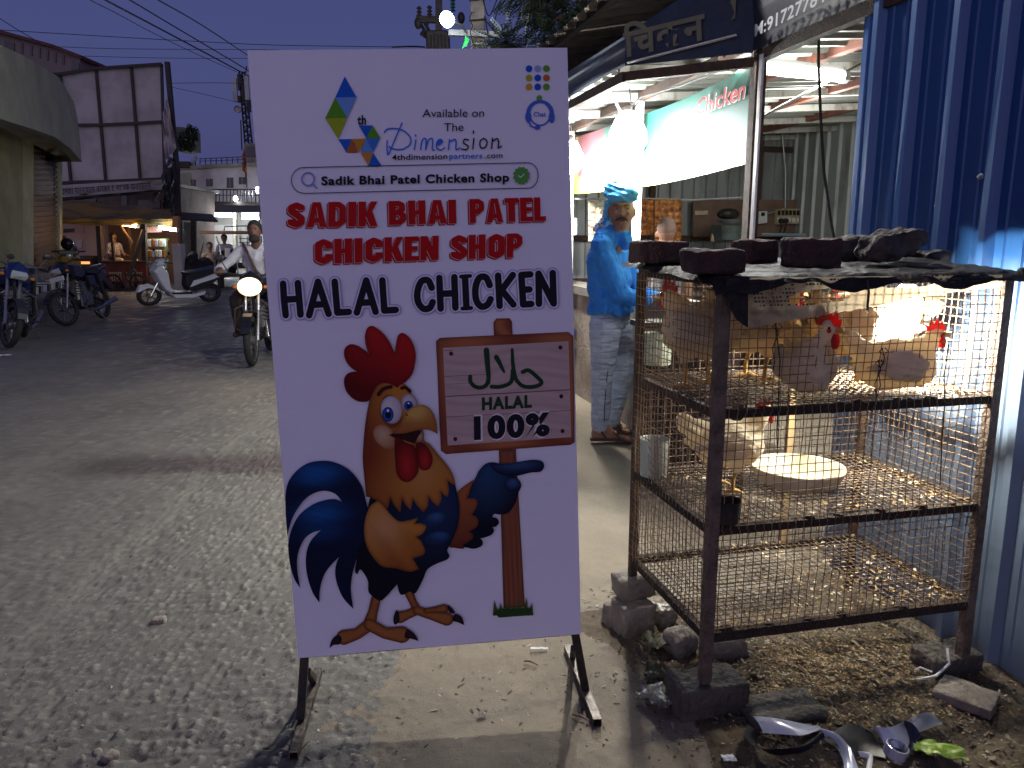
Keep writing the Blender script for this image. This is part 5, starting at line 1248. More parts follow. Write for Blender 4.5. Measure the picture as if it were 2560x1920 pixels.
crumple('cardboard_piece', 'green stained cardboard below the plastic bag', 'cardboard', 1640, 1690, .09, .06, m_leafd, .9, .025, 11.)
def ribbon(top, bot, zt, zb, label, mat):
    n = 7; T_ = smoothpoly(top, False, n); B_ = smoothpoly(bot, False, n); m = min(len(T_), len(B_)); mb = MB(); vs = []
    for i in range(m):
        f = i/(m-1); g0 = G(*T_[i], 0); a = G(*T_[i], zt*(.7+.3*math.sin(f*5))); b = G(*B_[i], zb); hb_ = gz(b.x, b.y)+.003; b.z = max(b.z, hb_); a.z = max(a.z, gz(a.x, a.y)+.004)
        for k in range(5): q = k/4; p = a.lerp(b, q); p.z += .006*math.sin(math.pi*q); vs.append(p)
    mb.add(vs, [(i*5+k, i*5+k+1, (i+1)*5+k+1, (i+1)*5+k) for i in range(m-1) for k in range(4)])
    return solo(mb, 'strap_strip', mat, label, 'strap', smooth=True)
m_dstrap = M('black_strap', (.008, .008, .014), .35, .2)
ribbon([(1868, 1812), (1862, 1840), (1890, 1868), (1950, 1872), (2010, 1862), (2050, 1828)], [(1895, 1835), (1893, 1862), (1925, 1885), (1960, 1888), (2020, 1876), (2062, 1842)], .05, .01, 'black underside of the strap loop lying before the stone slab', m_dstrap)
ribbon([(1882, 1790), (1930, 1794), (1985, 1804), (2047, 1817)], [(1908, 1832), (1958, 1836), (2008, 1838), (2052, 1822)], .05, .03, 'silver blue strap arching up just below the stone slab', m_silver)
ribbon([(2052, 1820), (2095, 1836), (2125, 1870), (2140, 1905), (2160, 1960)], [(2025, 1826), (2070, 1850), (2100, 1885), (2110, 1920), (2100, 1970)], .03, .008, 'silver blue strap running down to the bottom edge', m_silver)
ribbon([(2178, 1817), (2225, 1818), (2262, 1802), (2276, 1800)], [(2212, 1862), (2245, 1870), (2268, 1866), (2282, 1840)], .055, .015, 'silver blue strap bent up at the right with a bright crease', m_silver)
ribbon([(2262, 1802), (2300, 1784), (2330, 1783), (2352, 1806)], [(2284, 1836), (2305, 1828), (2330, 1818), (2356, 1810)], .05, .035, 'grey strap end fanned out at the right of the others', M('grey_strap', (.30, .31, .36), .3, .2))
ribbon([(2262, 1800), (2285, 1812), (2300, 1838), (2290, 1870)], [(2255, 1830), (2268, 1850), (2275, 1872), (2262, 1900)], .06, .01, 'dark navy strap fold standing between the silver ones', M('dark_navy_strap', (.01, .014, .05), .3, .2))
ribbon([(2060, 1850), (2110, 1815), (2170, 1822), (2200, 1870)], [(2120, 1900), (2150, 1880), (2190, 1890), (2240, 1900)], .02, .006, 'flat black strap lying in the dark between the silver straps', m_dstrap)
ribbon([(2140, 1878), (2165, 1880), (2182, 1888), (2178, 1930)], [(2150, 1892), (2166, 1896), (2168, 1905), (2160, 1940)], .02, .006, 'short white plastic hook beside the long silver strap', m_paper)
mb = MB(); mb.lathe([(.030, 0), (.030, .03), (.027, .031), (.026, .002)], G(2235, 1890)+Z*.004, Vector((.2, -.1, 1)), 18); solo(mb, 'steel_ring', m_silver, 'small round metal cap lying under the silver straps', 'ring')
mb = MB(); mb.tube([G(2368, 1620, .09), G(2372, 1660, .05), G(2340, 1690, .02), G(2290, 1700, .015), G(2270, 1702, .01)], [.004, .005, .005, .004, .002], 7)
mb.tube([G(2330, 1680, .02), G(2300, 1668, .03), G(2285, 1675, .015)], [.003, .003, .001], 6); solo(mb, 'pale_root', m_paper, 'pale curved root lying before the front right cage leg', 'root')
# loose debris (uncountable)
def litter_pts(n, dens):
    out = []
    while len(out) < n:
        s_ = random.uniform(.9, 2.8); r_ = random.uniform(.45, 2.1)
        if random.random() < dens(s_, r_): p = W(s_, r_); p.z = gz(p.x, p.y)+.002+random.random()*.004; out.append(p)
    return out
mound = lambda s_, r_: math.exp(-(((r_-1.55)/.36)**2+((s_-2.0)/.25)**2))
wide = lambda s_, r_: max(.0, min(1, (r_-.85)*3))*(.6 if s_ < 2.3 else .35)+mound(s_, r_)*.4
o = flakes('straw_litter', litter_pts(8500, mound), [(.36, .24, .10), (.24, .155, .07), (.42, .33, .20), (.14, .09, .05), (.10, .07, .045)], .002, .0065); o['kind'] = 'stuff'; o['label'] = 'golden straw and sawdust heap under the cage'
o = flakes('loose_debris', litter_pts(6500, wide), [(.22, .17, .11), (.10, .075, .05), (.34, .29, .22), (.05, .04, .035), (.08, .085, .045), (.14, .10, .07), (.07, .05, .04)], .0022, .0075, flat=.4, long_=2.5); o['kind'] = 'stuff'; o['label'] = 'scraps of dry litter strewn over the soil by the cage'
o = flakes('large_scraps', litter_pts(110, wide), [(.2, .16, .11), (.10, .10, .06), (.32, .29, .25), (.16, .10, .06), (.10, .11, .05)], .008, .017, flat=.5, long_=1.8); o['kind'] = 'stuff'
def dirt_pts(n):
    out = []
    while len(out) < n:
        s_ = random.uniform(1.2, 5.5); r_ = random.uniform(-.3, 1.0); p = W(s_, r_); p.z = gz(p.x, p.y)+.001; out.append(p)
    return out
o = flakes('ground_specks', dirt_pts(1500), [(.16, .12, .08), (.3, .25, .18), (.5, .45, .36), (.09, .07, .05)], .002, .007, flat=.5, long_=2.5); o['kind'] = 'stuff'
def road_pts(n):
    out = []
    while len(out) < n:
        y = 1.2+14*random.random()**2; x = random.uniform(-1.1, .1)*y*.75; p = Vector((x, y, 0)); p.z = gz(x, y)+.002
        if p.dot(U) < -.05: out.append(p)
    return out
o = flakes('road_grit', road_pts(1500), [(.12, .10, .08), (.28, .25, .2), (.08, .07, .06), (.30, .27, .23)], .002, .006, flat=.9); o['kind'] = 'stuff'
m_twig = M('dry_twig', (.22, .16, .10), .8)
for i, (x0, y0, x1, y1, lab) in enumerate(((1640, 1640, 1600, 1605, 'thin twig beside the ragged cardboard piece'), (2150, 1712, 2275, 1662, 'long dark split stick lying on the straw'), (1995, 1680, 2030, 1720, 'short pale twig in front of the straw heap'), (1310, 1652, 1345, 1663, 'tiny pale stick right of the paper strip'), (1430, 1785, 1475, 1800, 'pale stick near the right sign foot'))):
    a = G(x0, y0); b = G(x1, y1); a.z = gz(a.x, a.y)+.008; b.z = gz(b.x, b.y)+.008; m_ = (a+b)/2+Z*.006
    mb = MB(); mb.tube([a, m_, b], [.003, .004, .002], 6); solo(mb, 'twig', m_twig, lab, 'twig')
# ================================================================== people
m_skin = M('brown_skin', (.36, .19, .115), .6, col2=(.27, .13, .075), nscale=9, bump=.2, bscale=120)
m_skin2 = M('dark_brown_skin', (.15, .07, .042), .55)
m_shirt = M('bright_blue_cotton', (.05, .28, .76), .85, col2=(.03, .19, .60), nscale=5, bump=6, bscale=8, sx=(1, 1, .7), spec=.2)
m_turb = M('sky_blue_cloth', (.12, .48, .80), .9, bump=2.5, bscale=14, sx=(.7, .7, 2), spec=.2)
m_jean = M('faded_pale_denim', (.54, .63, .78), .9, col2=(.36, .42, .52), nscale=7, thr=(.4, .65), bump=5.5, bscale=14, sx=(.5, .5, 2.0), spec=.2)
m_hair = M('black_hair', (.012, .010, .010), .6, bump=.8, bscale=200)
m_leath = M('brown_leather', (.07, .035, .03), .6, bump=.3)
m_eyew = M('eye_white', (.32, .29, .25), .4)
m_lip = M('lips', (.16, .055, .045), .5)
m_seam = M('dark_seam', (.03, .05, .10), .9)
def folds(cs, amp, k=1.):
    """cloth folds: ridges radiating around given points"""
    def fn(co, no):
        d = np.zeros(len(co))
        for (cx, cy_, cz_), fr, w, ang, ph in cs:
            q = co-np.array([cx, cy_, cz_]); t = q[:, 2]*math.cos(ang)+q[:, 0]*math.sin(ang)
            d += np.sin(t*fr+ph+3*vnoise(co[:, 0]*3+cy_, co[:, 2]*3, 3., 5))*np.exp(-(q**2).sum(1)/w**2)
        d += 1.2*vnoise(co[:, 0]+co[:, 1]*.7, co[:, 2]-co[:, 1]*.3, 16, 4)
        return co+no*(amp*d)[:, None]
    return fn
# ---- man in blue at the counter
D0 = 5.32
def Pm(px, py, dy=0.): return AY(px, py, D0+dy)
fc = G(1528, 1098); man = thing('person', 'man in sky blue turban, blue shirt and pale jeans looking back over the counter', 'person', Vector((Pm(1528, 1090).x, D0, 0)))
hc = Pm(1554, 527)
# head turned towards the camera
fdir = Vector((-.12, -.99, -.04)).normalized(); hr = fdir.cross(Z).normalized(); hr = -hr if hr.x < 0 else hr; hu = hr.cross(fdir); hu = hu if hu.z > 0 else -hu
HA = (hr, fdir, hu)
def hp(x, y, z): return hc+(hr*x+fdir*y+hu*z)*1.13
body = [('e', hc, (.084, .099, .122), HA), (hp(0, .045, -.065), .042, hp(0, .035, -.08), .036), ('e', hp(0, .03, -.03), (.062, .06, .06), HA),
        ('h', [hp(-.011, .082, .02), hp(.011, .082, .02), hp(-.019, .088, -.026), hp(.019, .088, -.026), hp(0, .118, -.024), hp(0, .095, .02), hp(0, .084, -.034), hp(-.015, .07, 0), hp(.015, .07, 0)]),
        ('e', hp(-.033, .075, -.012), (.02, .014, .017), HA), ('e', hp(.033, .075, -.012), (.02, .014, .017), HA), ('e', hp(0, .082, .036), (.05, .014, .012), HA),
        (hp(0, -.01, -.06), .056, Pm(1547, 600), .060), ('e', hp(-.074, .0, -.01), (.012, .018, .032), HA), ('e', hp(.074, .0, -.01), (.012, .018, .032), HA)]
# forearm and hand reaching over
wr = Pm(1648, 745, -.10); hnd = Pm(1676, 742, -.12)
body += [(Pm(1600, 752, -.12), .042, wr, .027), ('e', hnd, (.045, .022, .035))]
for i, (dx, dy, l) in enumerate(((26, -16, .020), (36, -7, .021), (38, 3, .021), (33, 12, .018))):
    a = Pm(1680, 737+i*5, -.12); b = Pm(1680+dx*.55, 738+dy*.5+i*4, -.15); c = Pm(1680+dx*.75, 742+dy*.6+i*4, -.12)
    body += [(a, .012, b, .010), (b, .010, c, .008)]
body += [(Pm(1665, 735, -.13), .013, Pm(1678, 722, -.17), .010)]
body += [(Pm(1547, 600), .055, Pm(1525, 640, .0), .06), (Pm(1525, 640), .06, Pm(1526, 780, .06), .08), (Pm(1520, 640, -.03), .045, Pm(1552, 738, -.15), .038), (Pm(1552, 738, -.15), .038, Pm(1600, 752, -.12), .036),
    (Pm(1526, 790, .06), .05, Pm(1506, 930, -.02), .04), (Pm(1506, 930, -.02), .04, Pm(1500, 1060, -.02), .034), (Pm(1526, 790, .06), .05, Pm(1548, 850, .20), .04), (Pm(1548, 850, .20), .04, Pm(1560, 925, .17), .035), (Pm(1560, 925, .17), .035, Pm(1531, 1042, .21), .034)]
# ankles, feet
for ax_, ay_, tx, ty, dd in ((1497, 1068, 1568, 1100, -.02), (1528, 1052, 1562, 1072, .22)):
    an = Pm(ax_+4, ay_-12, dd); body += [(an+Z*.06, .038, an, .036)]
    an0 = Vector((an.x, an.y, .045)); toe = Vector((Pm(tx, ty, dd).x-.01, D0+dd-.03, .03)); heel = an0-Vector((.035, 0, .012))
    body += [(an, .036, heel+Z*.02, .032), (heel+Z*.008, .030, toe, .020), (an, .034, an0.lerp(toe, .5)+Z*.012, .026)]
    for i in range(5): body += [(toe-Vector((.01, .03-.015*i, .004)), .012, toe+Vector((.035-abs(i-1)*.006, -.03+.016*i, -.012)), .009 if i else .012)]
    so = MB(); so.slab([Vector((heel.x-.035, an.y-.035, .004)), Vector((heel.x+.08, an.y-.045, .004)), Vector((toe.x+.045, an.y-.055, .004)), Vector((toe.x+.06, an.y-.02, .004)), Vector((toe.x+.045, an.y+.045, .004)), Vector((heel.x+.06, an.y+.04, .004)), Vector((heel.x-.035, an.y+.03, .004))], Z*.022)
    for q_ in (.3, .75):
        c_ = heel.lerp(toe, q_); so.tube([c_+Vector((.01, -.045, -.01)), c_+Vector((-.02, -.03, .035)), c_+Vector((-.03, 0, .052 if q_ < .5 else .035)), c_+Vector((-.02, .03, .035)), c_+Vector((.01, .045, -.01))], .009, 6)
    so.tube([heel.lerp(toe, .2)+Z*.05, heel.lerp(toe, .85)+Z*.03], .008, 6); so.build('sandal', m_leath, man)
blob('body', body, m_skin, man, .006, 3)
# eyes, brows, moustache, mouth
for s in (-1, 1):
    mb = MB(); mb.ball(hp(s*.031, .079, .014), (.014, .007, .0055), 10, 6, HA); mb.build('eye', m_eyew, man)
    mb = MB(); mb.ball(hp(s*.031+.003, .0855, .014), (.0055, .003, .0055), 8, 6, HA); mb.build('pupil', m_eye, man)
    mb = MB(); mb.tube([hp(s*.012, .096, .030), hp(s*.032, .093, .036), hp(s*.052, .08, .030)], [.003, .0045, .002], 6); mb.build('eyebrow', m_hair, man)
blob('moustache', [(hp(0, .099, -.042), .008, hp(-.024, .092, -.045), .008), (hp(0, .099, -.042), .008, hp(.024, .092, -.045), .008), (hp(-.024, .092, -.045), .007, hp(-.038, .082, -.060), .004), (hp(.024, .092, -.045), .007, hp(.038, .082, -.060), .004)], m_hair, man, .004, 2)
blob('lips', [(hp(-.018, .092, -.056), .006, hp(.018, .092, -.056), .006)], m_lip, man, .004, 1)
# turban
tb = [('e', hp(0, -.008, .082), (.108, .118, .058), HA), ('e', hp(-.005, -.02, .12), (.088, .10, .055), HA), ('e', hp(.045, .03, .10), (.06, .07, .05), HA), (hp(-.02, -.02, .12), .07, hp(-.06, -.05, .12), .06), (hp(-.07, -.03, .05), .035, hp(-.095, -.04, -.04), .024), (hp(-.095, -.04, -.04), .024, hp(-.12, -.05, -.10), .018), (hp(-.05, -.08, .04), .04, hp(-.09, -.08, -.07), .02), (hp(-.085, -.02, .10), .03, hp(-.095, -.03, .15), .012)]
def turbf(co, no):
    q = co-np.array(hc); t = q[:, 2]*1.0+q[:, 0]*.35
    return co+no*(.0028*np.sin(t*170+5*vnoise(co[:, 0], co[:, 2], 12, 3))+.002*vnoise(co[:, 0]*3, co[:, 2]*9, 9, 8))[:, None]
blob('turban', tb, m_turb, man, .005, 2, fn=turbf)
m_tail = M('blue_white_patterned_cloth', (.7, .75, .8), .8, col2=(.05, .2, .5), nscale=38, thr=(.48, .52))
blob('turban_tail', [(hp(-.115, -.03, -.07), .022, hp(-.135, -.03, -.12), .020), (hp(-.135, -.03, -.12), .020, hp(-.155, -.01, -.145), .014), (hp(-.11, -.02, -.05), .016, hp(-.16, .0, -.11), .014)], m_tail, man, .005, 1, .006, 30)
# shirt
sh = [(Pm(1516, 603, .0), .098, Pm(1535, 600, .16), .09), (Pm(1530, 585, .03), .070, Pm(1548, 592, .02), .066), (Pm(1553, 592, -.01), .060, Pm(1562, 606, -.03), .055), (Pm(1512, 655, 0), .125, Pm(1535, 650, .16), .11), (Pm(1524, 700, .0), .142, Pm(1535, 700, .14), .13), (Pm(1526, 745, .0), .152, Pm(1532, 745, .14), .14), (Pm(1526, 775, .0), .160, Pm(1532, 777, .14), .15), (Pm(1500, 640, .06), .09, Pm(1503, 720, .04), .10),
      
      (Pm(1504, 618, -.09), .082, Pm(1550, 735, -.16), .064), (Pm(1552, 738, -.16), .062, Pm(1616, 752, -.14), .050), (Pm(1560, 640, .18), .06, Pm(1590, 725, .2), .05), (Pm(1590, 725, .2), .05, Pm(1640, 745, .12), .04)]
def shirtf(co, no):
    # hem flare and a flat cut at the bottom
    hem = Pm(1524, 783).z+.010*np.sin((co[:, 0]-fc.x)*30)
    low = co[:, 2] < hem+.03
    co = co.copy(); zc_ = np.maximum(co[:, 2], hem); co[:, 2] = zc_
    return folds([((Pm(1500, 690).x, D0-.1, Pm(0, 700).z), 62, .16, .9, 0), ((Pm(1545, 735).x, D0-.15, Pm(0, 735).z), 80, .14, .2, 1), ((Pm(1500, 640).x, D0, Pm(0, 640).z), 60, .12, -.5, 2), ((Pm(1490, 745).x, D0, Pm(0, 745).z), 50, .14, 1.2, 0)], .0105)(co, no)
blob('shirt', sh, m_shirt, man, .007, 3, fn=shirtf)
mb = MB()
for sg in (-1, 1): mb.slab([hp(sg*.010, .085, -.150), hp(sg*.055, .055, -.118), hp(sg*.062, .055, -.140), hp(sg*.034, .090, -.185)], fdir*.006)
mb.build('collar', m_shirt, man)
# trousers
def leg(hx, hy, kx, ky, ax_, ay_, dd, r0=.118, dk=0.):
    return [(Pm(hx, hy, dd), r0, Pm((hx+kx)/2, (hy+ky)/2, dd+dk/2), r0*.86), (Pm((hx+kx)/2, (hy+ky)/2, dd+dk/2), r0*.86, Pm(kx, ky, dd+dk), .078), (Pm(kx, ky, dd+dk), .078, Pm((kx+ax_)/2, (ky+ay_)/2, dd), .072), (Pm((kx+ax_)/2, (ky+ay_)/2, dd), .072, Pm(ax_, ay_, dd), .060)]
tr = leg(1516, 810, 1506, 940, 1499, 1064, -.02)+leg(1545, 815, 1560, 930, 1530, 1050, .20, .105, -.04)+[(Pm(1520, 790, 0), .105, Pm(1540, 790, .14), .105)]
def trf(co, no):
    F_ = [((Pm(1500, y).x, D0, Pm(0, y).z), f_, w_, a_, y) for y, f_, w_, a_ in ((850, 90, .07, .3), (905, 150, .09, .25), (935, 150, .08, .1), (1050, 170, .05, 0), (880, 110, .1, -.3))]
    F_ += [((Pm(1550, y).x, D0+.2, Pm(0, y).z), 130, .09, .3, y) for y in (880, 930, 1030)]
    return folds(F_, .0085)(co, no)
blob('trousers', tr, m_jean, man, .006, 3, fn=trf)
mb = MB(); sp = [(1522, 800), (1524, 850), (1518, 905), (1512, 960), (1509, 1010), (1508, 1050)]
mb.tube([Pm(x, y, -.02)-Vector((0, {0: .1, 1: .093, 2: .08, 3: .07, 4: .066, 5: .062}[i], 0)) for i, (x, y) in enumerate(sp)], .003, 5); mb.build('side_seam', m_seam, man)
# ---- bald helper behind the counter, seen from behind
hb = AY(1666, 576, 6.55); helper = thing('person', 'bald helper in the shop seen from behind above the cage bricks', 'person', Vector((hb.x, 6.55, 0)))
blob('body', [('e', hb, (.078, .092, .105)), (hb-Z*.08, .06, hb-Z*.16, .062), (hb-Z*.02-Vector((.08, 0, 0)), .012, hb-Z*.05-Vector((.082, 0, 0)), .012),
   (hb-Z*.16, .06, hb-Z*.5, .08), (hb+Vector((-.17, 0, -.30)), .07, hb+Vector((.17, 0, -.30)), .07), (hb+Vector((-.17, 0, -.30)), .07, hb+Vector((-.22, 0, -.52)), .05), (hb+Vector((-.22, 0, -.52)), .05, hb+Vector((-.15, -.2, -.62)), .035), (hb+Vector((.17, 0, -.30)), .07, hb+Vector((.2, 0, -.55)), .05), (hb+Vector((.2, 0, -.55)), .05, hb+Vector((.1, .2, -.6)), .035)], m_skin, helper, .009, 3)
blob('vest', [(hb+Vector((-.13, 0, -.26)), .085, hb+Vector((.13, 0, -.26)), .085), (hb+Vector((0, 0, -.32)), .15, hb+Vector((0, 0, -.8)), .16)], M('grey_vest_cloth', (.25, .24, .25), .9), helper, .012, 3)
blob('trousers', [(hb+Vector((0, 0, -.8)), .16, hb+Vector((0, 0, -.95)), .15), (hb+Vector((-.08, 0, -.95)), .09, Vector((hb.x-.09, 6.55, .06)), .06), (hb+Vector((.08, 0, -.95)), .09, Vector((hb.x+.09, 6.55, .06)), .06)], M('dark_cloth', (.03, .03, .04), .9), helper, .014, 3)
m_stub = M('cropped_hair', (.24, .15, .115), .8, col2=(.17, .11, .09), nscale=60)
blob('cropped_hair', [('e', hb+Vector((0, 0, .012)), (.081, .095, .103))], m_stub, helper, .01, 2)
# ================================================================== two-wheelers
m_tyre = M('black_rubber', (.012, .012, .012), .8, bump=.6, bscale=150)
m_chrome = M('scuffed_chrome', (.30, .30, .30), .25, .9, col2=(.25, .24, .23), nscale=20)
m_engine = M('cast_alloy', (.22, .22, .22), .45, .7, col2=(.06, .05, .05), nscale=20)
m_seat = M('black_vinyl', (.014, .014, .016), .45)
m_glassl = M('headlamp_glass', (.50, .55, .56), .08, .3, spec=1)
m_amber = M('amber_lens', (.5, .16, .02), .2)
m_plate = M('number_plate_white', (.6, .6, .6), .5)
m_plas = M('black_plastic', (.02, .02, .022), .4)
def wheel(root, name, x, r, w, spoke='alloy', hub=m_engine):
    c = Vector((x, 0, r)); ax = Vector((0, 1, 0))
    mb = MB(); R = r-w*.5; prof = [(R+w*.5*math.cos(a), w*.5*math.sin(a)) for a in [2*math.pi*i/10 for i in range(10)]]
    wh = MB(); wh.lathe(prof, c, ax, 32, True); o = wh.build(name, m_tyre, root, local=True, smooth=True)
    rm = MB(); q = R-w*.35; rm.lathe([(q, -w*.38), (q+.012, -w*.38), (q+.012, w*.38), (q, w*.38), (q-.008, 0)], c, ax, 28, True)
    if spoke == 'alloy':
        for i in range(5):
            a = i*2*math.pi/5; d = Vector((math.cos(a), 0, math.sin(a))); rm.bar(c+d*.03, c+d*q, .022, .018, ax)
    else:
        for i in range(16):
            a = i*2*math.pi/16; d = Vector((math.cos(a), 0, math.sin(a))); rm.tube([c+d*.02+ax*(.02 if i % 2 else -.02), c+d*q], .0025, 4, False)
    s_ = rm.build('rim', hub, o, local=True)
    hb_ = MB(); hb_.lathe([(0, -w*.7), (.05, -w*.6), (.055, 0), (.05, w*.6), (0, w*.7)], c, ax, 16); hb_.build('hub', m_engine, o, local=True)
    return o
def motorcycle(loc, head, label, paint, side, lean=0., steer=0., name='motorcycle', cat='motorcycle', lit=False, plate=True, spoke='alloy', group='parked two-wheelers on the far side of the road'):
    t = thing(name, label, cat, loc, head, group)
    t.rotation_euler = (lean, 0, head)
    wheel(t, 'rear_wheel', -.64, .29, .085, spoke, m_chrome if side is m_engine else m_engine)
    # front end turned by steer about the fork axis (approximated by a yaw)
    fw = wheel(t, 'front_wheel', .62, .29, .075, spoke)
    def add(name_, mb, mat, par=t): return mb.build(name_, mat, par, local=True)
    fork = MB()
    for s in (-1, 1): fork.tube([(.62, s*.07, .29), (.47, s*.07, .62), (.38, s*.07, .86)], [.022, .019, .019], 8)
    fr = [add('fork', fork, m_chrome)]
    mg = MB(); pts = [(.62+.315*math.cos(a), .29+.325*math.sin(a)) for a in [math.radians(q) for q in range(20, 151, 13)]]
    for (x0, z0), (x1, z1) in zip(pts, pts[1:]): mg.bar((x0, 0, z0), (x1, 0, z1), .10, .012, (0, 0, 1) if abs(x1-x0) > abs(z1-z0) else (1, 0, 0))
    fr.append(add('front_mudguard', mg, paint if side is m_engine else m_plas))
    hl = MB(); hl.hull([Vector(p) for p in ((.50, -.09, .84), (.50, .09, .84), (.53, -.10, .92), (.53, .10, .92), (.46, -.12, .98), (.46, .12, .98), (.34, -.09, .84), (.34, .09, .84), (.36, -.1, 1.02), (.36, .1, 1.02), (.44, 0, 1.06))]); cowl = add('headlamp_cowl', hl, paint); fr.append(cowl)
    gl = MB()
    if lit: gl.ball((.525, 0, .885), (.045, .135, .105), 18, 12)  # lit lens swollen into a round blob that stands for glare
    else: gl.hull([Vector(p) for p in ((.515, -.085, .845), (.515, .085, .845), (.545, -.095, .91), (.545, .095, .91), (.515, -.08, .945), (.515, .08, .945), (.56, 0, .89), (.50, 0, .86))])
    fr.append(add('headlight', gl, glow_mat('lit_headlamp_glow', (1, .70, .38), 2.4) if lit else m_glassl))
    hb_ = MB(); hb_.tube([(.30, -.36, 1.01), (.38, -.24, 1.03), (.40, 0, .98), (.38, .24, 1.03), (.30, .36, 1.01)], .012, 8)
    for s in (-1, 1): hb_.tube([(.33, s*.27, 1.02), (.28, s*.39, 1.01)], .018, 8); hb_.tube([(.40, s*.25, 1.03), (.36, s*.38, 1.03)], .006, 5)
    fr.append(add('handlebar', hb_, m_plas))
    for s in (-1, 1):
        mi = MB(); mi.tube([(.36, s*.25, 1.03), (.34, s*.32, 1.16)], .006, 6); mi.ball((.335, s*.34, 1.20), (.014, .055, .038), 12, 8); fr.append(add('mirror', mi, m_plas))
        ind = MB(); ind.ball((.47, s*.17, .88), (.03, .03, .022), 10, 6); fr.append(add('indicator', ind, m_amber))
    if plate:
        pm = MB(); pm.box((.56, 0, .775), (.006, .15, .035)); fr.append(add('number_plate', pm, m_plate))
    if steer:
        from mathutils import Matrix as Mx
        piv = Vector((.40, 0, .8)); axs = Vector((.38-.62, 0, .86-.29)).normalized(); RM = Mx.Translation(piv) @ Mx.Rotation(steer, 4, axs) @ Mx.Translation(-piv)
        for o in fr+[fw]+list(fw.children): o.data.transform(RM)
    tk = MB(); tk.prof([(.34, .93), (.28, .99), (.10, 1.0), (-.08, .90), (-.10, .80), (.05, .74), (.28, .78)], .24, .05); add('fuel_tank', tk, paint)
    st = MB(); st.prof([(-.08, .90), (-.12, .83), (-.45, .80), (-.75, .86), (-.84, .91), (-.80, .95), (-.55, .92), (-.30, .87)], .23, .04); add('seat', st, m_seat)
    sp_ = MB(); sp_.prof([(-.10, .80), (-.20, .60), (-.42, .60), (-.78, .80), (-.84, .87), (-.45, .79)], .20, .03); add('side_panel', sp_, paint)
    en = MB(); en.prof([(.20, .72), (.24, .40), (.10, .26), (-.22, .26), (-.26, .46), (-.06, .56), (0, .72)], .20, .04)
    for k in range(5): en.box((.11, 0, .50+k*.045), (.12, .13, .008))
    add('engine', en, m_engine)
    fm = MB(); fm.tube([(.36, 0, .82), (.30, 0, .45), (.10, 0, .24), (-.25, 0, .24), (-.35, 0, .55), (-.30, 0, .78)], .02, 8)
    for s in (-1, 1): fm.tube([(-.30, s*.06, .42), (-.64, s*.09, .29)], .022, 6); fm.tube([(-.48, s*.12, .78), (-.62, s*.12, .33)], [.03, .026], 8)
    add('chassis', fm, m_plas)
    ex = MB(); ex.tube([(.18, .09, .48), (.24, .12, .30), (.05, .15, .20), (-.25, .16, .22), (-.85, .17, .33)], [.02, .02, .02, .036, .045], 10); add('exhaust', ex, m_chrome)
    rm_ = MB(); rm_.prof([(-.60, .70), (-.75, .68), (-.95, .52), (-1.0, .55), (-.88, .78), (-.80, .86)], .14, .02); add('rear_mudguard', rm_, m_plas)
    tl = MB(); tl.box((-.90, 0, .82), (.03, .07, .03), bev=.008); add('tail_light', tl, M('red_lens', (.3, .01, .01), .25))
    gr_ = MB(); gr_.tube([(-.5, -.13, .88), (-.8, -.13, .95), (-.93, 0, .98), (-.8, .13, .95), (-.5, .13, .88)], .012, 7); add('grab_rail', gr_, m_chrome)
    pg = MB(); pg.tube([(-.02, -.26, .28), (-.02, .26, .28)], .014, 8); pg.tube([(-.40, -.2, .34), (-.40, .2, .34)], .012, 8); add('footrest', pg, m_plas)
    ks = MB(); ks.tube([(-.12, .08, .24), (-.20, .26, .01)], .011, 6); ks.tube([(-.20, .26, .01), (-.14, .30, .008)], .012, 6); add('side_stand', ks, m_engine)
    lg = MB(); lg.tube([(.22, -.02, .72), (.30, -.22, .62), (.26, -.24, .40), (.14, -.12, .30)], .011, 7); lg.tube([(.22, .02, .72), (.30, .22, .62), (.26, .24, .40), (.14, .12, .30)], .011, 7); add('crash_guard', lg, m_chrome)
    return t
m_navy = M('dark_blue_gloss', (.008, .02, .11), .25, .2, spec=.8)
m_blk = M('black_gloss', (.012, .013, .02), .2, .2, spec=.8)
def at_g(px, py): p = G(px, py); return Vector((p.x, p.y, gz(p.x, p.y)+.012))
p = at_g(30, 868); hd_ = math.radians(-64)
f_ = Vector((math.cos(hd_), math.sin(hd_), 0))
motorcycle(p-f_*.62, hd_, 'blue motorcycle nearest the camera at the left edge of the road', m_navy, m_plas, lean=-.10, steer=.45, plate=False).scale = (1.08, 1.08, 1.08)
p = at_g(168, 815); hd_ = math.radians(-88); f_ = Vector((math.cos(hd_), math.sin(hd_), 0))
motorcycle(p-f_*.62, hd_, 'black motorcycle with a white front plate leaning on its stand', m_blk, m_engine, lean=.10, steer=-.35)
# blue and white cover edge of the next machine at the frame edge
p = at_g(-75, 850); motorcycle(p-Vector((0, -.62, 0)), math.radians(-80), 'dark blue motorcycle half cut off by the left edge of the view', m_navy, m_plas, lean=-.08, plate=False)
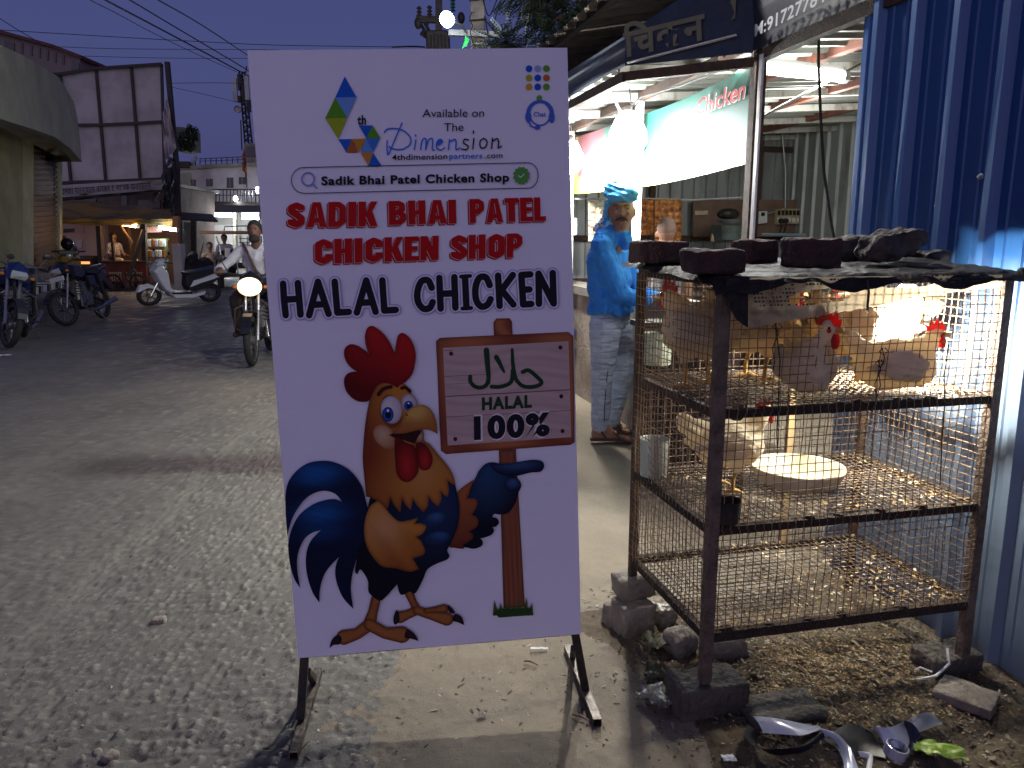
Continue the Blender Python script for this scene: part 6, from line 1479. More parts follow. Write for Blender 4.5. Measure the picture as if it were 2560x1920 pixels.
# ---- white scooter, side on
m_wsc = M('white_scooter_paint', (.70, .72, .74), .25, spec=.7)
p = at_g(385, 764); p2 = at_g(523, 757); hd_ = math.atan2(p.y-p2.y-.25, p.x-p2.x)
t = thing('scooter', 'white scooter with a dark seat parked side on across the road', 'scooter', Vector((p.x, p.y, p.z))-Vector((math.cos(hd_), math.sin(hd_), 0))*.60, hd_, 'parked two-wheelers on the far side of the road'); t.rotation_euler = (-.10, 0, hd_); t.scale = (1.12, 1.1, .92)
wheel(t, 'rear_wheel', -.60, .24, .10); wheel(t, 'front_wheel', .62, .24, .09)
def part(nm, mat, f):
    mb = MB(); f(mb); return mb.build(nm, mat, t, local=True)
part('front_apron', m_wsc, lambda m: (m.prof([(.48, .92), (.40, .96), (.30, .80), (.26, .42), (.18, .30), (.24, .27), (.36, .36), (.48, .60), (.56, .82)], .36, .06)))
part('front_mudguard', m_wsc, lambda m: m.prof([(.86, .34), (.80, .48), (.62, .52), (.46, .44), (.42, .34), (.50, .40), (.66, .44), (.78, .38)], .15, .03))
part('handle_cover', m_wsc, lambda m: m.prof([(.50, .93), (.44, 1.06), (.34, 1.10), (.26, 1.04), (.34, .95)], .24, .05))
part('headlight', m_glassl, lambda m: m.hull([Vector(q) for q in ((.50, -.08, .94), (.50, .08, .94), (.47, -.09, 1.03), (.47, .09, 1.03), (.54, 0, .97))]))
part('handlebar', m_plas, lambda m: m.tube([(.30, -.35, 1.03), (.38, 0, 1.03), (.30, .35, 1.03)], .015, 8))
for s in (-1, 1): part('mirror', m_plas, lambda m: (m.tube([(.38, s*.2, 1.06), (.36, s*.3, 1.22)], .006, 6), m.ball((.36, s*.33, 1.26), (.014, .055, .038), 12, 8)))
part('floor_board', m_plas, lambda m: m.prof([(.26, .32), (-.16, .30), (-.18, .24), (.2, .24)], .34, .03))
part('floor_trim', m_wsc, lambda m: (m.prof([(.28, .28), (-.20, .26), (-.44, .32), (-.42, .24), (-.16, .18), (.2, .19)], .38, .03)))
part('seat', m_seat, lambda m: m.prof([(-.08, .70), (-.05, .76), (-.30, .80), (-.62, .86), (-.80, .86), (-.78, .78), (-.40, .70)], .30, .05))
part('rear_body', m_wsc, lambda m: m.prof([(-.12, .42), (-.30, .50), (-.62, .60), (-.92, .74), (-.90, .80), (-.70, .76), (-.40, .64), (-.20, .58)], .34, .05))
part('under_seat', m_plas, lambda m: m.prof([(-.08, .72), (-.06, .46), (-.10, .34), (-.40, .34), (-.80, .62), (-.82, .80)], .26, .04))
part('tail_light', M('dull_red_lens', (.25, .01, .01), .3), lambda m: m.box((-.90, 0, .76), (.02, .09, .03), bev=.005))
part('grab_rail', m_chrome, lambda m: m.tube([(-.62, -.12, .86), (-.90, -.08, .90), (-.90, .08, .90), (-.62, .12, .86)], .012, 7))
part('engine_case', m_engine, lambda m: m.prof([(-.20, .34), (-.30, .20), (-.68, .20), (-.70, .32), (-.45, .38)], .24, .04))
part('suspension', m_chrome, lambda m: m.tube([(.62, .07, .24), (.48, .07, .55)], .02, 8))
# ---- yellow helmeted machine behind the black bike: yellow scooter front
p = at_g(183, 742); p.z = 0
t = thing('scooter', 'yellow scooter with a black helmet on its mirror by the shuttered shop', 'scooter', p, math.radians(-60))
m_yel = M('mustard_paint', (.32, .20, .03), .45, col2=(.2, .12, .02), nscale=5)
wheel(t, 'front_wheel', .55, .24, .09); wheel(t, 'rear_wheel', -.6, .24, .1)
part('front_apron', m_yel, lambda m: m.prof([(.42, 1.0), (.30, 1.05), (.20, .85), (.18, .35), (.30, .30), (.44, .55), (.5, .85)], .48, .08))
part('rear_body', m_yel, lambda m: m.prof([(-.1, .35), (-.1, .7), (-.8, .8), (-.9, .6), (-.6, .35)], .36, .06))
part('seat', m_seat, lambda m: m.prof([(-.08, .72), (-.1, .8), (-.7, .86), (-.78, .8)], .28, .04))
part('handlebar', m_plas, lambda m: (m.tube([(.25, -.36, 1.12), (.32, 0, 1.12), (.25, .36, 1.12)], .02, 8), m.box((.40, 0, 1.1), (.04, .22, .06), bev=.02)))
part('headlight', m_glassl, lambda m: m.ball((.42, 0, 1.02), (.04, .08, .06)))
tt = thing('helmet', 'black helmet resting on top of the yellow scooter', 'helmet', p+Vector((.15, -.28, 1.16)))
blob('shell', [('e', p+Vector((.15, -.28, 1.30)), (.15, .14, .15))], m_blk, tt, .02, 2); mb = MB(); mb.ball(p+Vector((.15, -.36, 1.29)), (.11, .08, .06)); mb.build('visor', m_eye, tt)

# ---- rider coming towards the camera
p = at_g(632, 915); hd_ = math.radians(-90+8); f_ = Vector((math.cos(hd_), math.sin(hd_), 0)); base = p-f_*.62
bike = motorcycle(base, hd_, 'motorcycle with a glaring lit headlight coming up the road', m_blk, m_engine, lean=0, steer=0, lit=True, plate=False, group=None)
hl_ = bpy.data.lights.new('headlamp_light', 'SPOT'); hl_.energy = 14; hl_.color = (1, .74, .45); hl_.spot_size = math.radians(110); hl_.spot_blend = .6; hl_.shadow_soft_size = .06
ho_ = bpy.data.objects.new('headlamp_light', hl_); COL.objects.link(ho_); ho_.location = base+f_*.70+Z*.90; ho_.rotation_euler = (f_*1-Z*.10).to_track_quat('-Z', 'Y').to_euler()
rd = thing('person', 'bearded rider in a white shirt with a dark bag strap on the lit motorcycle', 'person', base, hd_)
X_ = Vector((1, 0, 0))
def q(x, y, z): return Vector((x, y, z))
hr_ = q(.02, 0, 1.50)
blob('body', [('e', hr_, (.095, .078, .115)), (hr_+q(.02, 0, -.08), .05, q(-.04, 0, 1.30), .058), ('e', hr_+q(.095, 0, -.02), (.018, .014, .025)), ('e', hr_+q(.075, 0, -.07), (.03, .035, .03)),
   (q(-.05, 0, 1.28), .055, q(-.08, 0, 1.0), .08), (q(-.05, -.16, 1.27), .045, q(-.05, .16, 1.27), .045), (q(-.05, .17, 1.27), .045, q(-.02, .33, 1.13), .04), (q(-.02, .33, 1.13), .04, q(.13, .41, 1.06), .04), (q(-.05, -.17, 1.27), .045, q(-.02, -.33, 1.13), .04), (q(-.02, -.33, 1.13), .04, q(.13, -.41, 1.06), .04),
   (q(.12, .40, 1.06), .045, q(.28, .36, 1.04), .034), (q(.12, -.40, 1.06), .045, q(.28, -.36, 1.04), .034)]
   + [(q(.29, s*(.33+.022*i), 1.045), .014, q(.33, s*(.33+.022*i), 1.02), .011) for s in (-1, 1) for i in range(4)]+[(q(.29, s*.32, 1.04), .014, q(.27, s*.28, 1.02), .010) for s in (-1, 1)], m_skin2, rd, .009, 3, local=True)
blob('hair', [('e', hr_+q(-.02, 0, .035), (.098, .088, .10))], m_hair, rd, .01, 2, local=True)
blob('beard', [('e', hr_+q(.058, 0, -.085), (.052, .064, .050)), ('e', hr_+q(.09, 0, -.045), (.02, .035, .012))], m_hair, rd, .01, 2, local=True)
for s in (-1, 1):
    mb = MB(); mb.ball(hr_+q(.086, s*.03, .015), (.005, .012, .0045), 8, 6); mb.build('eye', m_skin, rd, local=True)
    mb = MB(); mb.ball(hr_+q(.092, s*.03, .015), (.005, .006, .006), 8, 6); mb.build('pupil', m_eye, rd, local=True)
    mb = MB(); mb.tube([hr_+q(.094, s*.012, .034), hr_+q(.088, s*.045, .036)], .005, 5); mb.build('eyebrow', m_hair, rd, local=True)
m_wshirt = M('white_cotton_shirt', (.46, .46, .50), .85, bump=.5, bscale=30)
blob('shirt', [(q(-.06, -.13, 1.27), .085, q(-.06, .13, 1.27), .085), (q(-.08, 0, 1.18), .15, q(-.12, 0, .92), .15), (q(-.08, .09, 1.15), .10, q(-.1, -.09, 1.15), .10),
   (q(-.05, .19, 1.27), .062, q(-.02, .33, 1.13), .055), (q(-.02, .33, 1.13), .055, q(.13, .41, 1.06), .052), (q(-.05, -.19, 1.27), .062, q(-.02, -.33, 1.13), .055), (q(-.02, -.33, 1.13), .055, q(.13, -.41, 1.06), .052)], m_wshirt, rd, .011, 4, .012, 12, local=True)
m_dtr = M('dark_brown_trousers', (.035, .024, .022), .85)
blob('trousers', [(q(-.14, 0, .90), .145, q(-.14, 0, .86), .145)]+[z for s in (-1, 1) for z in ((q(-.12, s*.08, .88), .10, q(.22, s*.22, .72), .075), (q(.22, s*.22, .72), .075, q(.02, s*.24, .34), .055))], m_dtr, rd, .012, 3, .008, 14, local=True)
for s in (-1, 1): blob('shoe', [(q(-.02, s*.24, .32), .045, q(.12, s*.27, .30), .036)], m_leath, rd, .012, 2, local=True)
mb = MB(); mb.tube([q(-.02, -.15, 1.36), q(.08, -.08, 1.25), q(.085, 0, 1.05), q(.03, .12, .90)], .018, 6); mb.tube([q(-.02, .14, 1.36), q(.085, .13, 1.22), q(.06, .14, 1.0)], .016, 6); mb.build('bag_strap', m_leath, rd, local=True)

# ================================================================== far-side buildings
m_green = M('yellow_lit_green_plaster', (.36, .35, .16), .85, col2=(.24, .23, .11), nscale=1.2, bump=.5, bscale=8)  # yellow lamplight on the plaster is put into this green
m_green2 = M('bright_lit_green_plaster', (.50, .50, .27), .85, col2=(.36, .36, .2), nscale=1.5)  # paler copy for the pillar's lighter side, lamplight put into the colour
m_grey = M('grey_render', (.27, .265, .20), .9, col2=(.17, .165, .13), nscale=.6, thr=(.4, .6), bump=.6, bscale=6)
m_shut = M('brown_shutter', (.065, .032, .026), .65, col2=(.045, .024, .02), nscale=3)
m_hoard = M('dirty_white_sheet', (.42, .38, .40), .7, col2=(.27, .24, .25), nscale=.6, thr=(.42, .62))
m_wash = M('whitewashed_wall', (.50, .45, .45), .85, col2=(.33, .29, .29), nscale=.5, thr=(.45, .65))
m_dkwin = M('dark_window_glass', (.02, .02, .03), .25)
fd = Vector((-.34, .94, 0)).normalized(); fn_ = Vector((fd.y, -fd.x, 0)); Q1 = Vector((-12.9, 23, 0))
def F1(px, py, off=0.): return onplane(px, py, Q1+fn_*off, fn_)
lb = thing('corner_building', 'dim green plastered corner building with a brown shutter and bulging grey balcony', 'building', Q1)
def fq(name, x0, x1, yt0, yt1, yb0, yb1, mat, off=0., th=.2, par=None):
    mb = MB(); mb.slab([F1(x0, yb0, off), F1(x1, yb1, off), F1(x1, yt1, off), F1(x0, yt0, off)], -fn_*th); return mb.build(name, mat, par or lb)
fq('pillar', -60, 57, 250, 290, 700, 684, m_green, .30, .5); fq('pillar_face', 57, 84, 290, 300, 684, 683, m_green2, .25, .45)
sh_ = fq('shutter', 62, 150, 300, 320, 683, 664, m_shut, 0, .05)
mb = MB()
for i in range(26):
    f = i/26; mb.bar(F1(60, 330+(684-330)*f, .03), F1(149, 345+(664-345)*f, .03), .03, .05)
o = mb.build('slat', m_shut, sh_); o['kind'] = 'stuff'
fq('door_jamb', 149, 156, 330, 340, 672, 670, m_green2, .1, .3)
fq('upper_wall', -60, 125, 240, 290, 345, 350, m_grey, .05, .3)
mb = MB(); mb.slab([F1(-80, 770, .6), F1(170, 702, .6), F1(170, 672, .6), F1(-80, 715, .6)], -fn_*1.2); mb.build('plinth', m_concrete, lb)
for i in range(11):
    f0, f1 = i/11, (i+.5)/11; xa = 60+115*f0; xb = 60+115*f1; mb = MB(); ya, yb = 745-33*f0, 745-33*f1
    mb.slab([F1(xa, ya, 1.0), F1(xb, yb, 1.0), F1(xb, yb-17, 1.0), F1(xa, ya-17, 1.0)], -fn_*.3); mb.build('kerb_stone', m_white if i % 2 else m_black, lb)
bal = [(-80, 60), (0, 112), (60, 140), (120, 174), (145, 192), (165, 222), (185, 255), (194, 300), (200, 350), (205, 405), (180, 375), (139, 343), (80, 322), (0, 297), (-80, 275)]
mb = MB(); mb.slab([F1(x, y, 1.5) for x, y in bal], -fn_*.18); mb.build('balcony_parapet', m_grey, lb)
mb = MB(); mb.slab([F1(x, y, 1.32) for x, y in ((-80, 276), (0, 298), (80, 323), (139, 344), (180, 376), (205, 405))]+[F1(x, y, .0) for x, y in ((150, 395), (90, 335), (0, 312), (-80, 290))], Z*.12); mb.build('balcony_slab', m_grey, lb)
mb = MB(); mb.slab([F1(203, 400, 1.45), F1(204, 404, 1.45), F1(125, 405, .0), F1(122, 400, 0)], Z*.1); mb.build('balcony_return', m_grey, lb)
# rear block above
def Fq(y, pts, th=1.): return [AY(a, b, y) for a, b in pts]
bb = thing('distant_building', 'distant dark storey with a tiled eave and narrow slot windows at top left', 'building', AY(100, 170, 45))
mb = MB(); mb.slab(Fq(45, [(-60, 250), (200, 250), (201, 143), (130, 116), (-60, 65)]), Vector((0, 5, 0))); mb.build('wall', M('purplish_wall', (.20, .16, .16), .9), bb)
mb = MB(); mb.slab(Fq(44.6, [(-60, 66), (130, 118), (203, 146), (203, 138), (130, 110), (-60, 58)]), Vector((0, 5.5, 0))); mb.build('roof', M('red_tile', (.11, .04, .04), .8), bb)
for x, y, w, h in ((10, 100, 26, 28), (52, 106, 5, 26), (75, 112, 5, 26), (96, 118, 5, 26), (116, 124, 5, 26), (135, 130, 5, 26), (155, 135, 5, 26), (180, 152, 18, 26)):
    mb = MB(); mb.slab(Fq(44.95, [(x, y+h), (x+w, y+h+w*.3), (x+w, y+w*.3), (x, y)]), Vector((0, .2, 0))); mb.build('window', m_dkwin, bb)
# hoarding
hy = 27.
ho = thing('hoarding', 'blank off-white billboard on a dark steel frame above the stalls', 'billboard', AY(265, 450, hy))
def HQ(px, py, d=0.): return AY(px, py, hy+d)
rows_ = [(185, 313, 455), (171, 312, 453), (165, 308, 449), (160, 304, 447)]; colx = [(150, 165, 178), (240, 252, 265), (328, 340, 351), (404, 408, 412)]
colx = [(105, 118, 130)]+colx; rows_ = [(187, 320, 460)]+rows_
for i in range(4):
    for j in range(2):
        mb = MB(); a, b = i, i+1
        mb.slab([HQ(colx[a][j+1], rows_[a][j+1]), HQ(colx[b][j+1], rows_[b][j+1]), HQ(colx[b][j], rows_[b][j]), HQ(colx[a][j], rows_[a][j])], Vector((0, .08, 0))); mb.build('panel', m_hoard, ho)
for i in range(5):
    mb = MB(); mb.bar(HQ(colx[i][0], rows_[i][0], -.06), HQ(colx[i][2], rows_[i][2]+6, -.06), .085, .06, (0, 1, 0)); mb.build('frame_bar', m_black, ho)
for j in range(3):
    for i in range(4):
        mb = MB(); mb.bar(HQ(colx[i][j], rows_[i][j], -.12), HQ(colx[i+1][j], rows_[i+1][j], -.12), .09, .06, (0, 1, 0)); mb.build('frame_bar', m_black, ho)
mb = MB(); mb.bar(HQ(418, 155, -.1), HQ(442, 420, -.1), .14); mb.bar(HQ(442, 420, -.1), HQ(447, 640, -.1), .16); mb.build('post', m_black, ho)
mb = MB(); mb.bar(HQ(430, 395, -.2), HQ(383, 505, -.2), .13); mb.build('brace', m_black, ho)
mb = MB(); sheet(mb, HQ(405, 300, -.3), HQ(418, 240, -.25), HQ(441, 370, -.25), HQ(412, 405, -.3), 8, 8, .3, 0, 4); mb.build('torn_sheet', m_hoard, ho)
for x0, y0, x1, y1 in ((418, 158, 426, 250), (128, 470, 128, 600)):
    mb = MB(); mb.bar(HQ(x0, y0, .1), HQ(x1, y1, .1), .1); mb.build('stay', m_black, ho)
# black and white drape round the pole
m_drape = M('black_white_drape', (.02, .02, .025), .6, col2=(.55, .52, .56), nscale=4.5, thr=(.60, .62))
mb = MB(); sheet(mb, HQ(408, 520, -.5), HQ(432, 520, -.5), HQ(440, 400, -.45), HQ(415, 420, -.5), 10, 14, .25, 0, 8); sheet(mb, HQ(415, 560, -.5), HQ(436, 560, -.5), HQ(432, 521, -.5), HQ(408, 521, -.5), 6, 6, .2, 0, 5); solo(mb, 'drape', m_drape, 'black and white patterned cloth wound round the billboard pole', 'cloth')
# strip banner with lettering
m_strip = M('grey_banner_cloth', (.34, .31, .32), .7, col2=(.24, .22, .23), nscale=1)
bn = thing('street_banner', 'long grey cloth banner with dark lettering hung under the billboard', 'banner', HQ(270, 490, -.6))
mb = MB(); sheet(mb, HQ(128, 496, -.6), HQ(405, 474, -.6), HQ(405, 449, -.6), HQ(128, 464, -.6), 30, 4, .1, 0, 3); mb.build('cloth', m_strip, bn)
mb = MB(); sheet(mb, HQ(128, 506, -.55), HQ(405, 480, -.55), HQ(405, 471, -.55), HQ(128, 492, -.55), 30, 3, .1, 0, 6); mb.build('lower_cloth', m_black, bn)
mb = MB(); print_on(mb, 'तक उनका पतनावरण वारकर ट लाभक दातापारण', HQ(132, 488, -.85), HQ(378, 470, -.85), Z, .20, .02); mb.build('banner_lettering', m_black, bn)
# yellow tarpaulin awning of the stalls
m_ytarp = M('yellow_tarpaulin', (.30, .17, .03), .7, col2=(.12, .09, .03), nscale=.9, thr=(.45, .6), bump=.8, bscale=5)
st = thing('stall_awning', 'sagging yellow brown tarpaulin awning over the roadside stalls', 'awning', AY(280, 560, 23))
mb = MB(); sheet(mb, AY(128, 545, 21.5), AY(432, 550, 22.5), AY(425, 522, 26.5), AY(132, 500, 26), 36, 12, .12, -.12, 2); mb.build('tarpaulin', m_ytarp, st)
mb = MB(); sheet(mb, AY(130, 560, 21.6), AY(430, 566, 22.6), AY(431, 548, 22.5), AY(129, 544, 21.5), 30, 4, .07, 0, 5); mb.build('tarpaulin_edge', m_ytarp, st)
for x0, y0, x1, y1, y in ((247, 565, 253, 690, 22.2), (360, 560, 363, 720, 22), (322, 565, 333, 640, 23), (133, 545, 140, 690, 21.8), (280, 590, 284, 660, 22.1)):
    mb = MB(); a = AY(x0, y0, y); b = AY(x1, y1, y); mb.bar(a, Vector((b.x, b.y, 0)), .12 if x0 in (247, 360) else .07); mb.build('pole', m_dark, st)
mb = MB(); mb.bar(AY(360, 575, 21.9), AY(322, 690, 21.6), .10); mb.bar(AY(303, 565, 22.4), AY(332, 608, 22.4), .04); mb.build('prop_pole', m_dark, st)
# shed wall behind the stalls with peeled posters
m_peel = M('peeling_pink_plaster', (.34, .24, .20), .85, col2=(.06, .04, .04), nscale=1.6, thr=(.60, .66), bump=.5, bscale=6)
sw = thing('stall_wall', 'peeling pinkish wall with scraps of posters behind the stalls', 'wall', AY(190, 690, 24.5))
mb = MB(); mb.slab([AY(140, 712, 24.5), AY(262, 708, 24.5), AY(262, 555, 24.5), AY(140, 555, 24.5)], Vector((0, .2, 0))); mb.build('wall_panel', m_peel, sw)
mb = MB(); mb.slab([AY(258, 712, 26), AY(445, 708, 26), AY(445, 540, 26), AY(258, 540, 26)], Vector((0, .2, 0))); mb.build('rear_panel', M('warm_dim_wall', (.30, .17, .09), .85, col2=(.16, .09, .06), nscale=1), sw)
for x, y, w, h, c in ((148, 590, 14, 22, m_black), (158, 572, 26, 10, m_black), (150, 622, 10, 22, m_hoard), (190, 600, 14, 22, m_hoard), (166, 600, 8, 12, m_black)):
    mb = MB(); mb.slab([AY(x, y+h, 24.46), AY(x+w, y+h-2, 24.46), AY(x+w+1, y-1, 24.46), AY(x+1, y, 24.46)], Vector((0, .02, 0))); mb.build('poster_scrap', c, sw)
# furnace table
t = thing('stove_table', 'dark iron stove table with a glowing slot beside the wall', 'stove', AY(218, 720, 23))
a = AY(200, 668, 23); b = AY(242, 668, 23)
mb = MB(); mb.boxab(Vector((a.x, 22.7, .35)), Vector((b.x, 23.3, a.z+.25))); mb.build('body', m_black, t)
mb = MB(); mb.boxab(Vector((a.x-.05, 22.6, a.z+.25)), Vector((b.x+.05, 23.4, a.z+.33))); mb.build('top', m_dark, t)
for x in (a.x+.05, b.x-.05): mb = MB(); mb.bar((x, 22.8, 0), (x, 22.8, .36), .06); mb.build('leg', m_black, t)
mb = MB(); c = AY(212, 657, 22.68); mb.box(c, (.14, .01, .035)); mb.build('ember_slot', glow_mat('ember_glow', (1, .35, .1), 1.6), t)
# lettered red cart
m_rcart = M('dark_red_paint', (.16, .03, .018), .6, col2=(.09, .03, .02), nscale=3)
t = thing('food_cart', 'dark red food cart with cream Hindi lettering under the orange tube', 'cart', AY(320, 712, 22))
a = AY(268, 705, 22); b = AY(372, 705, 22); zt_ = AY(300, 657, 22).z
mb = MB(); mb.boxab(Vector((a.x, 21.9, .22)), Vector((b.x, 21.97, zt_))); mb.boxab(Vector((a.x, 21.97, .3)), Vector((b.x, 23.1, .4))); mb.build('body', m_rcart, t)
mb = MB(); mb.boxab(Vector((a.x-.05, 21.85, zt_)), Vector((b.x+.05, 23.1, zt_+.05))); mb.build('top', m_dark, t)
mb = MB(); print_on(mb, 'पाया  जि पा', Vector((a.x+.12, 21.89, zt_-.5)), Vector((b.x-.1, 21.89, zt_-.5)), Z, .28, .02); mb.build('cart_lettering', M('cream_letter_paint', (.40, .30, .17), .6), t)
for x in (a.x+.25, b.x-.25):
    mb = MB(); mb.lathe([(.20, -.025), (.23, -.025), (.23, .025), (.20, .025)], Vector((x, 21.85, .22)), (0, 1, 0), 20, True); mb.lathe([(0, -.02), (.04, -.02), (.04, .02), (0, .02)], Vector((x, 21.85, .22)), (0, 1, 0), 10); mb.build('wheel', m_tyre, t)
for x0, x1, lab in ((288, 310, 'pile of pale flatbread on the red cart beside the vendor'), (333, 346, 'heap of snacks on the right end of the red cart')):
    a_ = AY(x0, 655, 22.3); b_ = AY(x1, 655, 22.3); t2 = thing('food_heap', lab, 'food', Vector(((a_.x+b_.x)/2, 22.3, zt_+.05)))
    blob('heap', [(Vector((a_.x+.05, 22.3, zt_+.07)), .05, Vector((b_.x-.05, 22.3, zt_+.08)), .05)], M('pale_bread', (.6, .5, .3), .8), t2, .03, 2, .02, 8)
# glass display shelf
t = thing('display_shelf', 'green framed snack shelf with hanging packets under the white tube', 'shelf', AY(392, 700, 22.5))
m_gfr = M('olive_frame_paint', (.12, .15, .06), .6)
for x in (368, 415):
    mb = MB(); p0 = AY(x, 700, 22.5); mb.bar(Vector((p0.x, 22.5, 0)), AY(x, 597, 22.5), .07); mb.build('post', m_gfr, t)
for y in (598, 624, 650, 676):
    mb = MB(); mb.bar(AY(366, y, 22.5), AY(417, y, 22.5), .3, .05); mb.build('shelf', m_gfr, t)
for j, y in enumerate((608, 634, 662)):
    for i in range(5):
        mb = MB(); c = AY(374+i*9, y, 22.3); mb.box(c, (.045, .03, .10), bev=.01); mb.build('packet', [m_white, m_sach, m_hoard, m_cream2][(i+j) % 4], t)
mb = MB(); mb.slab([AY(366, 582, 22.4), AY(404, 580, 22.4), AY(404, 566, 22.4), AY(366, 567, 22.4)], Vector((0, .03, 0))); solo(mb, 'stall_sign', M('pinkish_sign_print', (.5, .36, .33), .6, col2=(.3, .08, .07), nscale=8), 'small pale sign board above the snack shelf', 'sign')
# concrete marker post and pole foot
mb = MB(); a = AY(440, 706, 22); mb.boxab(Vector((a.x, 21.9, 0)), Vector((a.x+.25, 22.2, AY(440, 610, 22).z))); solo(mb, 'concrete_post', m_wash, 'short whitewashed concrete post at the foot of the pole', 'post')
mb = MB(); sheet(mb, AY(454, 568, 21.8), AY(464, 586, 21.8), AY(463, 578, 21.8), AY(456, 566, 21.8), 3, 3, .05); solo(mb, 'green_pennant', M('bright_green_cloth', (.03, .4, .08), .7), 'small green cloth scrap fluttering on the pole', 'flag')
sb = thing('backing_house', 'dim pinkish house front behind the sagging yellow awning', 'house', AY(280, 700, 31))
mb = MB(); mb.slab([AY(100, 700, 31), AY(440, 700, 31), AY(440, 462, 31), AY(100, 462, 31)], Vector((0, 4, 0))); mb.build('wall', M('sooty_plaster', (.17, .13, .115), .9, col2=(.08, .06, .055), nscale=.8), sb)
for x0, x1, y0, y1 in ((303, 318, 488, 520), (196, 240, 490, 512), (345, 400, 500, 520)): mb = MB(); mb.slab([AY(x0, y1, 30.95), AY(x1, y1, 30.95), AY(x1, y0, 30.95), AY(x0, y0, 30.95)], Vector((0, .1, 0))); mb.build('window', m_dkwin, sb)
mb = MB(); mb.slab([AY(100, 466, 30.6), AY(440, 466, 30.6), AY(440, 458, 30.6), AY(100, 458, 30.6)], Vector((0, 4.5, 0))); mb.build('roof', m_black, sb)
# lamps over there
tube_lamp(AY(306, 560, 22.3), AY(345, 565, 22.3), 'warm orange tube light over the red food cart', 26, (1, .5, .16), m_warm, r=.05)
tube_lamp(AY(397, 568, 22.2), AY(443, 575, 22.2), 'white tube light over the snack shelf', 26, (.95, 1, 1), r=.05)
# ---- vendor in the cart stall
def far_person(px, py, y, label, shirt, hgt=1.65, facing=0., seated=False, trous=None, hairm=None):
    h = AY(px, py, y); t = thing('person', label, 'person', Vector((h.x, y, 0 if not seated else h.z-.9))); c = Vector((h.x, y, h.z)); f = Vector((math.cos(facing), math.sin(facing), 0)); s_ = Vector((-f.y, f.x, 0))
    blob('body', [('e', c, (.09, .085, .115)), (c-Z*.1, .05, c-Z*.18, .055), (c-Z*.18, .055, c-Z*.55, .09), (c-Z*.25+s_*.17, .045, c-Z*.25-s_*.17, .045), (c-Z*.25+s_*.17, .045, c-Z*.47+s_*.24, .042), (c-Z*.25-s_*.17, .045, c-Z*.47-s_*.24, .042), ('e', c+f*.09-Z*.01, (.02, .02, .02))]+[x for k in (-1, 1) for x in ((c-Z*.48+s_*.24*k+f*.05, .04, c-Z*.55+s_*.16*k+f*.28, .033), ('e', c-Z*.55+s_*.15*k+f*.33, (.04, .03, .03)))], m_skin2, t, .014, 3)
    blob('hair', [('e', c+Z*.035-f*.02, (.097, .092, .10))], hairm or m_hair, t, .014, 2)
    blob('shirt', [(c-Z*.24+s_*.14, .08, c-Z*.24-s_*.14, .08), (c-Z*.32, .15, c-Z*.62, .14)]+[x for k in (-1, 1) for x in ((c-Z*.25+s_*.19*k, .06, c-Z*.47+s_*.25*k, .05), (c-Z*.47+s_*.25*k, .05, c-Z*.53+s_*.18*k+f*.2, .042))], shirt, t, .016, 3, .012, 9)
    if not seated:
        blob('trousers', [(c-Z*.62+s_*.07*k, .10, Vector((c.x, c.y, .08))+s_*.09*k, .06) for k in (-1, 1)], trous or m_dtr, t, .02, 3)
        for k in (-1, 1): blob('shoe', [(Vector((c.x, c.y, .05))+s_*.09*k, .05, Vector((c.x, c.y, .045))+s_*.09*k+f*.14, .04)], m_leath, t, .02, 2)
    else: blob('trousers', [(c-Z*.68, .14, c-Z*.72, .14)]+[x for k in (-1, 1) for x in ((c-Z*.72+s_*.08*k, .09, c-Z*.72+s_*.12*k+f*.4, .07), (c-Z*.72+s_*.12*k+f*.4, .07, Vector((c.x, c.y, c.z-1.15))+s_*.12*k+f*.4, .05))], trous or m_dtr, t, .018, 3)
    return t
m_tan = M('tan_striped_shirt', (.40, .27, .18), .85, col2=(.2, .12, .09), nscale=30, sx=(.1, .1, 1.5), thr=(.45, .55))
far_person(284, 592, 22.9, 'vendor in a pale shirt standing behind the red food cart', M('pale_kurta', (.40, .35, .32), .85), facing=-.4)
far_person(524, 616, 23.2, 'man in a striped tan shirt sitting with his back to the rickshaw', m_tan, facing=-1.0, seated=True)
far_person(560, 596, 24.6, 'passenger in a grey blue shirt inside the open rickshaw', M('grey_blue_shirt', (.22, .24, .34), .85), facing=-1.4, seated=True)
# stool for the seated man
h_ = AY(524, 616, 23.2); t = thing('bench', 'low dark bench under the man in the striped shirt', 'bench', Vector((h_.x, 23.2, 0)))
mb = MB(); mb.box(Vector((h_.x, 23.2, h_.z-.90)), (.35, .18, .03)); mb.build('seat', m_dark, t)
for k in (-1, 1): mb = MB(); mb.bar(Vector((h_.x+.28*k, 23.2, 0)), Vector((h_.x+.28*k, 23.2, h_.z-.9)), .06, .3); mb.build('leg', m_dark, t)
mb_ = AY(486, 640, 22.5); blob_t = thing('covered_bike', 'dark covered motorcycle standing behind the white scooter', 'motorcycle', Vector((mb_.x, 22.5, 0)))
blob('cover', [(Vector((mb_.x-.1, 22.3, .55)), .28, Vector((mb_.x+.1, 23, .65)), .26), (Vector((mb_.x, 22.2, .8)), .16, Vector((mb_.x, 22.4, .95)), .14)], m_tarp, blob_t, .04, 3, .03, 3)
for y_ in (22.05, 23.25): mb = MB(); mb.lathe([(.22, -.04), (.29, -.04), (.29, .04), (.22, .04)], Vector((mb_.x, y_, .29)), (1, 0, 0), 20, True); mb.build('wheel', m_tyre, blob_t)
